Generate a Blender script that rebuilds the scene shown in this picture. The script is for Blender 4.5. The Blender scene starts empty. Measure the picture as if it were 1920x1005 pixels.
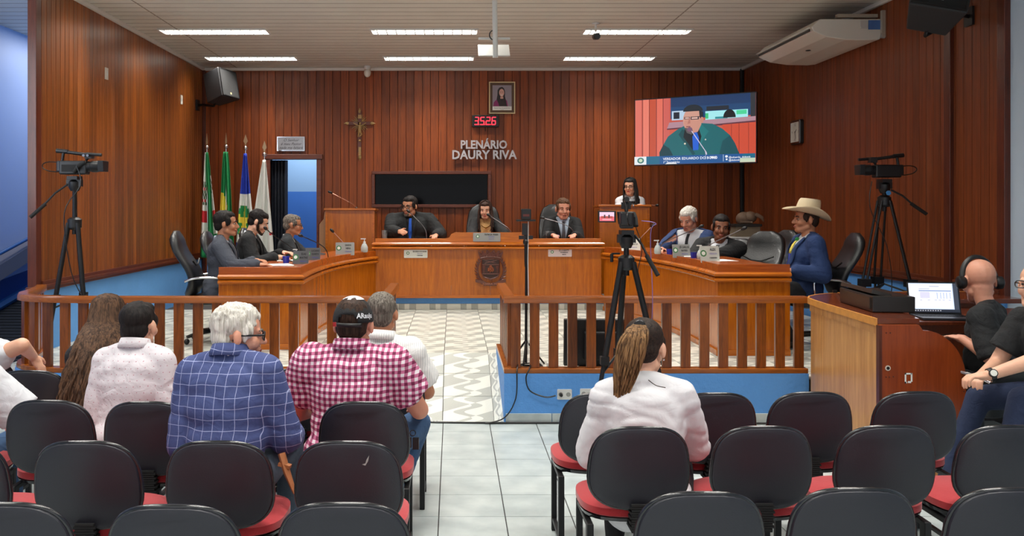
import bpy, bmesh, math, random
import numpy as np
from mathutils import Vector, Matrix, noise
from mathutils.bvhtree import BVHTree
random.seed(7)
PI = math.pi
C = bpy.context.scene.collection
SC = bpy.context.scene

# ---------------------------------------------------------------- camera, world, light, exposure
CAMZ = 1.70
cam_d = bpy.data.cameras.new('camera')
cam = bpy.data.objects.new('camera', cam_d); C.objects.link(cam)
cam.location = (0, 0, CAMZ); cam.rotation_euler = (PI/2, 0, 0)
cam_d.sensor_width = 36; cam_d.lens = 30.94
cam_d.shift_x = 0.0573; cam_d.shift_y = -0.0596
cam_d.clip_start = 0.05
SC.camera = cam
FPX = 1650.0
def P(px, py, d):                       # point of the room seen at a pixel, at a depth
    return Vector(((px-850)*d/FPX, d, CAMZ-(py-388)*d/FPX))

SC.view_settings.view_transform = 'Standard'
SC.view_settings.look = 'None'
SC.view_settings.gamma = 1.0
SC.view_settings.use_curve_mapping = False
SC.view_settings.exposure = 0.0
SC.cycles.use_denoising = True
SC.cycles.max_bounces = 8
SC.cycles.sample_clamp_indirect = 6.0

world = bpy.data.worlds.new('daylight'); SC.world = world
world.use_nodes = True
bg = world.node_tree.nodes['Background']
bg.inputs['Color'].default_value = (0.96, 0.97, 1.0, 1)
bg.inputs['Strength'].default_value = 1.2

CEIL = 3.83
LAMP_POWER = 50.0
def area(name, loc, rot, sx, sy, power, col=(1, 1, 1), spread=PI):
    l = bpy.data.lights.new(name, 'AREA'); l.shape = 'RECTANGLE'
    l.size = sx; l.size_y = sy; l.energy = power; l.color = col; l.spread = spread
    o = bpy.data.objects.new(name, l); o.location = loc; o.rotation_euler = rot
    C.objects.link(o); return o
LAMPS = [(x, y) for y in (12.64, 10.7, 8.76, 6.82, 4.88, 2.94, 1.0) for x in (-2.90, -0.35, 2.23)]
for (lx, ly) in LAMPS:
    area('tube_light', (lx, ly, CEIL+0.045), (0, 0, 0), 1.22, 0.22, LAMP_POWER, (1.0, 0.97, 0.91), math.radians(124))
area('hall_daylight', (-4.55, 6.2, 2.6), (math.radians(82), 0, math.radians(6)), 0.9, 1.8, 34, (0.86, 0.92, 1.0))
area('hall_fill', (-4.55, 11.5, CEIL-0.02), (0, 0, 0), 0.6, 2.0, 34, (0.9, 0.94, 1.0))  # added fill without a fixture, brightens the side passage

# ---------------------------------------------------------------- materials
def lin(r, g, b):
    f = lambda c: (c/255/12.92) if c/255 <= 0.04045 else ((c/255+0.055)/1.055)**2.4
    return (f(r), f(g), f(b), 1)
MATS = {}
def nt(name):
    m = bpy.data.materials.new(name); m.use_nodes = True
    t = m.node_tree; return m, t, t.nodes['Principled BSDF']
def mat(name, rgb, rough=0.5, metal=0.0, bump=0.0, bscale=60, coat=0.0, var=0.0, vscale=6, alpha=1, trans=0.0, spec=0.5, sheen=0.0):
    if name in MATS: return MATS[name]
    m, t, b = nt(name)
    b.inputs['Base Color'].default_value = lin(*rgb); b.inputs['Roughness'].default_value = rough
    b.inputs['Metallic'].default_value = metal; b.inputs['Coat Weight'].default_value = coat
    b.inputs['Specular IOR Level'].default_value = spec
    b.inputs['Transmission Weight'].default_value = trans
    b.inputs['Sheen Weight'].default_value = sheen
    N, L = t.nodes, t.links
    if bump or var:
        tc = N.new('ShaderNodeTexCoord')
    if bump:
        n = N.new('ShaderNodeTexNoise'); n.inputs['Scale'].default_value = bscale; n.inputs['Detail'].default_value = 5
        L.new(tc.outputs['Object'], n.inputs['Vector'])
        bp = N.new('ShaderNodeBump'); bp.inputs['Strength'].default_value = bump; bp.inputs['Distance'].default_value = 0.01
        L.new(n.outputs['Fac'], bp.inputs['Height']); L.new(bp.outputs['Normal'], b.inputs['Normal'])
    if var:
        n2 = N.new('ShaderNodeTexNoise'); n2.inputs['Scale'].default_value = vscale; n2.inputs['Detail'].default_value = 4
        L.new(tc.outputs['Object'], n2.inputs['Vector'])
        mx = N.new('ShaderNodeMix'); mx.data_type = 'RGBA'
        c = lin(*rgb)
        mx.inputs[6].default_value = [v*(1-var) for v in c[:3]]+[1]; mx.inputs[7].default_value = [min(1, v*(1+var)) for v in c[:3]]+[1]
        L.new(n2.outputs['Fac'], mx.inputs[0]); L.new(mx.outputs[2], b.inputs['Base Color'])
    MATS[name] = m; return m
def emis(name, rgb, s=1.0):
    if name in MATS: return MATS[name]
    m, t, b = nt(name)
    b.inputs['Base Color'].default_value = (0.01, 0.01, 0.01, 1)
    b.inputs['Emission Color'].default_value = lin(*rgb); b.inputs['Emission Strength'].default_value = s
    b.inputs['Roughness'].default_value = 0.3
    MATS[name] = m; return m
def wood(name, dark, light, axis='z', rough=0.32, coat=0.25, rnd=0.35, scale=3.0, worn=0.0):
    m, t, b = nt(name); N, L = t.nodes, t.links
    tc = N.new('ShaderNodeTexCoord'); oi = N.new('ShaderNodeObjectInfo')
    mp = N.new('ShaderNodeMapping')
    st = {'z': (14, 14, 0.9), 'x': (0.9, 14, 14), 'y': (14, 0.9, 14)}[axis]
    mp.inputs['Scale'].default_value = st
    ad = N.new('ShaderNodeVectorMath'); ad.operation = 'ADD'
    sc_ = N.new('ShaderNodeVectorMath'); sc_.operation = 'SCALE'
    cb = N.new('ShaderNodeCombineXYZ')
    for i in range(3): L.new(oi.outputs['Random'], cb.inputs[i])
    L.new(cb.outputs[0], sc_.inputs[0]); sc_.inputs['Scale'].default_value = 37.0
    L.new(tc.outputs['Object'], ad.inputs[0]); L.new(sc_.outputs[0], ad.inputs[1])
    L.new(ad.outputs[0], mp.inputs['Vector'])
    n1 = N.new('ShaderNodeTexNoise'); n1.inputs['Scale'].default_value = scale; n1.inputs['Detail'].default_value = 7; n1.inputs['Distortion'].default_value = 0.7
    L.new(mp.outputs[0], n1.inputs['Vector'])
    n3 = N.new('ShaderNodeTexNoise'); n3.inputs['Scale'].default_value = scale*5; n3.inputs['Detail'].default_value = 3
    L.new(mp.outputs[0], n3.inputs['Vector'])
    mm = N.new('ShaderNodeMath'); mm.operation = 'MULTIPLY_ADD'; mm.inputs[1].default_value = 0.35
    L.new(n3.outputs['Fac'], mm.inputs[0]); 
    m2 = N.new('ShaderNodeMath'); m2.operation = 'MULTIPLY'; m2.inputs[1].default_value = 0.65
    L.new(n1.outputs['Fac'], m2.inputs[0]); L.new(m2.outputs[0], mm.inputs[2])
    cr = N.new('ShaderNodeValToRGB')
    cr.color_ramp.elements[0].position = 0.33; cr.color_ramp.elements[0].color = lin(*dark)
    cr.color_ramp.elements[1].position = 0.68; cr.color_ramp.elements[1].color = lin(*light)
    L.new(mm.outputs[0], cr.inputs[0])
    hs = N.new('ShaderNodeHueSaturation')
    mr = N.new('ShaderNodeMapRange'); mr.inputs['To Min'].default_value = 1-rnd; mr.inputs['To Max'].default_value = 1+rnd*0.8
    L.new(oi.outputs['Random'], mr.inputs['Value']); L.new(mr.outputs[0], hs.inputs['Value'])
    L.new(cr.outputs[0], hs.inputs['Color'])
    out = hs.outputs[0]
    if worn:
        n4 = N.new('ShaderNodeTexNoise'); n4.inputs['Scale'].default_value = 3.2; n4.inputs['Detail'].default_value = 6
        mp2 = N.new('ShaderNodeMapping'); mp2.inputs['Scale'].default_value = (2.2, 2.2, 0.5) if axis == 'z' else (1, 1, 1)
        L.new(ad.outputs[0], mp2.inputs[0]); L.new(mp2.outputs[0], n4.inputs['Vector'])
        c2 = N.new('ShaderNodeValToRGB'); c2.color_ramp.elements[0].position = 0.62; c2.color_ramp.elements[0].color = (0, 0, 0, 1)
        c2.color_ramp.elements[1].position = 0.78; c2.color_ramp.elements[1].color = (worn, worn, worn, 1)
        L.new(n4.outputs['Fac'], c2.inputs[0])
        mx = N.new('ShaderNodeMix'); mx.data_type = 'RGBA'; mx.inputs[7].default_value = lin(176, 128, 98)
        L.new(c2.outputs[0], mx.inputs[0]); L.new(out, mx.inputs[6]); out = mx.outputs[2]
    L.new(out, b.inputs['Base Color'])
    b.inputs['Roughness'].default_value = rough; b.inputs['Coat Weight'].default_value = coat; b.inputs['Coat Roughness'].default_value = 0.25; b.inputs['Specular IOR Level'].default_value = 0.35
    bp = N.new('ShaderNodeBump'); bp.inputs['Strength'].default_value = 0.12; bp.inputs['Distance'].default_value = 0.004
    L.new(mm.outputs[0], bp.inputs['Height']); L.new(bp.outputs[0], b.inputs['Normal'])
    MATS[name] = m; return m

W_wall = wood('varnished red wood planks', (96, 41, 13), (150, 72, 23), 'z', 0.42, 0.06, 0.30, worn=0.18)
W_wall_l = wood('varnished left wall planks', (96, 47, 13), (160, 87, 29), 'z', 0.38, 0.12, 0.30, worn=0.25)
W_wall_r = wood('varnished right wall planks', (88, 38, 13), (138, 66, 24), 'z', 0.45, 0.06, 0.18, worn=0.14)
W_desk = wood('golden desk wood', (150, 74, 6), (190, 106, 14), 'z', 0.26, 0.45, 0.08, 2.0)
W_deskx = wood('golden desk wood along', (152, 74, 8), (196, 110, 22), 'x', 0.26, 0.45, 0.06, 2.0)
W_desk_top = wood('reddish desk band', (142, 62, 14), (180, 90, 22), 'x', 0.25, 0.4, 0.05, 2.0)
W_rail = wood('railing wood', (124, 60, 12), (166, 92, 28), 'x', 0.25, 0.5, 0.08, 2.0)
W_bal = wood('baluster wood', (86, 40, 9), (150, 78, 20), 'z', 0.28, 0.45, 0.35, 2.4)
W_dark = wood('dark trim wood', (66, 26, 14), (98, 42, 22), 'z', 0.35, 0.3, 0.1)
W_darkx = wood('dark trim wood along', (78, 34, 18), (112, 52, 28), 'x', 0.35, 0.3, 0.1)
W_darky = wood('dark trim wood deep', (78, 34, 18), (112, 52, 28), 'y', 0.35, 0.3, 0.1)
W_pale = wood('pale veneer', (176, 116, 54), (216, 158, 92), 'z', 0.3, 0.35, 0.05, 1.8)
W_red = wood('red brown side board', (124, 50, 18), (156, 70, 26), 'z', 0.3, 0.35, 0.05, 1.6)
W_carve = mat('carved mahogany', (88, 38, 22), 0.35, coat=0.3, var=0.3, vscale=30)
M_white = mat('white plastic', (214, 214, 210), 0.4)
M_cream = mat('cream enamel', (214, 208, 196), 0.35)
M_black = mat('black plastic', (16, 16, 17), 0.4)
M_blackm = mat('matte black metal', (20, 20, 22), 0.45, 0.3)
M_rubber = mat('black rubber', (12, 12, 12), 0.8)
M_chrome = mat('chrome', (215, 215, 218), 0.12, 1.0)
M_steel = mat('brushed steel', (168, 168, 172), 0.38, 0.9, var=0.15, vscale=40)
M_plate = mat('grey plate', (150, 150, 146), 0.35, 0.2, var=0.1)
M_platew = mat('white plate', (222, 224, 214), 0.35, 0.0)
M_leather = mat('black leather', (24, 25, 27), 0.38, bump=0.25, bscale=120, coat=0.1)
M_shell = mat('dark plastic chair shell', (33, 34, 42), 0.42, bump=0.10, bscale=260)
M_edge = mat('glossy black piping', (24, 25, 29), 0.18, coat=0.4)
M_redc = mat('red chair fabric', (164, 26, 34), 0.85, bump=0.3, bscale=300, sheen=0.3)
M_paper = mat('paper', (238, 238, 232), 0.8)
M_glassc = mat('clear glass', (235, 240, 240), 0.05, trans=0.9)
M_ink = mat('black ink', (18, 18, 20), 0.6)
M_inkb = mat('blue ink', (60, 62, 160), 0.6)
M_inkg = mat('green ink', (60, 120, 70), 0.6)
M_blue = mat('blue paint', (84, 146, 214), 0.55, bump=0.5, bscale=35, var=0.06)
M_bluew = mat('worn blue paint', (96, 158, 222), 0.6, bump=0.35, bscale=18, var=0.10, vscale=3)
M_lblue = mat('pale blue wall paint', (188, 206, 222), 0.6, var=0.03)
M_hall = mat('lavender blue hall paint', (170, 186, 220), 0.45, var=0.05, vscale=1.5)
M_dblue = mat('dark blue hall paint', (24, 66, 132), 0.5, var=0.1)
M_ceil = mat('ceiling slat', (212, 210, 200), 0.5, var=0.10, vscale=2.2)
M_rib = mat('ceiling groove', (148, 138, 126), 0.7)
M_crown = mat('white moulding', (214, 210, 204), 0.5)
M_joint = mat('dark joint', (60, 58, 58), 0.9)
M_bronze = mat('aged bronze', (158, 126, 78), 0.4, 0.25, var=0.35, vscale=40)

def floor_tile(name, a, b_, kind):
    m, t, b = nt(name); N, L = t.nodes, t.links
    geo = N.new('ShaderNodeNewGeometry'); tc = N.new('ShaderNodeTexCoord')
    if kind == 'plain':
        n = N.new('ShaderNodeTexNoise'); n.inputs['Scale'].default_value = 5; n.inputs['Detail'].default_value = 6
        L.new(geo.outputs['Position'], n.inputs['Vector'])
        fac = n.outputs['Fac']
        cr = N.new('ShaderNodeValToRGB'); cr.color_ramp.elements[0].position = 0.35; cr.color_ramp.elements[1].position = 0.7
    else:                               # portuguese wave: triangles and S curves of two greys
        sx = N.new('ShaderNodeSeparateXYZ'); L.new(tc.outputs['Object'], sx.inputs[0])
        def M_(op, x, y=None, z=None):
            q = N.new('ShaderNodeMath'); q.operation = op
            for i, v in enumerate((x, y, z)):
                if v is None: continue
                if isinstance(v, (int, float)): q.inputs[i].default_value = v
                else: L.new(v, q.inputs[i])
            return q.outputs[0]
        X, Y = sx.outputs[0], sx.outputs[1]
        # diagonal band edge
        dg = M_('SUBTRACT', Y, M_('MULTIPLY', X, 0.55))
        sawt = M_('FRACT', M_('ADD', M_('MULTIPLY', dg, 1/0.41), 0.35))
        band = M_('GREATER_THAN', sawt, 0.5)
        wv = M_('MULTIPLY', M_('SINE', M_('MULTIPLY', Y, 2*PI/0.205)), 0.075)
        q = M_('ABSOLUTE', M_('SUBTRACT', X, wv))
        line = M_('LESS_THAN', q, 0.045)
        fac0 = M_('ABSOLUTE', M_('SUBTRACT', band, line))
        n = N.new('ShaderNodeTexNoise'); n.inputs['Scale'].default_value = 140; n.inputs['Detail'].default_value = 2
        L.new(tc.outputs['Object'], n.inputs['Vector'])
        fac = M_('ADD', M_('MULTIPLY', fac0, 0.75), M_('MULTIPLY', n.outputs['Fac'], 0.3))
        cr = N.new('ShaderNodeValToRGB'); cr.color_ramp.elements[0].position = 0.0; cr.color_ramp.elements[1].position = 1.0
    cr.color_ramp.elements[0].color = lin(*a); cr.color_ramp.elements[1].color = lin(*b_)
    L.new(fac, cr.inputs[0]); L.new(cr.outputs[0], b.inputs['Base Color'])
    b.inputs['Roughness'].default_value = 0.28 if kind == 'plain' else 0.35
    MATS[name] = m; return m
M_tile = floor_tile('pale floor tile', (164, 174, 174), (192, 200, 198), 'plain')
M_tilew = floor_tile('wave floor tile', (218, 218, 206), (158, 160, 152), 'wave')
M_ribbed = mat('ribbed black mat', (30, 34, 42), 0.8)

# ---------------------------------------------------------------- mesh helpers
class MB:
    def __init__(s): s.v = []; s.f = []; s.m = []; s.cur = 0
    def add(s, vs, fs):
        o = len(s.v); s.v += [tuple(p) for p in vs]
        for f in fs: s.f.append([i+o for i in f]); s.m.append(s.cur)
        return s
    def box(s, c, d, rz=0, M=None):
        x, y, z = d[0]/2, d[1]/2, d[2]/2
        vs = [Vector((i*x, j*y, k*z)) for k in (-1, 1) for j in (-1, 1) for i in (-1, 1)]
        R = M if M is not None else Matrix.Rotation(rz, 3, 'Z')
        c = Vector(c)
        return s.add([c + R @ p for p in vs], [(0, 2, 3, 1), (4, 5, 7, 6), (0, 1, 5, 4), (2, 6, 7, 3), (0, 4, 6, 2), (1, 3, 7, 5)])
    def b2(s, x0, x1, y0, y1, z0, z1): return s.box(((x0+x1)/2, (y0+y1)/2, (z0+z1)/2), (x1-x0, y1-y0, z1-z0))
    def tube(s, pts, r, n=8, caps=True, flat=1.0, up=None):
        pts = [Vector(p) for p in pts]; k = len(pts)
        rs = r if isinstance(r, (list, tuple)) else [r]*k
        vs = []; prev = None
        for i, p in enumerate(pts):
            d = (pts[min(i+1, k-1)] - pts[max(i-1, 0)]).normalized()
            if prev is None:
                a = Vector(up) if up else (Vector((0, 0, 1)) if abs(d.z) < 0.9 else Vector((1, 0, 0)))
                prev = d.cross(a).normalized()
            u = (prev - d*prev.dot(d))
            u = u.normalized() if u.length > 1e-6 else d.orthogonal().normalized()
            w = d.cross(u); prev = u
            for j in range(n):
                t = 2*PI*j/n
                vs.append(p + (u*math.cos(t) + w*math.sin(t)*flat)*rs[i])
        fs = [(i*n+j, i*n+(j+1) % n, (i+1)*n+(j+1) % n, (i+1)*n+j) for i in range(k-1) for j in range(n)]
        if caps: fs += [tuple(reversed(range(n))), tuple(range((k-1)*n, k*n))]
        return s.add(vs, fs)
    def cone(s, p0, p1, r0, r1, n=12): return s.tube([p0, p1], [r0, r1], n)
    def ball(s, c, r, M=None, nu=12, nv=8):
        if not isinstance(r, (list, tuple)): r = (r, r, r)
        c = Vector(c); vs = [Vector((0, 0, r[2]))]
        for i in range(1, nv):
            a = PI*i/nv
            for j in range(nu):
                b = 2*PI*j/nu
                vs.append(Vector((r[0]*math.sin(a)*math.cos(b), r[1]*math.sin(a)*math.sin(b), r[2]*math.cos(a))))
        vs.append(Vector((0, 0, -r[2])))
        fs = [(0, 1+j, 1+(j+1) % nu) for j in range(nu)]
        for i in range(nv-2):
            for j in range(nu):
                a = 1+i*nu+j; b = 1+i*nu+(j+1) % nu
                fs.append((a, a+nu, b+nu, b))
        e = len(vs)-1; o = 1+(nv-2)*nu
        fs += [(e, o+(j+1) % nu, o+j) for j in range(nu)]
        return s.add([c + (M @ p if M is not None else p) for p in vs], fs)
    def prism(s, poly, h, M=Matrix.Identity(4), h0=0.0):      # poly in local xy, extruded h0..h along local z
        n = len(poly)
        vs = [M @ Vector((x, y, h0)) for x, y in poly] + [M @ Vector((x, y, h)) for x, y in poly]
        fs = [tuple(reversed(range(n))), tuple(range(n, 2*n))] + [(i, (i+1) % n, n+(i+1) % n, n+i) for i in range(n)]
        return s.add(vs, fs)
    def lathe(s, prof, n=16, c=(0, 0, 0), M=None):
        c = Vector(c); vs = []
        for r, z in prof:
            for j in range(n):
                p = Vector((r*math.cos(2*PI*j/n), r*math.sin(2*PI*j/n), z)); vs.append(c + (M @ p if M is not None else p))
        k = len(prof)
        fs = [(i*n+j, i*n+(j+1) % n, (i+1)*n+(j+1) % n, (i+1)*n+j) for i in range(k-1) for j in range(n)]
        fs += [tuple(reversed(range(n))), tuple(range((k-1)*n, k*n))]
        return s.add(vs, fs)
    def sweep(s, path, prof):           # path: 2d points; prof: closed (offset to the right of travel, z)
        k, n = len(path), len(prof); vs = []
        P2 = [Vector((p[0], p[1])) for p in path]
        for i in range(k):
            a = (P2[i]-P2[i-1]).normalized() if i else None
            b = (P2[i+1]-P2[i]).normalized() if i < k-1 else None
            if a is None: a = b
            if b is None: b = a
            na, nb = Vector((a.y, -a.x)), Vector((b.y, -b.x))
            m = (na+nb); m = m/max(m.length_squared, 1e-6)*2
            for o, z in prof: vs.append((P2[i].x+m.x*o, P2[i].y+m.y*o, z))
        fs = [(i*n+j, (i+1)*n+j, (i+1)*n+(j+1) % n, i*n+(j+1) % n) for i in range(k-1) for j in range(n)]
        fs += [tuple(range(n)), tuple(reversed(range((k-1)*n, k*n)))]
        return s.add(vs, fs)
    def grid(s, rows):                  # rows of equal numbers of points
        n = len(rows[0]); vs = [p for r in rows for p in r]
        return s.add(vs, [(i*n+j, i*n+j+1, (i+1)*n+j+1, (i+1)*n+j) for i in range(len(rows)-1) for j in range(n-1)])
    def build(s, name, mats, parent=None, smooth=0, bevel=0, world=False, solid=0):
        me = bpy.data.meshes.new(name); 
        vs = s.v
        if world and parent is not None:
            q = world_loc(parent); vs = [(a-q.x, b-q.y, c-q.z) for a, b, c in vs]
        me.from_pydata(vs, [], s.f)
        if not isinstance(mats, (list, tuple)): mats = [mats]
        for m in mats: me.materials.append(m)
        if len(mats) > 1: me.polygons.foreach_set('material_index', s.m)
        fix_normals(me)
        if smooth:
            me.polygons.foreach_set('use_smooth', [True]*len(me.polygons))
            me.set_sharp_from_angle(angle=math.radians(smooth if smooth > 1 else 40))
        me.update()
        o = bpy.data.objects.new(name, me); C.objects.link(o)
        if parent is not None: o.parent = parent
        if bevel:
            b = o.modifiers.new('bevel', 'BEVEL'); b.width = bevel; b.segments = 2; b.limit_method = 'ANGLE'; b.harden_normals = False
        if solid:
            b = o.modifiers.new('thick', 'SOLIDIFY'); b.thickness = solid; b.offset = 0
        return o
def fix_normals(me):
    bm = bmesh.new(); bm.from_mesh(me); bmesh.ops.recalc_face_normals(bm, faces=bm.faces); bm.to_mesh(me); bm.free()
def world_loc(o):
    q = Vector(o.location)
    while o.parent is not None: o = o.parent; q = q + Vector(o.location)
    return q
def tag(o, label=None, cat=None, group=None, kind=None):
    if label: o['label'] = label
    if cat: o['category'] = cat
    if group: o['group'] = group
    if kind: o['kind'] = kind
    return o
def thing(name, label, cat, loc=(0, 0, 0), rz=0, group=None, kind=None):
    o = bpy.data.objects.new(name, None); C.objects.link(o); o.empty_display_size = 0.1
    o.location = loc; o.rotation_euler = (0, 0, rz)
    return tag(o, label, cat, group, kind)
def dup(root, loc, rz=0, label=None, group=None):
    r = root.copy(); C.objects.link(r); r.location = loc; r.rotation_euler = (0, 0, rz)
    if label: r['label'] = label
    if group: r['group'] = group
    for ch in list(root.children):
        c = ch.copy(); C.objects.link(c); c.parent = r
        for g in list(ch.children):
            d = g.copy(); C.objects.link(d); d.parent = c
    return r
def inst(src, name, loc, parent, scale=None, rot=None):       # another piece on the same mesh data
    o = bpy.data.objects.new(name, src.data); C.objects.link(o); o.location = loc; o.parent = parent
    if scale: o.scale = scale
    if rot: o.rotation_euler = rot
    for md in src.modifiers:
        if md.type == 'BEVEL':
            b = o.modifiers.new('bevel', 'BEVEL'); b.width = md.width; b.segments = 2; b.limit_method = 'ANGLE'
    return o
_txt = {}
def text(s, size, m, parent, name='lettering', M=Matrix.Identity(4), ext=0.0, align='CENTER', sx=1.0, bold=0.0, shear=0.0):
    cu = bpy.data.curves.new('t', 'FONT'); cu.body = s; cu.size = size; cu.extrude = ext; cu.align_x = align; cu.align_y = 'CENTER'
    cu.resolution_u = 2; cu.offset = bold; cu.shear = shear
    t = bpy.data.objects.new('t', cu); C.objects.link(t)
    dg = bpy.context.evaluated_depsgraph_get()
    me = bpy.data.meshes.new_from_object(t.evaluated_get(dg)); bpy.data.objects.remove(t); bpy.data.curves.remove(cu)
    me.transform(M @ Matrix.Diagonal((sx, 1, 1, 1)))
    me.materials.clear(); me.materials.append(m)
    o = bpy.data.objects.new(name, me); C.objects.link(o)
    if parent is not None: o.parent = parent
    return o
def frame_M(origin, xdir, ydir):         # local x,y,z -> world with z = x cross y
    x = Vector(xdir).normalized(); y = Vector(ydir); y = (y - x*y.dot(x)).normalized(); z = x.cross(y)
    M = Matrix.Identity(4)
    for i in range(3): M[i][0] = x[i]; M[i][1] = y[i]; M[i][2] = z[i]; M[i][3] = Vector(origin)[i]
    return M
def rrect(w, h, r, n=4):
    pts = []
    for cx, cy, a0 in ((w/2-r, h/2-r, 0), (-w/2+r, h/2-r, PI/2), (-w/2+r, -h/2+r, PI), (w/2-r, -h/2+r, 1.5*PI)):
        for i in range(n+1):
            a = a0+PI/2*i/n; pts.append((cx+r*math.cos(a), cy+r*math.sin(a)))
    return pts
def bez(p0, p1, p2, p3, n=12):
    out = []
    for i in range(n+1):
        t = i/n; a = (1-t)
        out.append(Vector(p0)*a**3 + Vector(p1)*3*a*a*t + Vector(p2)*3*a*t*t + Vector(p3)*t**3)
    return out
# ================================================================ SETTING
XL, XR, YB = -3.85, 4.45, 13.5
ZS, ZD = 0.34, 0.50                      # stage floor, dais floor
PANZ = 0.98
# public floor
fl = tag(MB().b2(-5.3, 4.6, -3, 7.0, -0.06, -0.006).build('floor', M_joint), 'pale tiled floor of the public area with dark joints', kind='structure')
T = 0.365
tile0 = MB().box((0, 0, 0), (T-0.006, T-0.006, 0.02)).build('floor_tile', M_tile, fl, bevel=0.0015)
tile0.location = (-0.08+T/2, 6.66-T/2+0.0, -0.01)
others = MB(); first = True
for i in range(-15, 13):
    for j in range(-1, 27):
        x = -0.08+T*(i+0.5); y = 6.66-T*(j+0.5)
        if x-T/2 < -5.3 or x+T/2 > 4.62: continue
        if i == 0 and j == 0: continue
        vis = (-1.0 < x < 2.9 and y > 2.4) or (y > 5.6 and -3.3 < x < 4.0)
        if vis: inst(tile0, 'floor_tile', (x, y, -0.01), fl)
        else: others.box((x, y, -0.01), (T-0.006, T-0.006, 0.02))
others.build('floor_tiling', M_tile, fl)['kind'] = 'stuff'
# stage slab with wave tiles
st = MB()
st.b2(XL, -0.56, 7.0, 8.2, -0.05, ZS-0.012).b2(0.46, XR, 7.0, 8.2, -0.05, ZS-0.012).b2(XL, XR, 8.2, YB, -0.05, ZS-0.012)
stage = tag(st.build('floor', M_joint), 'raised stage floor of wave patterned grey tiles', kind='structure')
TS = 0.41
wt0 = None
for i in range(-11, 13):
    for j in range(0, 14):
        x0 = -0.085+TS*i; y0 = 8.2+TS*(j-3)
        x1, y1 = x0+TS, y0+TS
        x0c, x1c, y0c, y1c = max(x0, XL), min(x1, XR), max(y0, 7.06), min(y1, 11.66)
        if x1c-x0c < 0.05 or y1c-y0c < 0.05: continue
        if y0 < 8.19:
            if x1c > -0.5 and x0c < 0.4:
                if x0c < -0.5 < x1c: x1c = -0.5
                elif x0c < 0.4 < x1c: x0c = 0.4
                else: continue
            if x1c-x0c < 0.05: continue
        if wt0 is None:
            wt0 = MB().box((0, 0, 0), (TS-0.005, TS-0.005, 0.014)).build('wave_tile', M_tilew, stage, bevel=0.0012)
            wt0.location = ((x0c+x1c)/2, (y0c+y1c)/2, ZS-0.007); wt0.scale = ((x1c-x0c)/TS, (y1c-y0c)/TS, 1)
        else:
            inst(wt0, 'wave_tile', ((x0c+x1c)/2, (y0c+y1c)/2, ZS-0.007), stage, scale=((x1c-x0c)/TS, (y1c-y0c)/TS, 1))
# ramp
rp = MB(); 
rp.add([(-0.5, 6.96, -0.02), (0.4, 6.96, -0.02), (0.4, 8.2, -0.02), (-0.5, 8.2, -0.02), (-0.5, 6.96, -0.013), (0.4, 6.96, -0.013), (0.4, 8.2, ZS-0.013), (-0.5, 8.2, ZS-0.013)],
       [(0, 1, 2, 3), (4, 7, 6, 5), (0, 4, 5, 1), (2, 6, 7, 3), (0, 3, 7, 4), (1, 5, 6, 2)])
ramp = tag(rp.build('ramp', M_joint), 'tiled ramp rising from the public floor to the stage between the railings', kind='structure')
ang = math.atan2(ZS, 1.24); Ls = math.hypot(ZS, 1.24)
for i, (xa, xb) in enumerate(((-0.5, -0.085), (-0.085, 0.325), (0.325, 0.4))):
    for j in range(3):
        c = (j+0.5)/3
        inst(wt0, 'wave_tile', ((xa+xb)/2, 6.96+1.24*c, ZS*c-0.007+0.002), ramp, scale=((xb-xa)/TS, Ls/3/TS, 1), rot=(ang, 0, 0))
# dais under the head table
ds = MB().b2(-1.95, 2.85, 11.67, YB, ZS, ZD)
dais = tag(ds.build('platform', mat('grey dais floor', (150, 150, 146), 0.5)), 'low platform under the head table with blue riser', kind='structure')
MB().b2(-1.95, 2.85, 11.655, 11.67, ZS+0.08, ZD).build('riser', M_blue, dais)
rt0 = MB().box((0, 0, 0), (TS-0.005, 0.02, 0.078)).build('riser_tile', M_tilew, dais); rt0.location = (-1.95+TS/2, 11.658, ZS+0.039)
for i in range(1, 11): inst(rt0, 'riser_tile', (-1.95+TS*(i+0.5), 11.658, ZS+0.039), dais)

# blue kerb walls under the railings
RAILL = [(-0.56, 6.99), (-2.85, 6.99), (-3.2, 7.02), (-3.45, 7.12), (-3.6, 7.3), (-3.68, 7.6), (-3.74, 8.02)]
RAILL = [RAILL[0]]+[tuple(p[:2]) for p in bez((-2.7, 6.99, 0), (-3.26, 6.99, 0), (-3.58, 7.05, 0), (-3.61, 7.5, 0), 8)]+[(-3.68, 7.8), (-3.77, 8.06)]
kw = MB()
kprof = [(-0.06, 0.0), (0.06, 0.0), (0.06, 0.385), (-0.06, 0.385)]
kw.sweep(RAILL, kprof)
kl = tag(kw.build('low_wall', M_blue), 'blue rendered kerb wall under the left railing', kind='structure')
kr = MB().b2(0.4, 2.80, 6.93, 7.05, 0.0, 0.385).b2(0.4, 0.5, 7.05, 8.2, 0.0, 0.385)
kr = tag(kr.build('low_wall', M_blue), 'blue rendered kerb wall under the right railing', kind='structure')
MB().b2(-0.6, -0.5, 6.93, 8.2, -0.02, 0.385).build('side_kerb', M_blue, kl)
bt0 = MB().box((0, 0, 0), (T-0.005, 0.014, 0.075)).build('skirting_tile', M_tile, kr, bevel=0.001); bt0.location = (0.41+T/2, 6.922, 0.038)
for i in range(1, 7): inst(bt0, 'skirting_tile', (0.41+T*(i+0.5), 6.922, 0.038), kr)
for i in range(0, 6): inst(bt0, 'skirting_tile', (-0.52-T*(i+0.5), 6.922, 0.038), kl)

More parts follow.
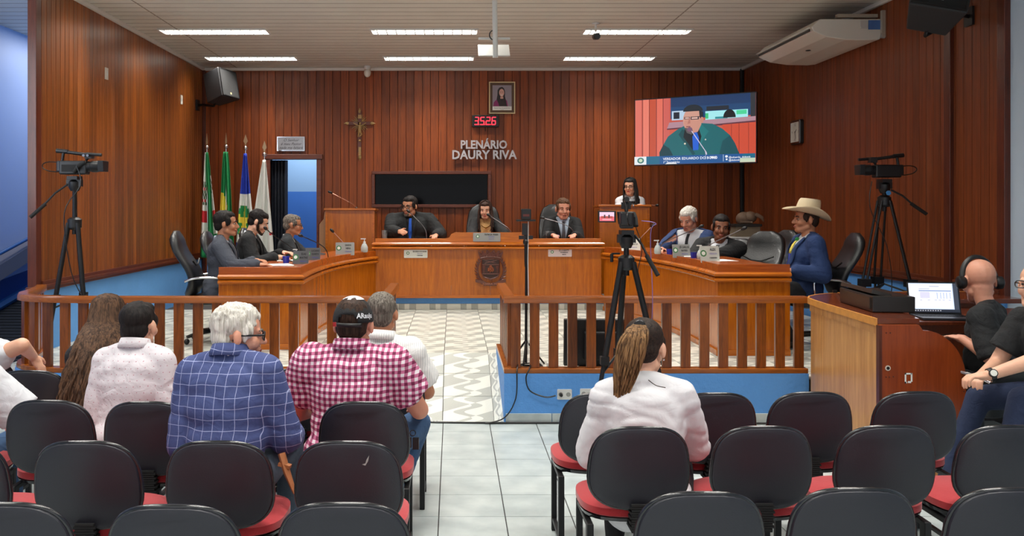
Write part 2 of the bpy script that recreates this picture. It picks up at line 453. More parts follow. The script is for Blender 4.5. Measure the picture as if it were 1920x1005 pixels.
# ---- walls with planks
def plank_mesh(w, parent, m, face):      # unit-height plank facing -y; V-grooved edges
    b = MB(); g = 0.004; t = 0.014
    pr = [(-w/2, 0), (-w/2+g, -t), (w/2-g, -t), (w/2, 0)]
    b.add([(x, y, z) for z in (0, 1) for x, y in pr], [(0, 1, 5, 4), (1, 2, 6, 5), (2, 3, 7, 6), (0, 4, 7, 3), (3, 2, 1, 0), (4, 5, 6, 7)])
    return b.build('plank', m, parent)
# back wall with doorway and window openings
DX0, DX1, DZ = -2.80, -2.09, 2.43
WX0, WX1, WZ0, WZ1 = -1.20, 0.53, 1.74, 2.20
wb = MB()
for x0, x1, z0, z1 in ((XL-0.2, DX0, 0, CEIL), (DX0, DX1, DZ, CEIL), (DX1, WX0, 0, CEIL), (WX0, WX1, 0, WZ0), (WX0, WX1, WZ1, CEIL), (WX1, XR+0.2, 0, CEIL)):
    wb.b2(x0, x1, YB, YB+0.12, z0, z1)
wall_back = tag(wb.build('wall_back', W_dark), 'back wall clad in vertical red brown wooden planks', kind='structure')
PWD = 0.125
pm = plank_mesh(PWD-0.002, wall_back, W_wall, 0); used = False
def put_plank(src, name, loc, h, parent, rz=0):
    o = inst(src, name, loc, parent, scale=(1, 1, h), rot=(0, 0, rz)); return o
n = int(round((XR-XL)/PWD))
for i in range(n+1):
    x = XL+PWD*(i+0.5)
    if x > XR: break
    segs = [(0.5, CEIL-0.02)]
    if DX0-0.04 < x < DX1+0.04: segs = [(DZ+0.05, CEIL-0.02)]
    elif WX0-0.04 < x < WX1+0.04: segs = [(0.5, WZ0-0.04), (WZ1+0.04, CEIL-0.02)]
    for a, b in segs:
        if not used: pm.location = (x, YB, a); pm.scale = (1, 1, b-a); used = True
        else: put_plank(pm, 'plank', (x, YB, a), b-a, wall_back)
# left wall
wl = MB().b2(XL-0.06, XL, 8.16, YB, 0, CEIL)
wall_left = tag(wl.build('wall_left', M_bluew), 'left wall with wooden planks above a blue painted base', kind='structure')
NPL = 54; wpl = (YB-8.20)/NPL
pl = plank_mesh(wpl-0.001, wall_left, W_wall_l, 0)
for i in range(NPL):
    y = 8.20+wpl*(i+0.5)
    if i == 0: pl.location = (XL, y, PANZ); pl.scale = (1, 1, CEIL-0.02-PANZ); pl.rotation_euler = (0, 0, PI/2)
    else: put_plank(pl, 'plank', (XL, y, PANZ), CEIL-0.02-PANZ, wall_left, PI/2)
tag(MB().b2(XL-0.07, XL+0.012, 8.10, 8.20, PANZ-0.06, CEIL).b2(XL-0.08, XL+0.03, 8.08, 8.22, PANZ-0.10, PANZ-0.02).build('trim_1', W_dark, bevel=0.004), 'dark wooden end post of the left wall', kind='structure')
def moulding(name, a, b, z, inward, label, m=W_darky, s=1.0):   # along y at x=a
    q = MB(); i = inward
    for (h0, h1, d) in ((-0.045, -0.015, 0.03), (-0.015, 0.015, 0.045), (0.015, 0.05, 0.028)):
        q.b2(min(a, a+i*d), max(a, a+i*d), b[0], b[1], z+h0*s, z+h1*s)
    return tag(q.build(name, m, bevel=0.003), label, kind='structure')
moulding('trim_2', XL, (8.2, YB), PANZ-0.02, 1, 'dark wooden moulding along the foot of the left planks')
# right wall
wr = MB().b2(XR, XR+0.1, 7.1, YB, 0, CEIL)
wall_right = tag(wr.build('wall_right', M_blue), 'right wall with wooden planks above a blue painted base', kind='structure')
NPR = 52; wpr = (YB-7.16)/NPR; ZR = 1.03
pr_ = plank_mesh(wpr-0.001, wall_right, W_wall_r, 0)
for i in range(NPR):
    y = 7.16+wpr*(i+0.5)
    if i == 0: pr_.location = (XR, y, ZR); pr_.scale = (1, 1, CEIL-0.02-ZR); pr_.rotation_euler = (0, 0, -PI/2)
    else: put_plank(pr_, 'plank', (XR, y, ZR), CEIL-0.02-ZR, wall_right, -PI/2)
moulding('trim_3', XR, (7.12, YB), ZR-0.02, -1, 'dark wooden moulding along the foot of the right planks')
tag(MB().b2(XR-0.03, XR+0.11, 7.06, 7.16, ZR-0.05, CEIL).build('trim_4', W_dark, bevel=0.004), 'dark wooden end post of the right wall', kind='structure')
tag(MB().b2(XR-0.05, XR, 7.80, 7.90, 0.9, CEIL-0.3).build('trim_5', W_dark, bevel=0.004), 'dark vertical cable duct on the right planks', kind='structure')
tag(MB().b2(XR-0.07, XR-0.02, YB-0.09, YB-0.03, ZS, CEIL-0.02).build('trim_6', M_blackm, bevel=0.01), 'black pipe in the back right corner', kind='structure')
tag(MB().b2(XL+0.015, XL+0.06, YB-0.06, YB-0.015, ZS, CEIL-0.02).build('trim_7', W_dark, bevel=0.006), 'dark wooden strip in the back left corner', kind='structure')
# near side walls of the public area
tag(MB().b2(XR+0.02, XR+0.16, -3, 7.12, 0, CEIL).build('wall_front_right', M_lblue), 'pale blue painted wall right of the plank wall', kind='structure')
hw = tag(MB().b2(-5.4, -5.3, -3, 14.6, 0, CEIL).build('wall_hall', M_hall), 'lavender blue wall of the side passage', kind='structure')
MB().add([(-5.298, 3, -0.02), (-5.298, 14.5, -0.02), (-5.298, 14.5, 1.3), (-5.298, 3, 0.05), (-5.29, 3, -0.02), (-5.29, 14.5, -0.02), (-5.29, 14.5, 1.3), (-5.29, 3, 0.05)],
     [(0, 1, 2, 3), (4, 5, 6, 7), (2, 3, 7, 6), (0, 3, 7, 4), (1, 2, 6, 5)]).build('dark_dado', M_dblue, hw)
tag(MB().b2(-5.3, XL-0.1, 14.5, 14.6, 0, CEIL).build('wall_hall_end', M_hall), 'end wall of the side passage', kind='structure')
hr = tag(MB().add([(x, y, z) for x in (-5.3, -3.97) for (y, z) in ((7.6, -0.05), (7.6, 0.0), (14.5, 1.3), (14.5, -0.05))],
     [(0, 1, 2, 3), (7, 6, 5, 4), (0, 4, 5, 1), (1, 5, 6, 2), (2, 6, 7, 3)]).build('ramp', M_ribbed), 'black ribbed ramp in the side passage', kind='structure')
rb = MB()
for i in range(40):
    y = 7.7+i*0.1; z = 1.3*(y-7.6)/6.9
    rb.box((-4.63, y, z+0.006), (1.3, 0.03, 0.016))
rb.build('ribs', M_ribbed, hr)['kind'] = 'stuff'
MB().tube([(-5.27, 7.6, 0.06), (-5.27, 14.4, 1.34)], 0.05, 6).build('edge_strip', mat('mid blue edge', (40, 98, 150), 0.5), hr)
lg = MB(); lg.add([(x, y, z) for x in (-5.3, -5.12) for (y, z) in ((9, 0.62), (9, 0.80), (14.4, 2.2), (14.4, 2.02))],
     [(0, 1, 2, 3), (7, 6, 5, 4), (0, 4, 5, 1), (1, 5, 6, 2), (2, 6, 7, 3), (3, 7, 4, 0)])
tag(lg.build('trim_8', mat('grey brown ledge', (120, 116, 124), 0.6)), 'grey sloping ledge on the passage wall', kind='structure')
hd = thing('handrail', 'blue tubular handrail sloping along the passage wall at far left', 'handrail', (-5.2, 9, 0.9))
M_hb = mat('blue rail paint', (44, 96, 156), 0.4)
MB().tube([(-5.12, 8.6, 0.88), (-5.12, 13.6, 1.98)], 0.022, 8).build('rail', M_hb, hd, 60, world=True)
for y in (9.4, 10.85, 12.3): MB().tube([(-5.14, y, 1.05+(y-9.4)*.22-0.28), (-5.14, y, 1.05+(y-9.4)*.22)], 0.012, 6).build('post', M_hb, hd, 60, world=True)
# room beyond the door
rm = MB().b2(-3.6, -1.2, 14.9, 15.0, 0, 1.96)
tag(rm.build('wall_beyond', mat('mid blue paint beyond', (66, 124, 206), 0.6, var=0.04)), 'blue lower wall seen through the doorway', kind='structure')
tag(MB().b2(-3.6, -1.2, 14.9, 15.0, 1.96, 3.2).build('wall_beyond', mat('light blue paint beyond', (148, 186, 222), 0.6)), 'light blue upper wall seen through the doorway', kind='structure')
tag(MB().b2(-3.6, -3.5, 13.62, 15, 0, 3.2).b2(-1.3, -1.2, 13.62, 15, 0, 3.2).build('wall_beyond', M_hall), 'side walls of the room beyond the doorway', kind='structure')
tag(MB().b2(-3.6, -1.2, 13.5, 15, 0.28, 0.34).b2(-3.6, -1.2, 13.62, 15, 3.2, 3.25).build('floor', M_tile), 'floor and ceiling of the room beyond the doorway', kind='structure')
area('beyond_lamp', (-2.4, 14.2, 3.15), (0, 0, 0), 0.9, 0.5, 28, (0.9, 0.95, 1.0))
dr = thing('door_1', 'doorway framed in wood beside the flags', None, ((DX0+DX1)/2, YB, ZS), kind='structure')
MB().b2(DX0-0.07, DX0, YB-0.05, YB+0.13, ZS, DZ).build('door_jamb', W_darkx, dr, bevel=0.004, world=True)
MB().b2(DX1, DX1+0.07, YB-0.05, YB+0.13, ZS, DZ).build('door_jamb', W_darkx, dr, bevel=0.004, world=True)
MB().b2(DX0-0.09, DX1+0.09, YB-0.06, YB+0.13, DZ, DZ+0.075).build('door_head', W_darkx, dr, bevel=0.005, world=True)
M_fold = mat('dark folding door', (30, 34, 44), 0.45)
for i in range(9):
    x = DX0+0.012+i*0.0245
    MB().box((x+0.011, YB+0.08, (ZS+DZ)/2), (0.012, 0.07, DZ-ZS-0.02), rz=0.5 if i % 2 else -0.5).build('folding_slat', M_fold, dr, world=True)
# window in back wall
wd = thing('window_1', 'long black glazed window behind the head table', None, ((WX0+WX1)/2, YB, WZ0), kind='structure')
for x0, x1, z0, z1 in ((WX0-0.05, WX1+0.05, WZ0-0.05, WZ0), (WX0-0.05, WX1+0.05, WZ1, WZ1+0.05), (WX0-0.05, WX0, WZ0, WZ1), (WX1, WX1+0.05, WZ0, WZ1)):
    MB().b2(x0, x1, YB-0.055, YB+0.02, z0, z1).build('window_frame', W_darkx, wd, bevel=0.006, world=True)
MB().b2(WX0, WX1, YB+0.03, YB+0.036, WZ0, WZ1).build('pane', mat('black glass', (5, 6, 9), 0.12, spec=0.12), wd, world=True)
# ceiling
cb = tag(MB().b2(-5.4, XR+0.2, -3, 14.6, CEIL+0.09, CEIL+0.12).build('ceiling', M_crown), 'grey slatted ceiling', kind='structure')
cs = MB(); y = -3.0
lampy = sorted(set(l[1] for l in LAMPS))
while y < YB:
    y1 = min(y+0.1, YB)
    hit = [ly for ly in lampy if y < ly+0.15 and y1 > ly-0.15]
    if hit:
        spans = []; x = -5.3
        for lx in (-2.90, -0.35, 2.23): spans.append((x, lx-0.65)); x = lx+0.65
        spans.append((x, XR+0.02))
    else: spans = [(-5.3, XR+0.02)]
    for a, b in spans: cs.b2(a, b, y+0.0015, y1-0.0015, CEIL-0.0+0.0, CEIL+0.012)
    y = y1
# slight step every second slat gives the fluted look
o = cs.build('ceiling_slats', M_ceil, cb); o['kind'] = 'stuff'
gr = MB(); y = -3.0
while y < YB:
    gr.b2(-5.3, XR, y-0.003, y+0.003, CEIL-0.003, CEIL+0.002); y += 0.2
for xs in (-3.31, 2.52): gr.b2(xs-0.006, xs+0.006, -3, YB, CEIL-0.004, CEIL+0.002)
for lx, ly in LAMPS: pass
g_ = gr.build('ceiling_ribs', M_rib, cb); g_['kind'] = 'stuff'
cr_ = MB().b2(XL, XR, YB-0.06, YB-0.014, CEIL-0.045, CEIL)
tag(cr_.build('trim_9', M_crown, bevel=0.008), 'white cornice along the back wall', kind='structure')
tag(MB().b2(XL+0.014, XL+0.06, 8.0, YB-0.06, CEIL-0.045, CEIL).build('trim_10', M_crown, bevel=0.008), 'white cornice along the left wall', kind='structure')
tag(MB().b2(XR-0.06, XR-0.014, 7.1, YB-0.06, CEIL-0.045, CEIL).build('trim_11', M_crown, bevel=0.008), 'white cornice along the right wall', kind='structure')

# ================================================================ ceiling fixtures
M_tube = emis('fluorescent tube', (255, 252, 244), 7.0)
M_refl = mat('fixture reflector', (210, 216, 212), 0.25, 0.6)
names = {(-2.9, 12.64): 'left light nearest the back wall', (-0.35, 12.64): 'middle light nearest the back wall', (2.23, 12.64): 'right light nearest the back wall',
         (-2.9, 10.7): 'left light of the second row from the back wall', (-0.35, 10.7): 'middle light of the second row from the back wall', (2.23, 10.7): 'right light of the second row, behind the black camera'}
L0 = None
for (lx, ly) in LAMPS:
    k = names.get((lx, ly))
    rown = {8.76: 'third', 6.82: 'fourth', 4.88: 'fifth', 2.94: 'sixth', 1.0: 'seventh'}.get(ly)
    lab = 'recessed fluorescent ceiling light, '+(k or '%s of the %s row from the back wall, above the frame' % ({-2.9: 'left', -0.35: 'middle', 2.23: 'right'}[lx], rown))
    if L0 is None:
        L0 = thing('ceiling_light', lab, 'light', (lx, ly, CEIL), group='recessed ceiling lights')
        b = MB()
        for s_ in (-1, 1):
            b.b2(-0.66, 0.66, s_*0.14-0.012, s_*0.14+0.012, -0.006, 0.05); b.b2(s_*0.65-0.012, s_*0.65+0.012, -0.14, 0.14, -0.006, 0.05)
        b.build('frame', M_white, L0)
        for s_ in (-1, 1): MB().tube([(-0.61, s_*0.065, 0.028), (0.61, s_*0.065, 0.028)], 0.012, 8).build('tube', M_tube, L0, 60)
        bl = MB().box((0, 0, 0.002), (0.010, 0.26, 0.034)).build('louvre_blade', M_refl, L0); bl.location = (-0.57, 0, 0)
        for i in range(1, 11): inst(bl, 'louvre_blade', (-0.57+i*0.114, 0, 0), L0)
    else: dup(L0, (lx, ly, CEIL), 0, lab)
# ceiling lights' top closing: ceiling board is above them

# projector mount
pmn = thing('projector_mount', 'white projector pole and tray hanging from the ceiling', 'mount', (0.385, 8.25, CEIL))
MB().tube([(0.385, 8.25, CEIL), (0.395, 8.25, 3.10)], 0.024, 12).build('pole', M_white, pmn, 60, world=True)
MB().box((0.385, 8.38, 3.19), (0.30, 0.24, 0.012), M=Matrix.Rotation(math.radians(35), 3, 'X')).box((0.385, 8.285, 3.285), (0.30, 0.02, 0.02)).build('tray', M_white, pmn, bevel=0.003, world=True)
MB().tube(bez((0.37, 8.27, 3.36), (0.32, 8.27, 3.34), (0.34, 8.27, 3.28), (0.37, 8.27, 3.27), 6), 0.006, 6).build('cable_loop', M_black, pmn, 60, world=True)
# cameras on ceiling
q = P(1117, 60, 10.2)
sc1 = thing('security_camera', 'small black camera on a white ceiling mount', 'camera', (q.x, q.y, CEIL))
MB().lathe([(0.045, -0.015), (0.045, 0), ], 14).cone((0, 0, -0.015), (0, 0, -0.10), 0.014, 0.012, 8).build('mount', M_white, sc1, 50)
MB().tube([(0, -0.10, -0.17), (0, 0.03, -0.15)], 0.040, 12).cone((0, -0.115, -0.172), (0, -0.10, -0.17), 0.034, 0.040, 12).build('camera_body', M_black, sc1, 50)
q = P(689, 130, 13.3)
sc2 = thing('security_camera', 'small white dome camera under the ceiling near the back wall', 'camera', (q.x, q.y, CEIL))
MB().lathe([(0.05, -0.05), (0.05, 0.0)], 14).build('base', M_white, sc2, 50)
MB().ball((0, 0, -0.10), (0.055, 0.055, 0.07)).build('housing', M_cream, sc2, 60)

# ================================================================ wall objects
q = P(1117, 60, 10.2)
def ymat(): pass
# TV
tA = Vector((2.60, 12.62, 0)); tB = Vector((4.04, 11.72, 0)); zt, zb_ = 3.24, 2.285
tx = (tB-tA).normalized(); tn = Vector((tx.y, -tx.x, 0)); TW = (tB-tA).length; TH = zt-zb_
tc_ = (tA+tB)/2
tv = thing('television', 'large flat screen on the back right corner showing a man in a green jacket', 'television', (tc_.x, tc_.y, zb_))
TM = frame_M(Vector((0, 0, TH/2)), tx, (0, 0, 1))     # local z faces the room
if (TM.to_3x3() @ Vector((0, 0, 1))).dot(tn) < 0: tn = -tn
b = MB().prism(rrect(TW, TH, 0.01, 2), 0.0, TM, -0.045); b.build('casing', M_black, tv)
MB().prism([(-0.2, -0.15), (0.2, -0.15), (0.2, 0.15), (-0.2, 0.15)], -0.045, TM, -0.09).build('wall_bracket', M_blackm, tv)
wallpt = Vector((XR-0.1, YB-0.1, 0)); 
MB().tube([(tc_.x+0.05, tc_.y+0.05, 2.75), (3.9, 13.44, 2.75)], 0.03, 8).box((3.9, 13.46, 2.75), (0.2, 0.03, 0.3)).build('bracket_arm', M_blackm, tv, world=True)
def picture(name, parent, M, W, H, polys, emit, key):
    """flat picture made of polygons in 0..1 coordinates"""
    cols = []; b = MB()
    for k, (pts, col) in enumerate(polys):
        if col not in cols: cols.append(col)
        b.cur = cols.index(col)
        z = 0.0006*(k+1)
        b.add([M @ Vector(((x-0.5)*W, (y-0.5)*H, z)) for x, y in pts], [tuple(range(len(pts)))])
    ms = [emis('%s %d %d %d' % ((key,)+c), c, emit) if emit else mat('%s %d %d %d' % ((key,)+c), c, 0.5) for c in cols]
    me = bpy.data.meshes.new(name); me.from_pydata(b.v, [], b.f)
    for m in ms: me.materials.append(m)
    me.polygons.foreach_set('material_index', b.m)
    o = bpy.data.objects.new(name, me); C.objects.link(o); o.parent = parent
    return o
def ell(cx, cy, rx, ry, n=20, a0=0, a1=2*PI): return [(cx+rx*math.cos(a0+(a1-a0)*i/n), cy+ry*math.sin(a0+(a1-a0)*i/n)) for i in range(n+(0 if a1-a0 >= 2*PI else 1))]
def R_(x0, y0, x1, y1): return [(x0, y0), (x1, y0), (x1, y1), (x0, y1)]
pp = [(R_(0, 0, 1, 1), (196, 84, 68))]
for i, x in enumerate((0, .067, .125, .19, .245)): pp.append((R_(x, .1, x+0.055, 1), [(222, 112, 96), (232, 124, 104), (196, 78, 50), (226, 108, 88), (206, 94, 84)][i]))
for x in (.064, .122, .185, .242): pp.append((R_(x, .1, x+0.005, 1), (104, 32, 34)))
pp += [(R_(.31, .68, 1, 1), (22, 66, 112)), (R_(.31, .86, .96, 1), (20, 52, 96)), (R_(.96, .6, 1, 1), (44, 46, 52)),
       (R_(.32, .66, .44, .8), (182, 206, 226)), (R_(.335, .68, .385, .78), (20, 26, 40)),
       (R_(.6, .64, .94, .77), (164, 232, 236)), (R_(.6, .66, .625, .74), (60, 190, 120)), (R_(.85, .7, .93, .76), (70, 210, 150)), (R_(.68, .65, .78, .68), (40, 140, 150)),
       (R_(.61, .78, .79, .84), (30, 34, 44)), (ell(.795, .66, .05, .12, 16, 0, PI), (10, 12, 18)),
       ([(.28, .54), (1, .60), (1, .66), (.3, .63)], (176, 134, 146)), ([(.28, .52), (1, .57), (1, .60), (.28, .54)], (96, 46, 60)),
       (R_(.30, .1, .42, .52), (206, 88, 66)), ([(.74, .1), (1, .1), (1, .575), (.74, .56)], (204, 74, 48)), (R_(.81, .1, .813, .56), (110, 30, 26)), (R_(.87, .1, .873, .57), (110, 30, 26)), (R_(.945, .1, .948, .57), (110, 30, 26)),
       ([(.22, .0), (.215, .18), (.25, .30), (.29, .42), (.37, .52), (.44, .58), (.56, .60), (.66, .58), (.74, .50), (.80, .40), (.84, .28), (.88, .10), (.88, 0)], (16, 98, 104)),
       ([(.22, .0), (.215, .18), (.25, .30), (.30, .24), (.33, .14), (.30, 0)], (8, 58, 66)), ([(.70, .02), (.74, .32), (.80, .40), (.84, .28), (.88, .1)], (10, 76, 84)),
       ([(.40, .40), (.45, .58), (.56, .58), (.60, .44), (.55, .22), (.50, .2)], (16, 20, 26)), ([(.50, .2), (.495, .40), (.515, .47), (.535, .46), (.55, .38), (.545, .2)], (24, 92, 206)),
       ([(.38, .44), (.41, .52), (.43, .50), (.42, .40), (.52, .15), (.50, .12)], (10, 72, 78)), ([(.56, .60), (.63, .47), (.60, .40), (.54, .18), (.57, .40), (.545, .54)], (22, 116, 118)),
       (ell(.495, .65, .078, .19), (206, 152, 134)), ([(.425, .60), (.44, .50), (.48, .45), (.54, .47), (.57, .58), (.56, .65), (.43, .66)], (202, 142, 124)),
       (ell(.50, .78, .082, .10, 16, 0, PI), (26, 34, 42)), ([(.55, .80), (.585, .76), (.585, .66), (.565, .64), (.555, .7)], (24, 30, 38)),
       (ell(.575, .645, .014, .045), (198, 134, 116)), ([(.43, .54), (.45, .46), (.49, .43), (.50, .50), (.46, .53)], (92, 84, 84)),
       (R_(.428, .665, .475, .70), (40, 40, 52)), (R_(.435, .672, .468, .694), (220, 176, 162)), (R_(.482, .655, .55, .70), (40, 40, 52)), (R_(.49, .665, .54, .69), (220, 176, 162)), (R_(.55, .69, .575, .70), (36, 36, 46)),
       ([(.455, .595), (.475, .70), (.48, .60)], (180, 112, 100)), (R_(.445, .545, .48, .56), (130, 64, 66)),
       ([(.47, .53), (.475, .54), (.615, .16), (.625, .0), (.62, .0), (.60, .18)], (206, 196, 214)), (ell(.475, .51, .022, .035), (120, 84, 108)),
       (ell(.435, .30, .008, .014), (224, 214, 190)), (ell(.605, .35, .006, .012), (210, 200, 180)),
       (R_(0, 0, 1, .125), (20, 102, 134)), (R_(.22, 0, .9, .125), (22, 84, 146)), (R_(.88, .0, 1, .06), (196, 210, 184)), (R_(0, 0, .105, .125), (232, 236, 238)), (ell(.055, .065, .03, .045), (60, 122, 116)), (ell(.055, .065, .016, .026), (206, 222, 190)),
       (R_(.748, .02, .751, .12), (220, 226, 232)), (R_(.605, .055, .608, .115), (220, 226, 232)), (ell(.775, .09, .011, .018), (240, 240, 240)), (R_(.77, .035, .783, .06), (240, 240, 240)), (ell(.32, .0, .05, .02, 12, 0, PI), (224, 228, 230))]
scr = picture('screen', tv, TM @ Matrix.Translation((0, 0, 0.001)), TW-0.02, TH-0.03, pp, 1.0, 'screen')
M_scrtxt = emis('screen lettering', (250, 250, 252), 1.2)
def tvtext(s, u, v, size): text(s, size, M_scrtxt, scr, M=TM @ Matrix.Translation(((u-0.5)*TW, (v-0.5)*TH, 0.05)) , align='LEFT')
for s, u, v, z in (('VEREADOR EDUARDO DO BONK', .255, .09, .050), ('PRD', .645, .09, .052), ('1º Secretário', .255, .042, .045), ('@eduardo_dobonk', .79, .088, .036), ('@dubonk', .79, .048, .036)):
    text(s, z, M_scrtxt, scr, M=TM @ Matrix.Translation(((u-0.5)*TW, (v-0.5)*TH, 0.047)), align='LEFT')

# framed portrait
q0, q1 = P(917, 153, 13.44), P(966, 213, 13.44)
cx, cz, pw, ph = (q0.x+q1.x)/2, (q0.z+q1.z)/2, q1.x-q0.x, q0.z-q1.z
fm = thing('picture_frame', 'framed portrait of a dark haired woman in magenta, above the red clock', 'picture', (cx, 13.47, q1.z))
FM = frame_M((0, 0, ph/2), (1, 0, 0), (0, 0, 1))
M_gold = mat('pale gold frame', (214, 196, 150), 0.35, 0.4)
def ring(w, h, t, z0, z1, M):
    b = MB()
    for x0, x1, y0, y1 in ((-w/2, w/2, h/2-t, h/2), (-w/2, w/2, -h/2, -h/2+t), (-w/2, -w/2+t, -h/2+t, h/2-t), (w/2-t, w/2, -h/2+t, h/2-t)):
        b.prism([(x0, y0), (x1, y0), (x1, y1), (x0, y1)], z1, M, z0)
    return b
ring(pw, ph, 0.016, 0, 0.03, FM).build('outer_frame', M_gold, fm, bevel=0.002)
ring(pw-0.03, ph-0.03, 0.038, 0, 0.02, FM).build('inner_frame', mat('brown mount', (84, 58, 34), 0.5), fm)
po = [(R_(0, 0, 1, 1), (152, 142, 152)), ([(.05, .16), (.08, .32), (.2, .42), (.35, .46), (.65, .46), (.76, .38), (.80, .16)], (134, 34, 98)),
      ([(.22, .44), (.26, .6), (.27, .8), (.36, .9), (.50, .93), (.60, .87), (.65, .75), (.65, .55), (.70, .38), (.76, .16), (.36, .16), (.3, .3)], (34, 26, 28)),
      (ell(.48, .70, .13, .15), (222, 172, 156)), ([(.42, .56), (.55, .56), (.57, .46), (.4, .46)], (206, 156, 140)), ([(.40, .62), (.56, .62), (.52, .585), (.44, .585)], (244, 236, 232)),
      (ell(.43, .72, .022, .012), (40, 26, 26)), (ell(.53, .72, .022, .012), (40, 26, 26)), ([(.40, .50), (.48, .3), (.58, .5), (.62, .16), (.36, .16)], (44, 32, 32)), (R_(0, 0, 1, .16), (236, 236, 232))]
pic = picture('portrait', fm, FM @ Matrix.Translation((0, 0, 0.012)), pw-0.10, ph-0.10, po, 0, 'portrait')
text('Patrícia Vivian Pereira da Silva', 0.020, M_ink, pic, M=FM @ Matrix.Translation((0, -(ph-0.10)*0.41, 0.022)))
text('Presidente', 0.013, M_ink, pic, M=FM @ Matrix.Translation((0, -(ph-0.10)*0.465, 0.022)))

# digital clock
q0, q1 = P(885, 216, 13.42), P(935, 238, 13.42)
cw, chh = q1.x-q0.x, q0.z-q1.z
dc = thing('digital_clock', 'black digital timer with red figures 35:26 under the portrait', 'clock', ((q0.x+q1.x)/2, 13.44, q1.z))
MB().b2(-cw/2, cw/2, -0.05, 0.04, 0, chh).build('case', M_black, dc, bevel=0.006)
MB().tube([(0, 0.02, 0), (0.0, 0.03, -0.06)], 0.006, 6).build('cord', M_black, dc)
M_led = emis('red led', (255, 42, 60), 3.0)
SEG = {'3': 'abgcd', '5': 'afgcd', '2': 'abged', '6': 'afgedc'}
def digit(ch, cx, cz, w, h, y, parent):
    b = MB(); t = 0.013; sh = 0.1
    pos = {'a': (0, h/2, w, t), 'g': (0, 0, w, t), 'd': (0, -h/2, w, t), 'f': (-w/2, h/4, t, h/2-t/2), 'b': (w/2, h/4, t, h/2-t/2), 'e': (-w/2, -h/4, t, h/2-t/2), 'c': (w/2, -h/4, t, h/2-t/2)}
    for s_ in SEG[ch]:
        x, z, ww, hh = pos[s_]; b.box((cx+x+z*sh, y, cz+z), (ww, 0.004, hh))
    b.build('figure', M_led, parent)
for i, ch in enumerate('3526'):
    digit(ch, -cw/2+0.07+i*0.087, chh/2, 0.055, 0.11, -0.053, dc)
for i in range(3): MB().box((-cw/2+0.105+i*0.087, -0.053, chh/2-0.055), (0.012, 0.004, 0.012)).build('point', M_led, dc)

# wall lettering
sg = thing('wall_lettering', 'raised grey metal letters PLENÁRIO DAURY RIVA on the back wall', 'sign', (P(907, 280, 13.44).x, 13.46, P(907, 280, 13.44).z))
M_let = mat('zinc letters', (182, 178, 182), 0.4, 0.1, var=0.25, vscale=12)
def letters(s, px0, px1, py, hpx):
    z = P(0, py, 13.44).z - sg.location.z; h = hpx*13.44/FPX
    o = text(s, h/0.70, M_let, None, M=frame_M((0, 0, 0), (1, 0, 0), (0, 0, 1)), ext=0.0, bold=0.005)
    xs = [v.co.x for v in o.data.vertices]; w0 = max(xs)-min(xs); bpy.data.objects.remove(o)
    W = (px1-px0)*13.44/FPX; k = W/w0
    # letter by letter, advance measured with a real text run
    adv = []
    for i in range(len(s)):
        if s[i] == ' ': continue
        a = text(s[:i+1], h/0.70, M_let, None, bold=0.005, align='LEFT'); xa = max(v.co.x for v in a.data.vertices); bpy.data.objects.remove(a)
        c = text(s[i], h/0.70, M_let, None, bold=0.005, align='LEFT'); xc = max(v.co.x for v in c.data.vertices); bpy.data.objects.remove(c)
        adv.append((s[i], xa-xc))
    x0 = P(px0, py, 13.44).x - sg.location.x
    for ch, ax in adv:
        text(ch, h/0.70, M_let, sg, 'letter', M=frame_M((x0+ax*k, -0.035, z), (1, 0, 0), (0, 0, 1)), ext=0.012, bold=0.005, align='LEFT', sx=k)
letters('PLENÁRIO', 863, 950, 272, 15)
letters('DAURY RIVA', 847, 968, 291, 16)

# plaque
q0, q1 = P(519, 256, 13.45), P(571, 283, 13.45)
pw, ph = q1.x-q0.x, q0.z-q1.z
pq = thing('plaque', 'engraved steel plaque above the doorway with a line of scripture', 'plaque', ((q0.x+q1.x)/2, 13.475, q1.z))
MB().b2(-pw/2, pw/2, -0.012, 0.01, 0, ph).build('plate', M_steel, pq, bevel=0.004)
PM = frame_M((0, -0.0, ph/2), (1, 0, 0), (0, 0, 1))
ring(pw, ph, 0.014, 0.012, 0.018, PM).build('rim', M_chrome, pq)
for i, s in enumerate(('O Senhor', 'é meu Pastor', 'nada me faltará')):
    text(s, 0.058, M_ink, pq, M=PM @ Matrix.Translation((0, 0.055-i*0.058, 0.0135)), shear=0.4)

# crucifix
q = P(675, 255, 13.46)
cf = thing('crucifix', 'bronze crucifix with rays on the back wall', 'crucifix', (q.x, 13.47, q.z-0.36))
k = 13.46/FPX
def cp(px, py): return Vector(((px-675)*k, -0.02, (255-py)*k+0.36))
b = MB(); y0 = -0.03
b.box(cp(674.5, 246.5)+Vector((0, 0, 0)), (7*k, 0.025, 78*k)); b.box(cp(674.5, 231.5), (44*k, 0.025, 6.5*k))
b.build('cross', W_carve, cf, bevel=0.004)
for (x, y, dx, dz) in ((651.5, 231.5, -1, 0), (697.5, 231.5, 1, 0), (674.5, 209.5, 0, 1), (675, 295, 0, -1)):
    b = MB(); c = cp(x, y); b.ball(c, (0.035 if dx else 0.026, 0.02, 0.035 if dz else 0.026)); b.cone(c, c+Vector((dx, 0, dz))*0.055, 0.022, 0.004, 8); b.build('finial', M_bronze, cf, 40)
b = MB(); b.box(cp(675, 284)+Vector((0, -0.01, 0)), (4.5*k, 0.03, 16*k)); b.box(cp(675, 219)+Vector((0, -0.016, 0)), (6*k, 0.02, 7*k)); b.ball(cp(675, 264)+Vector((0, -0.02, 0)), 0.02)
b.build('ornaments', M_bronze, cf, 40)['kind'] = 'stuff'
b = MB()
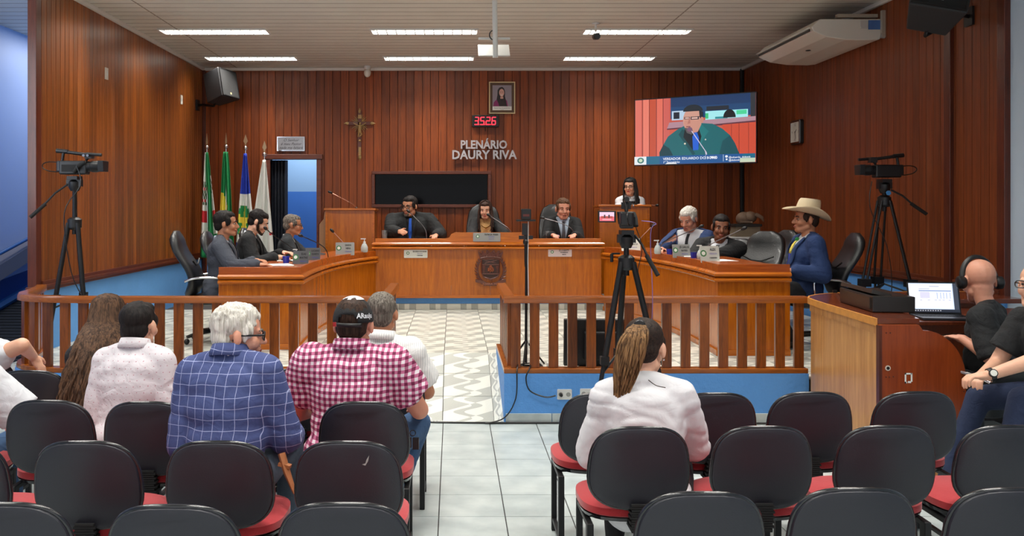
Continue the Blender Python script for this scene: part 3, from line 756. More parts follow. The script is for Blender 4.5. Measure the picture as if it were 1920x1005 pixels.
for i in range(26):
    a = 2*PI*i/26+0.06
    if abs(math.sin(a)) < 0.3 or abs(math.cos(a)) < 0.16: continue
    r1 = 0.145 if i % 2 else 0.115
    c = cp(675, 231.5)+Vector((0, 0.008, 0)); d = Vector((math.cos(a), 0, math.sin(a)))
    b.cone(c+d*0.03, c+d*r1, 0.009, 0.004, 5)
b.build('rays', M_bronze, cf, 30)
b = MB(); yy = Vector((0, -0.035, 0))
b.ball(cp(675.5, 232)+yy, (0.018, 0.02, 0.022))
b.tube([cp(675, 235)+yy, cp(675, 241)+yy, cp(675, 249)+yy], [0.026, 0.028, 0.022], 8)
for s_ in (-1, 1): b.tube([cp(675+s_*2, 236.5)+yy, cp(675+s_*7, 234)+yy, cp(675+s_*12, 230.5)+yy], [0.010, 0.009, 0.007], 6)
b.tube([cp(674, 249)+yy, cp(673, 253)+yy, cp(672, 257)+yy], [0.016, 0.013, 0.009], 6); b.tube([cp(676, 249)+yy, cp(679, 252)+yy, cp(675, 257)+yy], [0.016, 0.014, 0.009], 6)
b.ball(cp(675, 248.5)+yy, (0.032, 0.02, 0.018))
b.build('figure', M_bronze, cf, 50)

# wall clock on right wall
q = P(1499, 248, 11.3)
wc = thing('wall_clock', 'small rectangular wall clock with black frame on the right planks', 'clock', (XR-0.014, 11.3, q.z-0.15))
CM = frame_M((0, 0, 0.15), (0, -1, 0), (0, 0, 1)); 
MB().prism(rrect(0.33, 0.31, 0.03, 3), 0.045, CM).build('case', M_black, wc, bevel=0.006)
ring(0.30, 0.285, 0.016, 0.045, 0.055, CM).build('bezel', M_chrome, wc)
MB().prism(rrect(0.27, 0.255, 0.01, 2), 0.048, CM, 0.044).build('dial', mat('clock dial', (206, 208, 198), 0.4), wc)
MB().prism([(-0.006, -0.01), (0.006, -0.01), (0.003, 0.06), (-0.003, 0.06)], 0.051, CM @ Matrix.Rotation(-1.0, 4, 'Z'), 0.049).prism([(-0.004, -0.01), (0.004, -0.01), (0.002, 0.09), (-0.002, 0.09)], 0.053, CM @ Matrix.Rotation(3.5, 4, 'Z'), 0.051).build('hands', M_ink, wc)
for i, s in enumerate(('12', '3', '6', '9')):
    a = PI/2-i*PI/2
    text(s, 0.05, M_ink, wc, 'numeral', M=CM @ Matrix.Translation((0.10*math.cos(a), 0.095*math.sin(a), 0.049)))
# switch plates on left wall
for (px, py, d, lab) in ((195, 138, 9.72, 'white switch plate high on the left planks, nearer one'), (338.5, 187, 12.4, 'white switch plate high on the left planks, nearer the corner')):
    q = P(px, py, d)
    s_ = thing('switch_plate', lab, 'switch', (XL+0.014, d, q.z))
    MB().b2(0, 0.012, -0.04, 0.04, -0.065, 0.065).build('plate', M_cream, s_, bevel=0.003)
    MB().b2(0.012, 0.016, -0.012, 0.012, -0.02, 0.02).build('button', M_white, s_, bevel=0.001)
# outlets
def outlet(loc, face, lab, plug=True, wide=False):
    s_ = thing('power_outlet', lab, 'outlet', loc)
    M = frame_M((0, 0, 0), (1, 0, 0) if face == 'y' else (0, -1, 0), (0, 0, 1))
    w = 0.115 if wide else 0.075
    MB().prism(rrect(w, 0.08 if wide else 0.115, 0.006, 2), 0.009, M).build('plate', M_white, s_)
    for sx in ((-0.03, 0.03) if wide else (0,)): MB().prism(ell(sx, 0, 0.018, 0.018, 12), 0.0105, M, 0.009).build('socket', M_plate, s_)
    if plug: MB().tube([M @ Vector((-0.03 if wide else 0, 0, 0.009)), M @ Vector((-0.03 if wide else 0, 0, 0.045))], 0.013, 8).build('plug', M_black, s_, 60)
outlet((0.875, 6.93, 0.225), 'y', 'white double outlet with black plug on the blue kerb', True, True)
outlet((1.055, 6.93, 0.23), 'y', 'white double outlet without plug, behind the chair on the blue kerb', False, True)
outlet((XR, 10.0-0.0, P(1605, 530, 9.7).z), 'x', 'white outlet with black plug low on the right wall', True)
outlet((-1.72, 11.66, 0.42), 'y', 'small white outlet low beside the head table', False)

# speakers
def speaker(name_lab, loc, yaw, tilt, roll, w, h, d, arm_to, logo=False):
    t = thing('loudspeaker', name_lab, 'loudspeaker', loc)
    R = Matrix.Rotation(yaw, 4, 'Z') @ Matrix.Rotation(tilt, 4, 'X') @ Matrix.Rotation(roll, 4, 'Y')
    b = MB(); poly = [(-w/2, -d/2), (w/2, -d/2), (w/2*0.7, d/2), (-w/2*0.7, d/2)]
    b.prism(poly, h/2, R, -h/2); b.build('cabinet', mat('speaker cabinet', (34, 34, 36), 0.6, bump=0.2, bscale=200), t, bevel=0.012)
    G = R @ frame_M((0, -d/2, 0), (1, 0, 0), (0, 0, 1))
    MB().prism(rrect(w*0.88, h*0.90, 0.02, 2), 0.012, G).build('grille', mat('speaker grille', (14, 14, 15), 0.7, bump=0.8, bscale=400), t)
    ring(w*0.94, h*0.95, 0.012, 0, 0.016, G).build('grille_frame', M_black, t)
    if logo:
        MB().prism(rrect(0.05, 0.055, 0.004, 2), 0.015, G @ Matrix.Translation((0, -h*0.32, 0))).build('badge', M_platew, t)
        text('R', 0.05, M_ink, t, 'badge_letter', M=G @ Matrix.Translation((0, -h*0.32, 0.0155)), bold=0.002)
    else: MB().prism(rrect(0.03, 0.03, 0.004, 2), 0.015, G @ Matrix.Translation((0, -h*0.36, 0))).build('badge', M_gold, t)
    a = Vector(arm_to)-Vector(loc)
    MB().tube([R @ Vector((0, d*0.3, -h*0.42)), R @ Vector((0, d*0.5, -h*0.55)), (a.x*0.75, a.y*0.75, a.z), a], 0.018, 8).box(a, (0.03, 0.12, 0.16) if abs(a.x) > 0.1 else (0.12, 0.03, 0.16)).build('wall_bracket', M_blackm, t, 60)
    return t
q = P(410, 163, 12.9)
speaker('black loudspeaker angled in the upper back left corner', (q.x+0.02, q.y, q.z), math.radians(64), math.radians(-14), math.radians(4), 0.38, 0.44, 0.34, (XL+0.03, 13.15, q.z-0.24))
q = P(1760, -10, 7.35)
speaker('black loudspeaker on a wall arm high on the right planks', (q.x, q.y, q.z+0.02), math.radians(-14), math.radians(-20), math.radians(16), 0.44, 0.56, 0.38, (XR-0.02, 7.55, q.z-0.14), True)

# air conditioner
ac = thing('air_conditioner', 'long cream air conditioner hung under the ceiling by the right wall', 'air conditioner', (4.1, 9.9, 3.4))
prof = [(3.74, 3.60), (3.70, 3.56), (3.715, 3.515), (3.85, 3.455), (4.05, 3.425), (4.30, 3.42), (4.40, 3.43), (4.42, 3.47), (4.42, 3.64), (3.78, 3.64)]
AM = Matrix(((1, 0, 0, 0), (0, 0, -1, 0), (0, 1, 0, 0), (0, 0, 0, 1)))
b = MB(); b.prism(prof, -10.70, AM, -9.08); b.build('housing', M_cream, ac, bevel=0.008, world=True)
b = MB(); b.add([(3.748, 9.13, 3.606), (3.688, 9.13, 3.545), (3.748, 10.65, 3.606), (3.688, 10.65, 3.545), (3.758, 9.13, 3.60), (3.70, 9.13, 3.54), (3.758, 10.65, 3.60), (3.70, 10.65, 3.54)],
      [(0, 1, 3, 2), (4, 6, 7, 5), (0, 2, 6, 4), (1, 5, 7, 3), (0, 4, 5, 1), (2, 3, 7, 6)])
b.build('louvre', mat('louvre inside', (196, 192, 180), 0.5), ac, world=True)
MB().b2(3.69, 3.70, 9.13, 10.65, 3.520, 3.546).build('air_slot', M_black, ac, world=True)
MB().b2(3.672, 3.690, 9.1, 10.68, 3.548, 3.556).build('flap', M_white, ac, world=True)
MB().ball((3.93, 9.75, 3.432), (0.03, 0.03, 0.006)).build('sensor', M_black, ac, world=True)
for q_ in ((3.98, 4.40, 9.12, 9.17, 3.665, 3.70), (4.40, 4.44, 9.03, 9.07, 3.45, 3.72), (3.98, 4.44, 10.4, 10.46, 3.66, 3.70)):
    MB().b2(*q_).build('mounting_bar', mat('galvanised bar', (176, 166, 150), 0.5, 0.3), ac, world=True)
MB().b2(4.28, 4.40, 9.068, 9.078, 3.53, 3.625).build('energy_label', mat('blue energy label', (70, 110, 170), 0.5), ac, world=True)
MB().b2(4.20, 4.27, 9.068, 9.078, 3.54, 3.62).build('rating_plate', mat('rating plate paper', (196, 192, 184), 0.5), ac, world=True)
MB().tube([(4.40, 9.07, 3.47), (4.46, 9.05, 3.46)], 0.03, 8).build('pipe_stub', M_plate, ac, world=True)
# ================================================================ RAILINGS
ZB0, ZB1 = 0.425, 0.94
bal0 = None
def railing(lab, path, straight_pts, name='railing'):
    global bal0
    t = thing(name, lab, 'railing', (path[0][0], path[0][1], 0.385))
    pr = [(-0.045, 0.94), (-0.045, 0.975), (-0.036, 0.992), (0.036, 0.992), (0.045, 0.975), (0.045, 0.94)]
    MB().sweep(path, pr).build('top_rail', W_rail, t, 50, world=True)
    MB().sweep(path, [(-0.05, 0.386), (-0.05, 0.425), (0.05, 0.425), (0.05, 0.386)]).build('bottom_rail', W_rail, t, bevel=0.004, world=True)
    for (x, y, a) in straight_pts:
        l = (x-path[0][0], y-path[0][1], ZB0-0.385)
        if bal0 is None:
            bal0 = MB().box((0, 0, (ZB1-ZB0)/2), (0.076, 0.034, ZB1-ZB0)).build('baluster', W_bal, t, bevel=0.003); bal0.location = l; bal0.rotation_euler = (0, 0, a)
        else: inst(bal0, 'baluster', l, t, rot=(0, 0, a))
    return t
# right railing: front run and aisle return
prs = [((967+35.33*k-850)/FPX*6.99, 6.99, 0) for k in range(16)]
railing('straight wooden railing on the right kerb, from the aisle to the control desk', [(0.40, 6.99), (2.80, 6.99)], prs)
railing('short wooden railing return on the right of the aisle', [(0.45, 8.2), (0.45, 7.02)], [(0.45, 7.12+0.17*k, PI/2) for k in range(7)])
MB_ = MB().b2(0.395, 0.47, 6.95, 7.03, 0.385, 0.94)
# left railing with curved end
def along(path, s0, ds, n):
    out = []; L = 0; want = s0; segs = list(zip(path, path[1:]))
    for (a, b) in segs:
        d = math.hypot(b[0]-a[0], b[1]-a[1])
        while want <= L+d and len(out) < n:
            f = (want-L)/d; out.append((a[0]+(b[0]-a[0])*f, a[1]+(b[1]-a[1])*f, math.atan2(b[1]-a[1], b[0]-a[0]))); want += ds
        L += d
    return out
railing('long wooden railing on the left kerb, curving round to the left wall', RAILL, along(RAILL, 0.10, 0.152, 40))
railing('short wooden railing return on the left of the aisle', [(-0.55, 7.03), (-0.55, 8.2)], [(-0.55, 7.12+0.17*k, PI/2) for k in range(7)])

# ================================================================ DESKS
def desk_profiles(b, path, z0, ztop):
    b.sweep(path, [(-0.03, ztop-0.115), (0.0, ztop-0.115), (0.0, ztop), (-0.03, ztop)])
def mould(path, z, b=None):
    b = b or MB()
    b.sweep(path, [(-0.02, z-0.03), (0.03, z-0.03), (0.045, z-0.018), (0.045, z-0.004), (0.02, z+0.012), (-0.02, z+0.012)])
    return b
def resample(path, n):
    seg = list(zip(path, path[1:])); Ls = [math.hypot(b[0]-a[0], b[1]-a[1]) for a, b in seg]; tot = sum(Ls); out = []
    for k in range(n+1):
        want = tot*k/n; L = 0
        for (a, b), d in zip(seg, Ls):
            if want <= L+d+1e-9: f = (want-L)/d; out.append((a[0]+(b[0]-a[0])*f, a[1]+(b[1]-a[1])*f)); break
            L += d
    return out
def side_desk(lab, corner, outer, curve, ztop, sgn, depth=0.52):
    """curve: list of xy from the front corner to the far end; outer: xy of the outer front end"""
    t = thing('council_desk', lab, 'desk', (corner[0], corner[1], ZS))
    path = [outer, corner]+curve if sgn > 0 else list(reversed(curve))+[corner, outer]
    full = path
    mb = mould(full, ztop-0.082); mb = mould(full, ztop-0.130, mb)
    mb.build('moulding', W_deskx, t, bevel=0.002, world=True)
    MB().sweep(full, [(-0.03, ztop-0.12), (0.0, ztop-0.12), (0.0, ztop), (-0.03, ztop)]).build('upper_band', W_desk_top, t, bevel=0.002, world=True)
    MB().sweep(full, [(-0.02, ZS), (0.018, ZS), (0.018, ZS+0.055), (-0.02, ZS+0.055)]).build('plinth', W_deskx, t, bevel=0.003, world=True)
    fr = [outer, corner]
    MB().sweep(fr if sgn > 0 else [corner, outer], [(-0.025, ZS+0.05), (0, ZS+0.05), (0, ztop-0.12), (-0.025, ztop-0.12)]).build('front_panel', W_desk, t, world=True)
    cpts = resample([corner]+curve, 15)
    for a, b in zip(cpts, cpts[1:]):
        d = Vector((b[0]-a[0], b[1]-a[1])); L = d.length; d /= L; g = 0.0015
        a2 = (a[0]+d.x*g, a[1]+d.y*g); b2 = (b[0]-d.x*g, b[1]-d.y*g)
        MB().sweep([a2, b2] if sgn > 0 else [b2, a2], [(-0.025, ZS+0.05), (-0.002, ZS+0.05), (-0.002, ztop-0.12), (-0.025, ztop-0.12)]).build('panel_board', W_desk, t, world=True)
    # worktop between the curve and its offset
    out = []
    P2 = [Vector(p) for p in [corner]+curve]
    for i in range(len(P2)):
        a = (P2[i]-P2[i-1]) if i else (P2[1]-P2[0]); b_ = (P2[i+1]-P2[i]) if i < len(P2)-1 else a
        d = (a.normalized()+b_.normalized()).normalized(); nrm = Vector((-d.y, d.x)) if sgn > 0 else Vector((d.y, -d.x))
        out.append(P2[i]+nrm*depth)
    poly = [tuple(p-(p-o).normalized()*0.03) for p, o in zip(P2, out)]+[tuple(o) for o in reversed(out)]
    out[0] = Vector((outer[0]+(0.03 if sgn > 0 else -0.03), outer[1]+0.035))
    poly = [tuple(p+(o-p).normalized()*0.03) for p, o in zip(P2, out)]+[tuple(o) for o in reversed(out)]
    poly[0] = (poly[0][0], corner[1]+0.035)
    b = MB(); n = len(P2)
    rows = [[(poly[i][0], poly[i][1], ztop-0.034) for i in range(n)], [(poly[2*n-1-i][0], poly[2*n-1-i][1], ztop-0.034) for i in range(n)]]
    vs = rows[0]+rows[1]+[(x, y, z+0.028) for x, y, z in rows[0]+rows[1]]
    fs = []
    for i in range(n-1):
        fs += [(i, i+1, n+i+1, n+i), (2*n+i, 3*n+i, 3*n+i+1, 2*n+i+1), (i, 2*n+i, 2*n+i+1, i+1), (n+i, n+i+1, 3*n+i+1, 3*n+i)]
    fs += [(0, n, 3*n, 2*n), (n-1, 3*n-1, 4*n-1, 2*n-1)]
    b.add(vs, fs); b.build('worktop', W_desk_top, t, world=True)
    b = MB()
    for k in (0, n//2, n-1):
        p, o = P2[k], out[k]; c = (p+o)/2; a = math.atan2((o-p).y, (o-p).x)
        b.box((c.x, c.y+(0.03 if k == 0 else 0), (ZS+ztop-0.034)/2), ((o-p).length-0.06, 0.03, ztop-0.036-ZS), rz=a)
    b.build('support_panel', W_dark, t, world=True)
    return t
LC = [tuple(p[:2]) for p in bez((-1.46, 8.40, 0), (-1.50, 9.4, 0), (-1.46, 10.6, 0), (-1.02, 11.58, 0), 12)]
side_desk('curved wooden council desk on the left of the aisle, seating three men', LC[0], (-2.24, 8.40), LC[1:], 1.125, 1)
RC = [tuple(p[:2]) for p in bez((2.42, 8.05, 0), (2.46, 9.2, 0), (2.38, 10.4, 0), (1.98, 11.58, 0), 12)]
side_desk('curved wooden council desk on the right, seating the grey suit and blue suit men', RC[0], (3.08, 8.05), RC[1:], 1.175, -1)

# head table
HX0, HX1, HY = -1.03, 1.95, 11.6
ht = thing('head_table', 'long wooden head table facing the hall with a carved coat of arms', 'desk', ((HX0+HX1)/2, HY, ZD))
for i, (a, b_) in enumerate(((HX0, -0.56), (-0.56, -0.03), (-0.03, 0.49), (0.49, 1.0), (1.0, 1.48), (1.48, HX1))):
    MB().b2(a+0.001, b_-0.001, HY, HY+0.025, ZD+0.03, 1.16).build('panel_board', W_desk, ht, world=True)
for s_ in (0, 1):
    x = (HX0+0.012, HX1-0.012)[s_]; MB().b2(x-0.012, x+0.012, HY+0.025, HY+0.62, ZD+0.03, 1.16).build('side_panel', W_desk, ht, world=True)
mb = MB()
pth = [(HX0, HY+0.6), (HX0, HY), (HX1, HY), (HX1, HY+0.6)]
mb = mould(pth, 1.222, mb); mb = mould(pth, 1.170, mb); mb.build('moulding', W_deskx, ht, bevel=0.002, world=True)
MB().sweep(pth, [(-0.02, ZD), (0.02, ZD), (0.02, ZD+0.04), (-0.02, ZD+0.04)]).build('plinth', W_deskx, ht, bevel=0.003, world=True)
bd = [(HX0, 1.205), (HX1, 1.205), (HX1, 1.285), (1.06, 1.285), (1.02, 1.30), (1.0, 1.34), (0.96, 1.365), (0.02, 1.365), (-0.03, 1.34), (-0.05, 1.30), (-0.09, 1.285), (HX0, 1.285)]
MB().prism(bd, -(HY+0.004), Matrix(((1, 0, 0, 0), (0, 0, -1, 0), (0, 1, 0, 0), (0, 0, 0, 1))), -(HY+0.034)).build('upper_band', W_deskx, ht, bevel=0.003, world=True)
MB().b2(HX0, HX1, HY+0.034, HY+0.62, 1.225, 1.255).build('worktop', W_desk_top, ht, bevel=0.003, world=True)

# coat of arms
ea = Vector((0.49, HY, 0.888)); es = HY/FPX*1.0
em = thing('coat_of_arms', 'carved dark wooden coat of arms with crown and laurel on the head table front', 'emblem', (ea.x, HY-0.002, ea.z))
EM = frame_M((0, 0, 0), (1, 0, 0), (0, 0, 1))
b = MB(); b.prism([(-0.115, 0.12), (0.115, 0.12), (0.115, -0.05), (0.09, -0.10), (0, -0.135), (-0.09, -0.10), (-0.115, -0.05)], 0.022, EM); b.build('shield', mat('dark carved field', (58, 28, 18), 0.4), em, bevel=0.004)
b = MB(); sh = [(-0.12, 0.125), (0.12, 0.125), (0.12, -0.05), (0.093, -0.105), (0, -0.14), (-0.093, -0.105), (-0.12, -0.05), (-0.12, 0.125)]
b.tube([EM @ Vector((x, y, 0.026)) for x, y in sh], 0.009, 6)
b.tube([EM @ Vector((-0.11, 0.052, 0.028)), EM @ Vector((0.11, 0.052, 0.028))], 0.007, 6); b.tube([EM @ Vector((-0.11, -0.068, 0.028)), EM @ Vector((0.11, -0.068, 0.028))], 0.007, 6)
b.tube([EM @ Vector((-0.08, 0.068, 0.028)), EM @ Vector((0.08, 0.11, 0.03))], 0.006, 6); b.tube([EM @ Vector((0.08, 0.068, 0.028)), EM @ Vector((-0.08, 0.11, 0.03))], 0.006, 6)
for sx in (-1, 1):
    b.prism([(sx*0.088-0.018, 0.04), (sx*0.088+0.018, 0.04), (sx*0.088+0.014, 0.01), (sx*0.088+0.005, -0.01), (sx*0.088+0.005, -0.055), (sx*0.088-0.005, -0.055), (sx*0.088-0.005, -0.01), (sx*0.088-0.014, 0.01)], 0.034, EM)
b.build('shield_relief', W_carve, em, 40)
b = MB(); rr = random.Random(3)
for k in range(26):
    a = rr.uniform(0, 2*PI); r = rr.uniform(0, 0.038); b.ball(EM @ Vector((r*math.cos(a), -0.005+r*1.1*math.sin(a), 0.03)), rr.uniform(0.008, 0.014), nu=6, nv=4)
b.build('central_figure', mat('reddish carving', (132, 66, 34), 0.4), em, 40)
b = MB()
b.prism([(-0.14, 0.135), (0.14, 0.135), (0.165, 0.225), (0.125, 0.20), (0.11, 0.235), (0.07, 0.205), (0.045, 0.245), (0, 0.21), (-0.045, 0.245), (-0.07, 0.205), (-0.11, 0.235), (-0.125, 0.20), (-0.165, 0.225)], 0.03, EM)
for x in (-0.12, -0.04, 0.04, 0.12): b.ball(EM @ Vector((x, 0.215 if abs(x) < 0.1 else 0.205, 0.034)), 0.014, nu=8, nv=5)
for i in range(9): b.ball(EM @ Vector((-0.12+i*0.03, 0.165, 0.032)), 0.010, nu=6, nv=4)
b.tube([EM @ Vector((-0.13+0.26*i/8, 0.138+0.02*math.sin(PI*i/8), 0.03)) for i in range(9)], 0.012, 6)
b.build('crown', W_carve, em, 40)
for sx in (-1, 1):
    b = MB()
    for i in range(15):
        a = math.radians(-78+i*10.5); R0 = 0.175
        c = Vector((sx*R0*math.cos(a), R0*math.sin(a)*1.12-0.01, 0.018))
        for off, ln in ((0.55, 0.062), (-0.35, 0.055), (0.1, 0.05)):
            d = Vector((sx*math.cos(a+PI/2-off), math.sin(a+PI/2-off), 0.15)).normalized()
            p0 = EM @ c; p1 = EM @ (c+d*ln*0.5); p2 = EM @ (c+d*ln)
            b.tube([p0, p1, p2], [0.004, 0.011, 0.002], 5)
    b.build('laurel_branch', W_carve, em, 40)
b = MB()
pts = [(-0.20, -0.15), (-0.12, -0.165), (-0.06, -0.19), (0, -0.20), (0.06, -0.19), (0.12, -0.165), (0.20, -0.15)]
b.grid([[EM @ Vector((x, y-0.026, 0.034)) for x, y in pts], [EM @ Vector((x, y+0.014, 0.038)) for x, y in pts]])
b.build('ribbon', W_carve, em, solid=0.012)
text('JUARA MT', 0.036, mat('ribbon letters', (168, 104, 78), 0.4), em, 'ribbon_lettering', M=EM @ Matrix.Translation((0.0, -0.20, 0.045)), sx=1.3)

# name plates
def plate(lab, c, rot, w, h, lines, m, tilt=0.0, group=None, small=False):
    """c: bottom centre; rot about z (face normal -y at 0)"""
    t = thing('name_plate', lab, 'sign', c, rot, group)
    M = Matrix.Rotation(tilt, 4, 'X') @ frame_M((0, 0, h/2), (1, 0, 0), (0, 0, 1))
    MB().prism(rrect(w, h, 0.008, 2), 0.0, M, -0.006).build('plate', m, t)
    e = MB(); e.prism(ell(-w*0.33, 0.01, h*0.20, h*0.20, 14), 0.0008, M, 0); e.build('seal', M_inkg, t)
    MB().prism(ell(-w*0.33, 0.01, h*0.12, h*0.12, 12), 0.0014, M, 0.0004).build('seal_centre', M_platew, t)
    n = len(lines)
    for i, (s, sz, mm) in enumerate(lines):
        text(s, sz, mm, t, M=M @ Matrix.Translation((w*0.17, h*0.28-i*h*0.25, 0.0012)), sx=0.72, bold=0.001 if mm is M_ink else 0)
    if not small: MB().box((0, 0.04, 0.004), (w*0.7, 0.08, 0.008)).build('foot', M_plate, t)
    return t
plate('grey name plate reading PATRICIA VIVIAN on the head table band', (0.44, HY-0.010, 1.245), 0, 0.36, 0.115, [('PATRICIA VIVIAN', 0.032, M_ink), ('PRESIDENTE', 0.02, M_inkb), ('VEREADORA', 0.018, M_inkb)], M_plate, small=True)
plate('worn white name plate screwed to the head table below the green jacket man', (-0.495, HY-0.009, 1.03), 0, 0.31, 0.105, [('EDUARDO DO BONK', 0.026, M_ink), ('VEREADOR', 0.02, M_inkb), ('1º SECRETÁRIO', 0.016, M_ink)], M_platew, small=True)
plate('pinkish white name plate screwed to the right of the coat of arms', (1.405, HY-0.009, 1.045), 0, 0.31, 0.105, [('JOÃO RISOTTI', 0.028, M_ink), ('VICE-PRESIDENTE', 0.018, M_ink), ('VEREADOR', 0.014, M_ink)], mat('pinkish plate', (226, 206, 204), 0.4), small=True)
M_pd = mat('smoky plate', (92, 92, 94), 0.3, 0.2)
def on_curve(px, py, z):               # world point at a height seen at a pixel
    d = (CAMZ-z)*FPX/(py-388); return Vector(((px-850)*d/FPX, d, z))
zl, zr = 1.125, 1.175
plate('dark smoky name plate nearest the camera on the left desk', (-1.555, 8.95, zl-0.02), math.radians(-6), 0.165, 0.15, [('ELIAS', 0.03, M_ink), ('MARTINS', 0.028, M_ink), ('VEREADOR', 0.02, M_inkb)], M_pd, -0.2)
plate('dark smoky name plate second from the camera on the left desk', (-1.54, 9.62, zl-0.02), math.radians(-4), 0.165, 0.15, [('LUCIANO', 0.028, M_ink), ('OLIVETO', 0.028, M_ink), ('VEREADOR', 0.02, M_inkb)], M_pd, -0.2)
plate('light grey name plate at the far end of the left desk', (-1.335, 10.85, zl-0.02), math.radians(8), 0.23, 0.16, [('SANDIA', 0.03, M_ink), ('NEIVA', 0.03, M_ink), ('VEREADORA', 0.02, M_inkb)], M_plate, -0.2)
plate('white name plate at the far end of the right desk', (2.20, 10.9, zr-0.02), math.radians(-10), 0.23, 0.16, [('ZÉ', 0.03, M_ink), ('GALVÃO', 0.03, M_ink), ('VEREADOR', 0.02, M_inkb)], M_platew, -0.2)
plate('grey name plate before the white haired man on the right desk', (2.455, 9.45, zr-0.02), math.radians(10), 0.20, 0.145, [('ZÉ CARLOS', 0.03, M_ink), ('NAVIRÁ', 0.028, M_ink), ('VEREADOR', 0.02, M_inkb)], M_plate, -0.2)
plate('silver name plate reading ALEX before the dark suited man on the right desk', (2.52, 8.62, zr-0.02), math.radians(10), 0.20, 0.165, [('ALEX', 0.036, M_ink), ('VEREADOR', 0.022, M_inkb), ('2º SECRETÁRIO', 0.016, M_ink)], mat('silver plate', (206, 208, 198), 0.3, 0.3), -0.2)

# lecterns
def lectern(lab, x0, x1, y, z0, ztop, wing):
    t = thing('lectern', lab, 'lectern', ((x0+x1)/2, y, z0))
    zs = ztop-0.26; xw = x0-0.10 if wing else x0
    MB().b2(x0, x1, y, y+0.025, z0, ztop-0.03).build('front_panel', W_desk, t, world=True)
    b = MB()
    if wing:
        M = Matrix(((1, 0, 0, 0), (0, 0, -1, 0), (0, 1, 0, 0), (0, 0, 0, 1)))
        b.prism([(xw, z0), (x0, z0), (x0, ztop-0.03), (xw+0.07, ztop-0.06), (xw+0.06, ztop-0.14), (xw, ztop-0.22)], -(y+0.03), M, -(y+0.055)); b.build('side_wing', mat('pale wing wood', (150, 108, 74), 0.4, var=0.1), t, bevel=0.003, world=True)
        MB().tube([(xw, y+0.03, z0), (xw, y+0.03, ztop-0.22), (xw+0.06, y+0.03, ztop-0.14), (xw+0.07, y+0.03, ztop-0.05)], 0.009, 6).build('wing_edging', W_dark, t, world=True)
    for x in (x0+0.01, x1-0.01): MB().b2(x-0.011, x+0.011, y+0.025, y+0.42, z0, ztop-0.05).build('side_panel', W_desk, t, world=True)
    MB().box(((x0+x1)/2, y+0.22, ztop-0.02), (x1-x0+0.04, 0.5, 0.028), M=Matrix.Rotation(math.radians(-2), 3, 'X')).build('top_board', W_deskx, t, bevel=0.004, world=True)
    MB().b2(x0, x0+0.03, y-0.008, y, z0, ztop-0.04).build('edge_strip', W_deskx, t, world=True); MB().b2(x1-0.03, x1, y-0.008, y, z0, ztop-0.04).build('edge_strip', W_deskx, t, world=True)
    return t
lectern('empty wooden lectern left of the head table with a notched side', -1.75, -1.08, 12.05, ZD, 1.68, True)
lectern('wooden lectern right of the head table where the woman stands', 2.02, 2.71, 12.15, ZD, 1.73, False)

# ================================================================ microphones, desk clutter
def mic(lab, base, mid, head, base_r=0.028, col=None):
    t = thing('gooseneck_microphone', lab, 'microphone', base)
    b0, m, h = Vector(base), Vector(mid), Vector(head)
    pts = bez(b0, b0+(m-b0)*0.7+Vector((0, 0, 0.03)), m, h, 10)
    MB().lathe([(base_r, 0), (base_r, 0.012), (base_r*0.5, 0.022)], 12, b0).build('base', M_black, t, 40, world=True)
    MB().tube(pts, 0.0055, 6).build('gooseneck', col or M_blackm, t, 60, world=True)
    d = (h-pts[-2]).normalized()
    MB().tube([h-d*0.01, h+d*0.004, h+d*0.03, h+d*0.05, h+d*0.058], [0.007, 0.015, 0.019, 0.014, 0.004], 10).build('mic_head', M_black, t, 60, world=True)
    return t
M_cop = mat('pale copper neck', (176, 130, 112), 0.3, 0.6)
M_greyn = mat('grey neck', (110, 108, 110), 0.3, 0.6)
mic('black gooseneck microphone before the young man in the black suit', (-1.60, 9.8, 1.10), P(518, 447, 9.6), P(500, 430, 9.4))
mic('black gooseneck microphone beside the second dark name plate, left desk', (-1.44, 10.15, 1.10), P(612, 462, 10.1), P(567, 443, 9.9))
mic('slender copper microphone behind the light grey name plate, left desk', (-1.30, 11.05, 1.10), P(645, 456, 11.0), P(625, 435, 11.0), col=M_cop)
mic('slender copper microphone on the empty lectern', P(668, 391, 12.25), P(660, 382, 12.2), P(622, 362, 12.1), 0.02, M_cop)
mic('grey gooseneck microphone before the heavy man in black', (-0.36, 11.85, 1.255), P(800, 428, 11.9), P(768, 398, 12.0), col=M_greyn)
mic('black gooseneck microphone before the woman at the head table', (0.80, 11.9, 1.30), P(955, 428, 11.9), P(919, 405, 11.95), col=M_greyn)
mic('grey gooseneck microphone before the man in the striped tie', (1.63, 11.85, 1.255), P(1076, 424, 11.85), P(1020, 409, 11.9), col=M_greyn)
mic('slender copper microphone behind the white name plate, right desk', (2.30, 11.0, 1.15), P(1196, 450, 11.0), P(1222, 425, 10.95), col=M_cop)
mic('grey gooseneck microphone before the white haired man', P(1237, 468, 10.0), P(1240, 456, 10.0), P(1311, 426, 9.8), col=M_greyn)
mic('grey gooseneck microphone crossing the dark suited man', P(1318, 474, 9.2), P(1322, 463, 9.2), P(1391, 430, 9.0), col=M_greyn)
mic('small red tipped microphone at the right edge of the occupied lectern', P(1218, 386, 12.2), P(1222, 386, 12.15), P(1230, 385, 12.05), 0.015, M_cop)

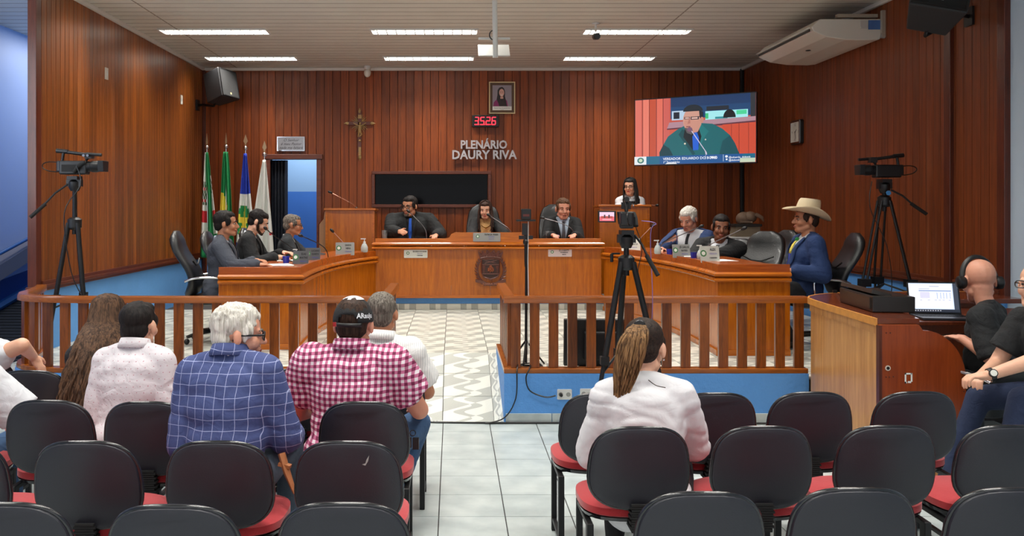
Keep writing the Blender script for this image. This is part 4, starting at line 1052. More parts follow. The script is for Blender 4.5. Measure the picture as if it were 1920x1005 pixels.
def bottle(lab, loc, body, s=1.0):
    t = thing('soap_dispenser', lab, 'bottle', loc)
    MB().lathe([(0.030*s, 0), (0.036*s, 0.01*s), (0.037*s, 0.05*s), (0.022*s, 0.085*s), (0.010*s, 0.095*s)], 14).build('bottle', body, t, 50)
    MB().lathe([(0.013*s, 0.094*s), (0.013*s, 0.11*s), (0.005*s, 0.112*s), (0.005*s, 0.135*s)], 10).box((-0.012*s, 0, 0.138*s), (0.05*s, 0.016*s, 0.010*s)).build('pump', M_white, t, 50)
    return t
def cup(lab, loc, r, h, m, cat='cup', handle=False, name='cup', inside=None):
    t = thing(name, lab, cat, loc)
    MB().lathe([(r*0.8, 0), (r, h), (r*0.92, h), (r*0.74, 0.006)], 16).build('cup_body', m, t, 50)
    if handle: MB().tube(bez((r*0.95, 0, h*0.8), (r*1.7, 0, h*0.8), (r*1.7, 0, h*0.2), (r*0.9, 0, h*0.2), 8), 0.005, 6).build('handle', m, t, 50)
    return t
M_liq = mat('clear gel bottle', (214, 224, 222), 0.15, trans=0.4)
zt_ = zl-0.006
bottle('white pump dispenser at the far end of the left desk', (-1.14, 11.28, zt_), M_liq, 1.25)
bottle('white pump dispenser between the two dark name plates', (-1.66, 9.30, zt_), mat('milky bottle', (226, 228, 214), 0.4), 0.95)
zt2 = zr-0.006
bottle('white pump dispenser beside the white haired man hand', (2.31, 9.95, zt2), M_liq, 1.1)
bottle('white pump dispenser behind the silver name plate', (2.52, 8.98, zt2), M_liq, 1.0)
M_bluep = mat('blue plastic', (30, 50, 170), 0.25, trans=0.2)
cup('deep blue cup before the man in the grey suit', (-1.72, 9.05, zt_), 0.037, 0.075, M_bluep)
cup('blue cup beside the dispenser on the right desk', (2.42, 9.85, zt2), 0.037, 0.06, M_bluep)
cup('blue cup behind the silver name plate on the right desk', (2.50, 9.15, zt2), 0.037, 0.06, M_bluep)
cup('clear glass at the left end of the head table', (-0.93, 11.92, 1.255), 0.04, 0.13, M_glassc, 'glass', name='drinking_glass')
cup('white mug with dark print beside the woman at the head table', (0.235, 11.85, 1.255), 0.04, 0.11, M_white, 'mug', True, 'mug')
cup('clear glass before the man in the striped tie', (1.28, 11.9, 1.255), 0.032, 0.12, M_glassc, 'glass', name='drinking_glass')
cup('blue cup before the man in the striped tie', (1.40, 11.9, 1.255), 0.034, 0.07, mat('violet cup', (120, 110, 190), 0.3), 'cup')
def sheet(lab, loc, w, h, rz, n=1):
    t = MB(); 
    for i in range(n): t.box((0, 0, 0.002+i*0.002), (w, h, 0.0016), rz=0.05*i)
    o = t.build('paper', M_paper); o.location = loc; o.rotation_euler = (0, 0, rz); tag(o, lab, 'paper'); return o
sheet('papers under the hands of the man in the grey suit', (-1.72, 8.78, zt_), 0.21, 0.30, 0.3, 3)
sheet('papers before the young man in the black suit', (-1.76, 9.55, zt_), 0.30, 0.24, 0.2, 2)
sheet('papers on the right desk behind the grey name plate', (2.62, 9.4, zt2), 0.30, 0.22, -0.3, 2)
sheet('papers at the front end of the right desk', (2.66, 8.75, zt2), 0.22, 0.30, 0.2, 1)
pen = MB().tube([(-1.80, 9.22, zt_+0.03), (-1.68, 9.16, zt_+0.016)], 0.008, 6).tube([(-1.66, 9.12, zt_+0.016), (-1.60, 9.2, zt_+0.012)], 0.006, 6)
tag(pen.build('pen', M_black, smooth=50), 'black pen lying on the papers of the left desk', 'pen')

# side table with boxes, behind the empty chairs
tb = thing('side_table', 'small white topped table by the back right corner', 'table', (4.08, 12.3, ZS))
MB().b2(3.80, 4.40, 12.0, 12.5, 1.26, 1.29).build('table_top', M_white, tb, bevel=0.004, world=True)
for x in (3.84, 4.36):
    for y in (12.04, 12.46): MB().b2(x-0.02, x+0.02, y-0.02, y+0.02, ZS, 1.26).build('leg', M_blackm, tb, world=True)
bx = MB().b2(3.88, 4.22, 12.1, 12.36, 1.292, 1.43).build('box', mat('grey carton', (126, 112, 92), 0.7), bevel=0.004); tag(bx, 'grey carton on the side table', 'box')
bx = MB().b2(3.86, 4.24, 12.08, 12.38, 1.432, 1.465).build('folder', mat('dark folder', (40, 36, 34), 0.6), bevel=0.003); tag(bx, 'dark folder lying on the carton', 'folder')
bg_ = MB(); rr = random.Random(5)
bg_.ball((4.04, 12.22, 1.535), (0.12, 0.10, 0.10)); bg_.ball((4.11, 12.18, 1.56), (0.09, 0.09, 0.08)); bg_.tube([(4.16, 12.12, 1.60), (4.24, 12.08, 1.55), (4.26, 12.08, 1.50)], [0.03, 0.025, 0.01], 8); bg_.tube([(3.96, 12.14, 1.49), (4.12, 12.12, 1.485)], 0.02, 6)
o = bg_.build('bag', mat('brown crumpled bag', (116, 92, 74), 0.6, var=0.3, vscale=20), smooth=60); tag(o, 'brown crumpled bag on top of the dark folder', 'bag')

# ================================================================ flags
M_fg, M_fw, M_fy, M_fb, M_fr, M_fd = (mat('flag green', (22, 132, 74), 0.7), mat('flag white', (226, 228, 222), 0.7), mat('flag yellow', (238, 216, 72), 0.7),
                                mat('flag blue', (30, 58, 170), 0.7), mat('flag red', (196, 34, 44), 0.7), mat('flag dark crest', (70, 92, 66), 0.7))
def flag(lab, px, ptop, pbase_y, colfn, lean, wid, seed, tip=True, d=12.9):
    top = P(px, ptop, d); t = thing('flag', lab, 'flag', (top.x, d, ZS))
    zt = top.z-ZS; b0 = Vector((0, 0, 0.02)); tp = Vector((lean, 0, zt-0.22))
    MB().tube([b0, tp], 0.014, 10).build('pole', M_chrome, t, 60)
    MB().ball(tp+Vector((0, 0, 0.02)), 0.034).build('ball_finial', M_chrome, t, 60)
    s0 = tp+Vector((0, 0, 0.05)); b = MB()
    b.prism([(-0.008, 0), (0.008, 0), (0.012, 0.04), (0.032, 0.07), (0.0, 0.17), (-0.032, 0.07), (-0.012, 0.04)] if tip else [(-0.008, 0), (0.008, 0), (0.014, 0.05), (0.0, 0.17), (-0.014, 0.05)], 0.006, frame_M(s0, (1, 0, 0), (0, 0, 1)), -0.006)
    b.build('spear_tip', mat('pale bronze tip', (166, 142, 112), 0.3, 0.7), t)
    MB().lathe([(0.16, 0), (0.16, 0.02), (0.03, 0.04), (0.025, 0.12)], 20).build('stand', M_chrome, t, 50)
    rr = random.Random(seed); nu, nv = 30, 36; H = zt-0.30-0.62; rows = []; ms = [M_fg, M_fw, M_fy, M_fb, M_fr, M_fd]
    ph = rr.uniform(0, 6)
    for j in range(nv+1):
        v = j/nv; z = zt-0.28-H*v; w = wid[0]+(wid[1]-wid[0])*v**0.75; cx = tp.x*(1-v*0.55)+wid[2]*v
        row = []
        for i in range(nu+1):
            u = i/nu; amp = 0.012+0.045*v
            row.append((cx+(u-0.5)*w+0.008*math.sin(9*u+4*v+ph), -0.03-0.02*v+amp*math.sin(u*2*PI*2.6+ph+1.2*v), z-0.03*math.sin(PI*u)*v))
        rows.append(row)
    me = MB(); 
    me.grid(rows); cols = []
    for j in range(nv):
        for i in range(nu): cols.append(colfn((i+0.5)/nu, (j+0.5)/nv))
    me.m = cols
    o = me.build('cloth', ms, t, 80, solid=0.004)
    return t
def f1(u, v):
    if v > 0.78: return 0
    if 0.36 < u < 0.74 and v < 0.95: return 0
    if 0.56 < v < 0.66: return 4
    if u < 0.36 and 0.28 < v < 0.50 and (int(u*30)+int(v*36)*2) % 3: return 5 if int(v*36) % 4 else 4
    if u > 0.74: return 1 if v > 0.40 else (5 if (int(u*30)+int(v*36)) % 2 and v > 0.24 else 1) if v > 0.22 else 0
    return 1
def f2(u, v): return 2 if (0.40 < v < 0.62 and u < 0.62-abs(v-0.52)*2.2) else 0
def f3(u, v):
    if v < 0.40: return 3
    du, dv = (u-0.42)/0.42, (v-0.66)/0.17
    if du*du+dv*dv < 1:
        a = math.atan2(dv, du); r = math.hypot(du, dv)
        return 2 if r < 0.62+0.28*math.cos(5*(a+0.3)) else 0
    if v > 0.86: return 3
    return 1
def f4(u, v): return 5 if (0.55 < v < 0.60 and 0.78 < u < 0.9) else (4 if 0.74 < v < 0.78 and u > 0.9 else 1)
flag('green and white municipal flag with red band, leftmost on its pole', 390.5, 250, 0, f1, -0.02, (0.05, 0.30, 0.05), 1, False)
flag('green flag showing a yellow diamond, second from the left', 424, 249, 0, f2, 0.0, (0.05, 0.27, 0.02), 2, False)
flag('blue and white flag with green circle and yellow star, third from the left', 458, 252, 0, f3, 0.02, (0.05, 0.29, 0.02), 3)
flag('plain white flag beside the doorway', 496, 264, 0, f4, 0.0, (0.05, 0.36, -0.04), 4)

# ================================================================ control desk
cd = thing('control_desk', 'big rounded wooden control desk at right where the operators sit', 'desk', (2.66, 5.5, 0))
ox, oy = 2.66, 5.5
outl = [tuple(p[:2]) for p in [Vector(v) for v in ((2.66, 5.52, 0), (2.67, 5.75, 0), (2.68, 5.95, 0), (2.69, 6.15, 0), (2.70, 6.35, 0), (2.712, 6.52, 0), (2.725, 6.66, 0), (2.745, 6.79, 0), (2.80, 6.91, 0), (2.90, 7.03, 0), (3.02, 7.12, 0), (3.15, 7.18, 0), (3.3, 7.22, 0))]]+[(3.5, 7.25), (4.36, 7.28)]
inn = [tuple(p[:2]) for p in bez((2.925, 5.52, 0), (3.04, 5.9, 0), (2.98, 6.55, 0), (3.3, 6.62, 0), 12)]+[(3.6, 6.68), (4.36, 6.7)]
n = len(outl); b = MB()
vs = [(x, y, 0.965) for x, y in outl]+[(x, y, 0.965) for x, y in inn]+[(x, y, 1.0) for x, y in outl]+[(x, y, 1.0) for x, y in inn]
fs = []
for i in range(n-1): fs += [(i, n+i, n+i+1, i+1), (2*n+i, 2*n+i+1, 3*n+i+1, 3*n+i), (i, i+1, 2*n+i+1, 2*n+i), (n+i, 3*n+i, 3*n+i+1, n+i+1)]
fs += [(0, 2*n, 3*n, n), (n-1, 2*n-1, 4*n-1, 3*n-1)]
b.add(vs, fs); b.build('counter_top', mat('dark glossy counter', (104, 48, 26), 0.22, coat=0.5, var=0.35, vscale=4), cd, bevel=0.003, world=True)
MB().sweep(list(reversed(outl)), [(0.0, 0.955), (0.012, 0.955), (0.012, 1.002), (0.0, 1.002)]).build('worn_edge', mat('worn pale edge', (206, 140, 64), 0.4, var=0.3, vscale=18), cd, world=True)
po = resample(outl[:13], 4)
for a, c in zip(po, po[1:]):
    idx = [p for p in outl[:13] if a[1]+0.02 < p[1] < c[1]-0.02]
    MB().sweep(list(reversed([a]+idx+[c])), [(-0.03, 0.0), (-0.012, 0.0), (-0.012, 0.965), (-0.03, 0.965)]).build('curved_panel', W_pale, cd, world=True)
MB().sweep(list(reversed(outl[:13])), [(-0.012, 0.90), (-0.004, 0.90), (-0.004, 0.955), (-0.012, 0.955)]).build('upper_strip', W_pale, cd, world=True)
MB().sweep(list(reversed(outl[12:])), [(-0.03, 0.0), (-0.012, 0.0), (-0.012, 0.965), (-0.03, 0.965)]).build('back_panel', W_red, cd, world=True)
# end panel with rounded shoulder
ep = [(2.655, 0.0), (3.20, 0.0), (3.20, 0.62)]+[(2.93+0.27*math.sin(PI/2*(1-i/10)), 0.62+0.31*math.sin(PI/2*i/10)) for i in range(1, 11)]+[(2.92, 0.945), (2.905, 0.965), (2.66, 0.965)]
MB().prism(ep, -5.49, Matrix(((1, 0, 0, 0), (0, 0, -1, 0), (0, 1, 0, 0), (0, 0, 0, 1))), -5.515).build('end_panel', W_red, cd, bevel=0.002, world=True)
MB().b2(2.652, 2.67, 5.48, 5.52, 0, 0.96).build('corner_strip', W_dark, cd, world=True)
MB().b2(2.655, 3.2, 5.482, 5.489, 0.0, 0.05).build('end_skirting', W_pale, cd, world=True)
b = MB()
for (x, z) in ((2.70, 0.915), (2.725, 0.915), (2.70, 0.64), (2.72, 0.64), (2.745, 0.642), (3.175, 0.635), (3.185, 0.55)): b.ball((x, 5.488, z), (0.005, 0.003, 0.005), nu=6, nv=4)
b.build('screw_heads', W_dark, cd, world=True)
MB().lathe([(0.017, 0), (0.017, 0.003)], 14, (2.71, 5.4895, 0.695), Matrix.Rotation(PI/2, 3, 'X')).build('cable_hole', M_cream, cd, world=True)
MB().lathe([(0.010, 0), (0.010, 0.005)], 12, (2.71, 5.4885, 0.695), Matrix.Rotation(PI/2, 3, 'X')).build('cable_hole_inside', M_black, cd, world=True)
b = MB()
for x0, x1, z0, z1 in ((2.815, 2.825, 0.60, 0.665), (2.815, 2.86, 0.655, 0.665), (2.853, 2.863, 0.61, 0.665), (2.815, 2.83, 0.60, 0.61), (2.835, 2.855, 0.602, 0.614)): b.b2(x0, x1, 5.4885, 5.489, z0, z1)
b.build('sticker_residue', M_paper, cd, world=True)
# lower worktop inside
MB().b2(2.95, 3.70, 5.90, 6.70, 0.905, 0.93).b2(3.70, 4.36, 6.2, 6.70, 0.905, 0.93).build('worktop', W_darky, cd, bevel=0.003, world=True)
# mixer box
mx_ = thing('equipment_case', 'black sloped equipment case on the control desk counter', 'case', (2.98, 6.1, 1.0))
M0 = frame_M((2.86, 6.12, 1.002), (0.07, -1, 0), (0, 0, 1))
b = MB(); R3 = Matrix.Rotation(math.radians(-6), 3, 'Z')
b.box((2.945, 6.14, 1.055), (0.27, 0.66, 0.105), M=R3); b.build('case_body', mat('dark case', (30, 27, 25), 0.3), mx_, bevel=0.006, world=True)
b = MB(); b.box((2.90, 6.2, 1.118), (0.13, 0.62, 0.03), M=R3 @ Matrix.Rotation(math.radians(14), 3, 'Y')); b.build('raised_lid', mat('dark lid', (44, 38, 33), 0.3), mx_, bevel=0.004, world=True)
b = MB(); b.box((2.806, 6.13, 1.06), (0.012, 0.54, 0.075), M=R3); b.build('side_panel', mat('brownish case side', (52, 42, 34), 0.35), mx_, world=True)
MB().box((2.80, 6.46, 1.08), (0.03, 0.02, 0.02)).build('knob', M_black, mx_, world=True)
MB().box((2.822, 5.95, 1.085), (0.004, 0.04, 0.004)).build('badge', M_plate, mx_, world=True)
# laptop
lp = thing('laptop', 'open laptop with a document on its lit screen', 'laptop', (3.37, 6.06, 0.932), math.radians(-8))
MB().b2(-0.17, 0.17, -0.12, 0.12, 0, 0.016).build('keyboard_base', mat('laptop grey', (60, 62, 68), 0.35, 0.4), lp, bevel=0.003)
b = MB()
for i in range(12):
    for j in range(4): b.box((-0.14+i*0.0255, 0.075-j*0.027, 0.0175), (0.021, 0.021, 0.003))
o = b.build('keys', M_black, lp); 
LM = Matrix.Translation((0, 0.125, 0.012)) @ Matrix.Rotation(math.radians(-14), 4, 'X') @ frame_M((0, 0, 0.115), (1, 0, 0), (0, 0, 1))
MB().prism(rrect(0.345, 0.235, 0.008, 2), 0.0, LM, -0.007).build('lid', M_black, lp)
lpoly = [(R_(0, 0, 1, 1), (58, 64, 78)), (R_(0, .1, .9, 1), (196, 210, 234)), (R_(0.0, .13, .88, .97), (236, 240, 250)), (R_(.2, .72, .86, .75), (110, 136, 190)), (R_(.22, .48, .42, .70), (208, 206, 228)),
         (R_(.42, .88, .62, .90), (150, 150, 170)), (R_(.2, .79, .42, .81), (160, 166, 190)), (R_(0, 0, 1, .09), (36, 40, 52))]
for x in (.56, .63, .69, .75, .82): lpoly.append((R_(x, .46, x+.015, .68), (160, 176, 214)))
for x in (.2, .36, .5, .58, .66, .78): lpoly.append((R_(x, .40, x+.05, .42), (170, 172, 196)))
for i in range(12): lpoly.append((R_(.03+i*.05, .03, .055+i*.05, .06), (188, 190, 200)))
picture('display', lp, LM @ Matrix.Translation((0, 0.004, 0.0005)), 0.325, 0.205, lpoly, 1.3, 'laptop')

# ================================================================ executive chairs (black leather)
def loft(b, secs, n=20, p=3.2):
    rows = []
    for (c, hw, ht, tilt) in secs:
        row = []
        for i in range(n):
            a = 2*PI*i/n; ca, sa = math.cos(a), math.sin(a)
            x = hw*abs(ca)**(2/p)*(1 if ca > 0 else -1); y = ht*abs(sa)**(2/p)*(1 if sa > 0 else -1)
            row.append(Vector((x, y*math.cos(tilt), -y*math.sin(tilt)))+Vector(c))
        rows.append(row)
    k = len(rows); vs = [p_ for r in rows for p_ in r]
    fs = [(i*n+j, i*n+(j+1) % n, (i+1)*n+(j+1) % n, (i+1)*n+j) for i in range(k-1) for j in range(n)]
    fs += [tuple(reversed(range(n))), tuple(range((k-1)*n, k*n))]
    return b.add(vs, fs)
def exec_chair(loc, rz, lab, h=1.0):
    t = thing('office_chair', lab, 'chair', loc, rz, group=None)
    b = MB(); secs = []
    for i in range(17):
        v = i/16; z = 0.46+0.66*v*h; y = -0.24-0.03*math.sin(PI*v*1.0)*(-1)-0.13*v*v+0.05*math.sin(2*PI*v)
        w = 0.215+0.045*math.sin(PI*min(1, v*1.15))
        if v > 0.82: w *= math.sqrt(max(0.05, 1-((v-0.82)/0.2)**2))
        if v < 0.1: w *= 0.75+2.5*v
        th = 0.055*(1 if 0.05 < v < 0.9 else 0.7)
        secs.append(((0, y, z), w, th if i not in (0, 16) else 0.02, 0.12))
    loft(b, secs); bk = b.build('backrest', M_leather, t, 50)
    for zz in (0.60, 0.78):                                       # stitched seams
        MB().tube([(-0.19, -0.165-0.05*(zz-0.5), 0.46+(zz-0.4)*0.9*h+0.03), (-0.06, -0.155-0.05*(zz-0.5), 0.46+(zz-0.4)*0.9*h-0.02), (0.06, -0.155-0.05*(zz-0.5), 0.46+(zz-0.4)*0.9*h-0.02), (0.19, -0.165-0.05*(zz-0.5), 0.46+(zz-0.4)*0.9*h+0.03)], 0.008, 6).build('seam', M_black, bk)
    b = MB(); loft(b, [((0, 0.02, 0.385), 0.20, 0.20, 0), ((0, 0.02, 0.40), 0.245, 0.245, 0), ((0, 0.02, 0.45), 0.25, 0.25, 0), ((0, 0.02, 0.475), 0.215, 0.215, 0)], 28, 4)
    b.build('seat', M_leather, t, 50)
    for sx in (-1, 1):
        pts = bez((sx*0.20, 0.05, 0.39), (sx*0.34, 0.08, 0.42), (sx*0.30, 0.12, 0.56), (sx*0.285, 0.10, 0.66), 8)+bez((sx*0.285, 0.08, 0.665), (sx*0.285, -0.1, 0.68), (sx*0.28, -0.18, 0.66), (sx*0.25, -0.24, 0.63), 6)
        MB().tube(pts, 0.012, 8).build('armrest', M_chrome, t, 60)
    MB().cone((0, 0, 0.10), (0, 0, 0.39), 0.028, 0.022, 12).build('gas_column', M_black, t, 60)
    leg = None
    for i in range(5):
        a = 2*PI*i/5+0.3
        if leg is None:
            leg = MB().tube([(0.02, 0, 0.12), (0.18, 0, 0.10), (0.29, 0, 0.075)], [0.026, 0.022, 0.016], 8).ball((0.29, 0, 0.03), (0.03, 0.022, 0.03), nu=8, nv=6).build('base_leg', M_black, t, 50)
            leg.rotation_euler = (0, 0, a)
        else: inst(leg, 'base_leg', (0, 0, 0), t, rot=(0, 0, a))
    return t

# ================================================================ audience chairs
def aud_chair():
    t = thing('auditorium_chair', 'x', 'chair', (0, 0, 0), 0, 'black and red auditorium chairs')
    # back shell: superellipse slab, slightly curved
    def slab(hw, hh, y0, y1, zc, p, crown):
        b = MB(); n = 36; rows = []
        for (s, y) in ((0.90, y0), (0.985, y0+0.004), (1.0, (y0+y1)/2), (0.985, y1-0.004), (0.90, y1)):
            r = []
            for i in range(n):
                a = 2*PI*i/n; ca, sa = math.cos(a), math.sin(a)
                x = hw*s*abs(ca)**(2/p)*(1 if ca > 0 else -1); z = hh*s*abs(sa)**(2/p)*(1 if sa > 0 else -1)
                x *= 1-0.07*(z/hh)-(0.05*max(0, -z/hh)**2)
                if s < 0.95: r.append((x*1.0, y+crown*(1), zc+z))
                else: r.append((x, y, zc+z))
            rows.append(r)
        vs = [q for r in rows for q in r]; k = len(rows)
        fs = [(i*n+j, i*n+(j+1) % n, (i+1)*n+(j+1) % n, (i+1)*n+j) for i in range(k-1) for j in range(n)]
        fs += [tuple(reversed(range(n))), tuple(range((k-1)*n, k*n))]
        b.add(vs, fs)
        sh = []
        for (x, y, z) in b.v:
            y2 = y+0.035*(x/0.2)**2-(z-0.46)*0.12       # wraps the back, leans away
            sh.append((x, y2, z))
        b.v = sh; return b
    Z = 0.630
    slab(0.203, 0.170, -0.020, 0.006, Z, 3.0, 0).build('back_shell', M_shell, t, 35)
    rim = []
    for i in range(49):
        a = 2*PI*i/48; ca, sa = math.cos(a), math.sin(a); p = 3.0
        x = 0.204*abs(ca)**(2/p)*(1 if ca > 0 else -1); z = 0.171*abs(sa)**(2/p)*(1 if sa > 0 else -1)
        x *= 1-0.07*(z/0.17)-(0.05*max(0, -z/0.17)**2)
        rim.append((x, 0.0+0.035*(x/0.2)**2-(Z+z-0.46)*0.12, Z+z))
    MB().tube(rim, 0.0085, 8, caps=False).build('back_rim', M_edge, t, 60)
    slab(0.192, 0.160, 0.008, 0.042, Z, 3.0, 0).build('back_cushion', M_redc, t, 35)
    bl = MB(); 
    for i in range(11):
        z = 0.375+i*0.0105; bl.box((0, -0.005-(z-0.46)*0.1, z), (0.085 if i % 2 else 0.072, 0.045, 0.0085))
    bl.box((0, 0.0, 0.42), (0.06, 0.03, 0.11)); bl.box((0, 0.1, 0.372), (0.07, 0.24, 0.014))
    bl.build('bellows', M_rubber, t)
    b = MB(); loft(b, [((0, 0.235, 0.405), 0.195, 0.195, 0), ((0, 0.235, 0.418), 0.222, 0.215, 0), ((0, 0.235, 0.447), 0.222, 0.215, 0), ((0, 0.235, 0.462), 0.19, 0.185, 0)], 32, 3.0)
    b.build('seat_cushion', M_redc, t, 50)
    b = MB(); loft(b, [((0, 0.235, 0.380), 0.17, 0.165, 0), ((0, 0.235, 0.395), 0.215, 0.208, 0), ((0, 0.235, 0.410), 0.220, 0.213, 0)], 32, 3.0)
    b.build('seat_shell', M_edge, t, 50)
    for sx in (-1, 1):
        MB().box((sx*0.195, 0.06, 0.19), (0.028, 0.045, 0.38)).box((sx*0.195, 0.36, 0.19), (0.028, 0.028, 0.38)).box((sx*0.195, 0.21, 0.370), (0.026, 0.34, 0.022)).box((sx*0.195, 0.21, 0.06), (0.022, 0.30, 0.02)).build('leg_frame', M_blackm, t, bevel=0.003)
    MB().box((0, 0.21, 0.368), (0.40, 0.035, 0.022)).build('cross_bar', M_blackm, t)
    return t
CH = aud_chair(); _fc = [True]
def put_chair(px, py_top, x, lab, rz=0.0, y=None):
    """x, y: back foot of the backrest on the floor"""
    y = y if y is not None else 0.905*FPX/(py_top-388)
    if _fc[0]: CH.location = (x, y, 0); CH.rotation_euler = (0, 0, rz); CH['label'] = lab; _fc[0] = False; return CH
    return dup(CH, (x, y, 0), rz, lab)
R1, R2, R3_ = 4.27, 3.62, 2.84          # right block rows
put_chair(0, 0, 0.725, 'front right row chair at the aisle, left of the white shirted woman', 0.0, R1)
put_chair(0, 0, 1.265, 'front right row chair just right of the white shirted woman', 0, R1)
put_chair(0, 0, 1.74, 'front right row chair directly before the pale curved desk panel', 0, R1+0.02)
put_chair(0, 0, 2.255, 'front right row chair before the red brown end of the control desk', 0, R1+0.03)
put_chair(0, 0, 0.765, 'chair holding the woman in the white shirt', 0, R2)
put_chair(0, 0, 1.275, 'second row chair on the right, next to the white shirted woman', 0, R2+0.01)
put_chair(0, 0, 1.79, 'second row chair on the right, third from the aisle', 0, R2+0.02)
put_chair(0, 0, 2.285, 'second row chair on the right, cut off by the right picture edge', 0, R2+0.02)
put_chair(0, 0, 0.785, 'nearest row chair on the right, at the aisle', 0, R3_-0.04)
put_chair(0, 0, 1.29, 'nearest row chair on the right, second from the aisle', 0, R3_)
put_chair(0, 0, 1.795, 'nearest row chair on the right, in the bottom right corner', 0, R3_)
L0_, L1_, L2_, L3_ = 4.90, 4.08, 3.40, 2.70
put_chair(0, 0, -0.37, 'front left row chair at the aisle holding the man in the white striped shirt', 0, L0_)
put_chair(0, 0, -0.86, 'empty front left row chair between the cap man and the plaid shirt man', 0, L0_)
put_chair(0, 0, -1.37, 'empty front left row chair hidden behind the plaid shirt man', 0, L0_)
put_chair(0, 0, -1.86, 'front left row chair holding the long haired woman', 0, L0_)
put_chair(0, 0, -2.32, 'front left row chair second from the left picture edge', 0, L0_-0.05)
put_chair(0, 0, -2.82, 'front left row chair of the man with the bare forearm at the picture edge', 0, L0_+0.35)
put_chair(0, 0, -0.415, 'second row chair holding the man in the checked shirt and cap', 0, L1_)
put_chair(0, 0, -0.91, 'empty second row chair right of the plaid shirt man', 0, L1_)
put_chair(0, 0, -1.415, 'second row chair holding the black haired man in the dotted white shirt', 0, L1_)
put_chair(0, 0, -1.885, 'empty second row chair on the left, before the long haired woman', 0, L1_+0.03)
put_chair(0, 0, -2.42, 'second row chair of the person cut off by the left picture edge', 0, L1_)
put_chair(0, 0, -0.405, 'third row chair on the left at the aisle, with a scuff mark on its back', 0, L2_)
put_chair(0, 0, -0.905, 'third row chair holding the white haired man in the plaid shirt', 0, L2_)
put_chair(0, 0, -1.415, 'third row chair on the left, third from the aisle', 0, L2_)
put_chair(0, 0, -1.925, 'third row chair cut off by the left picture edge', 0, L2_)
put_chair(0, 0, -0.335, 'nearest left row chair at the aisle', 0, L3_)
put_chair(0, 0, -0.85, 'nearest left row chair second from the aisle', 0, L3_-0.02)
put_chair(0, 0, -1.37, 'nearest left row chair in the bottom left corner', 0, L3_)
o = tag(MB().prism([(0, 0), (0.012, 0.004), (0.016, 0.018), (0.026, 0.034), (0.022, 0.012), (0.012, -0.004)], 0.0012, frame_M((-0.345, L2_-0.068, 0.725), (1, 0, 0), (0, 0.12, 1))).build('scuff', M_plate), 'small scuff mark peeling on the back of the third row aisle chair', 'scuff')

# ================================================================ tripods and cameras
def tripod(lab, foot, apex, angs, radius, col_top, tubes=1, spreader=0.45, name='tripod', foot_z=None):
    """foot: floor centre; apex: height of the leg hub; col_top: height of the head plate"""
    t = thing(name, lab, 'tripod', foot)
    MB().cone((0, 0, apex-0.10), (0, 0, col_top-0.08), 0.022, 0.018, 12).build('centre_column', M_blackm, t, 60)
    MB().lathe([(0.04, apex-0.06), (0.06, apex-0.04), (0.06, apex+0.03), (0.035, apex+0.05)], 12).build('hub', M_black, t, 40)
    MB().lathe([(0.035, col_top-0.13), (0.05, col_top-0.10), (0.05, col_top-0.05), (0.03, col_top-0.03)], 14).box((0, 0, col_top-0.015), (0.09, 0.12, 0.03)).box((0, 0, col_top-0.06), (0.13, 0.05, 0.06)).build('fluid_head', M_black, t, 40)
    for a in angs:
        d = Vector((math.cos(a), math.sin(a), 0)); s_ = Vector((-d.y, d.x, 0))
        top = d*0.05+Vector((0, 0, apex)); ft = d*radius+Vector((0, 0, 0.03)); mid = top.lerp(ft, 0.55)
        b = MB()
        if tubes == 2:
            for k in (-1, 1): b.tube([top+s_*0.028*k, mid+s_*0.030*k], 0.011, 6)
            b.tube([mid+s_*0.016, ft+s_*0.004], 0.011, 6); b.tube([mid-s_*0.016, ft-s_*0.004], 0.011, 6); b.box(mid, (0.09, 0.09, 0.07))
        else:
            b.tube([top, mid], 0.022, 8); b.tube([mid, ft], 0.016, 8); b.box(mid, (0.06, 0.06, 0.06))
        lg_ = b.build('leg', M_blackm, t, 50)
        MB().tube([ft+Vector((0, 0, 0.05)), ft+Vector((0, 0, -0.03))], 0.018, 8).build('rubber_foot', M_rubber if tubes == 2 else M_blackm, lg_, 50)
        MB().tube([Vector((0, 0, apex*spreader)), top.lerp(ft, 0.62)], 0.009, 6).build('brace', M_blackm, t)
    return t
def handle(t, p0, p1, z):
    MB().tube([Vector(p0), Vector(p0).lerp(Vector(p1), 0.5)+Vector((0, 0, 0.02)), Vector(p1)], 0.009, 8).build('pan_bar', M_blackm, t, 60)
    a, c = Vector(p1), Vector(p1)+(Vector(p1)-Vector(p0)).normalized()*0.13
    MB().tube([a-(c-a)*0.3, c], 0.016, 8).build('pan_bar_grip', M_rubber, t, 60)
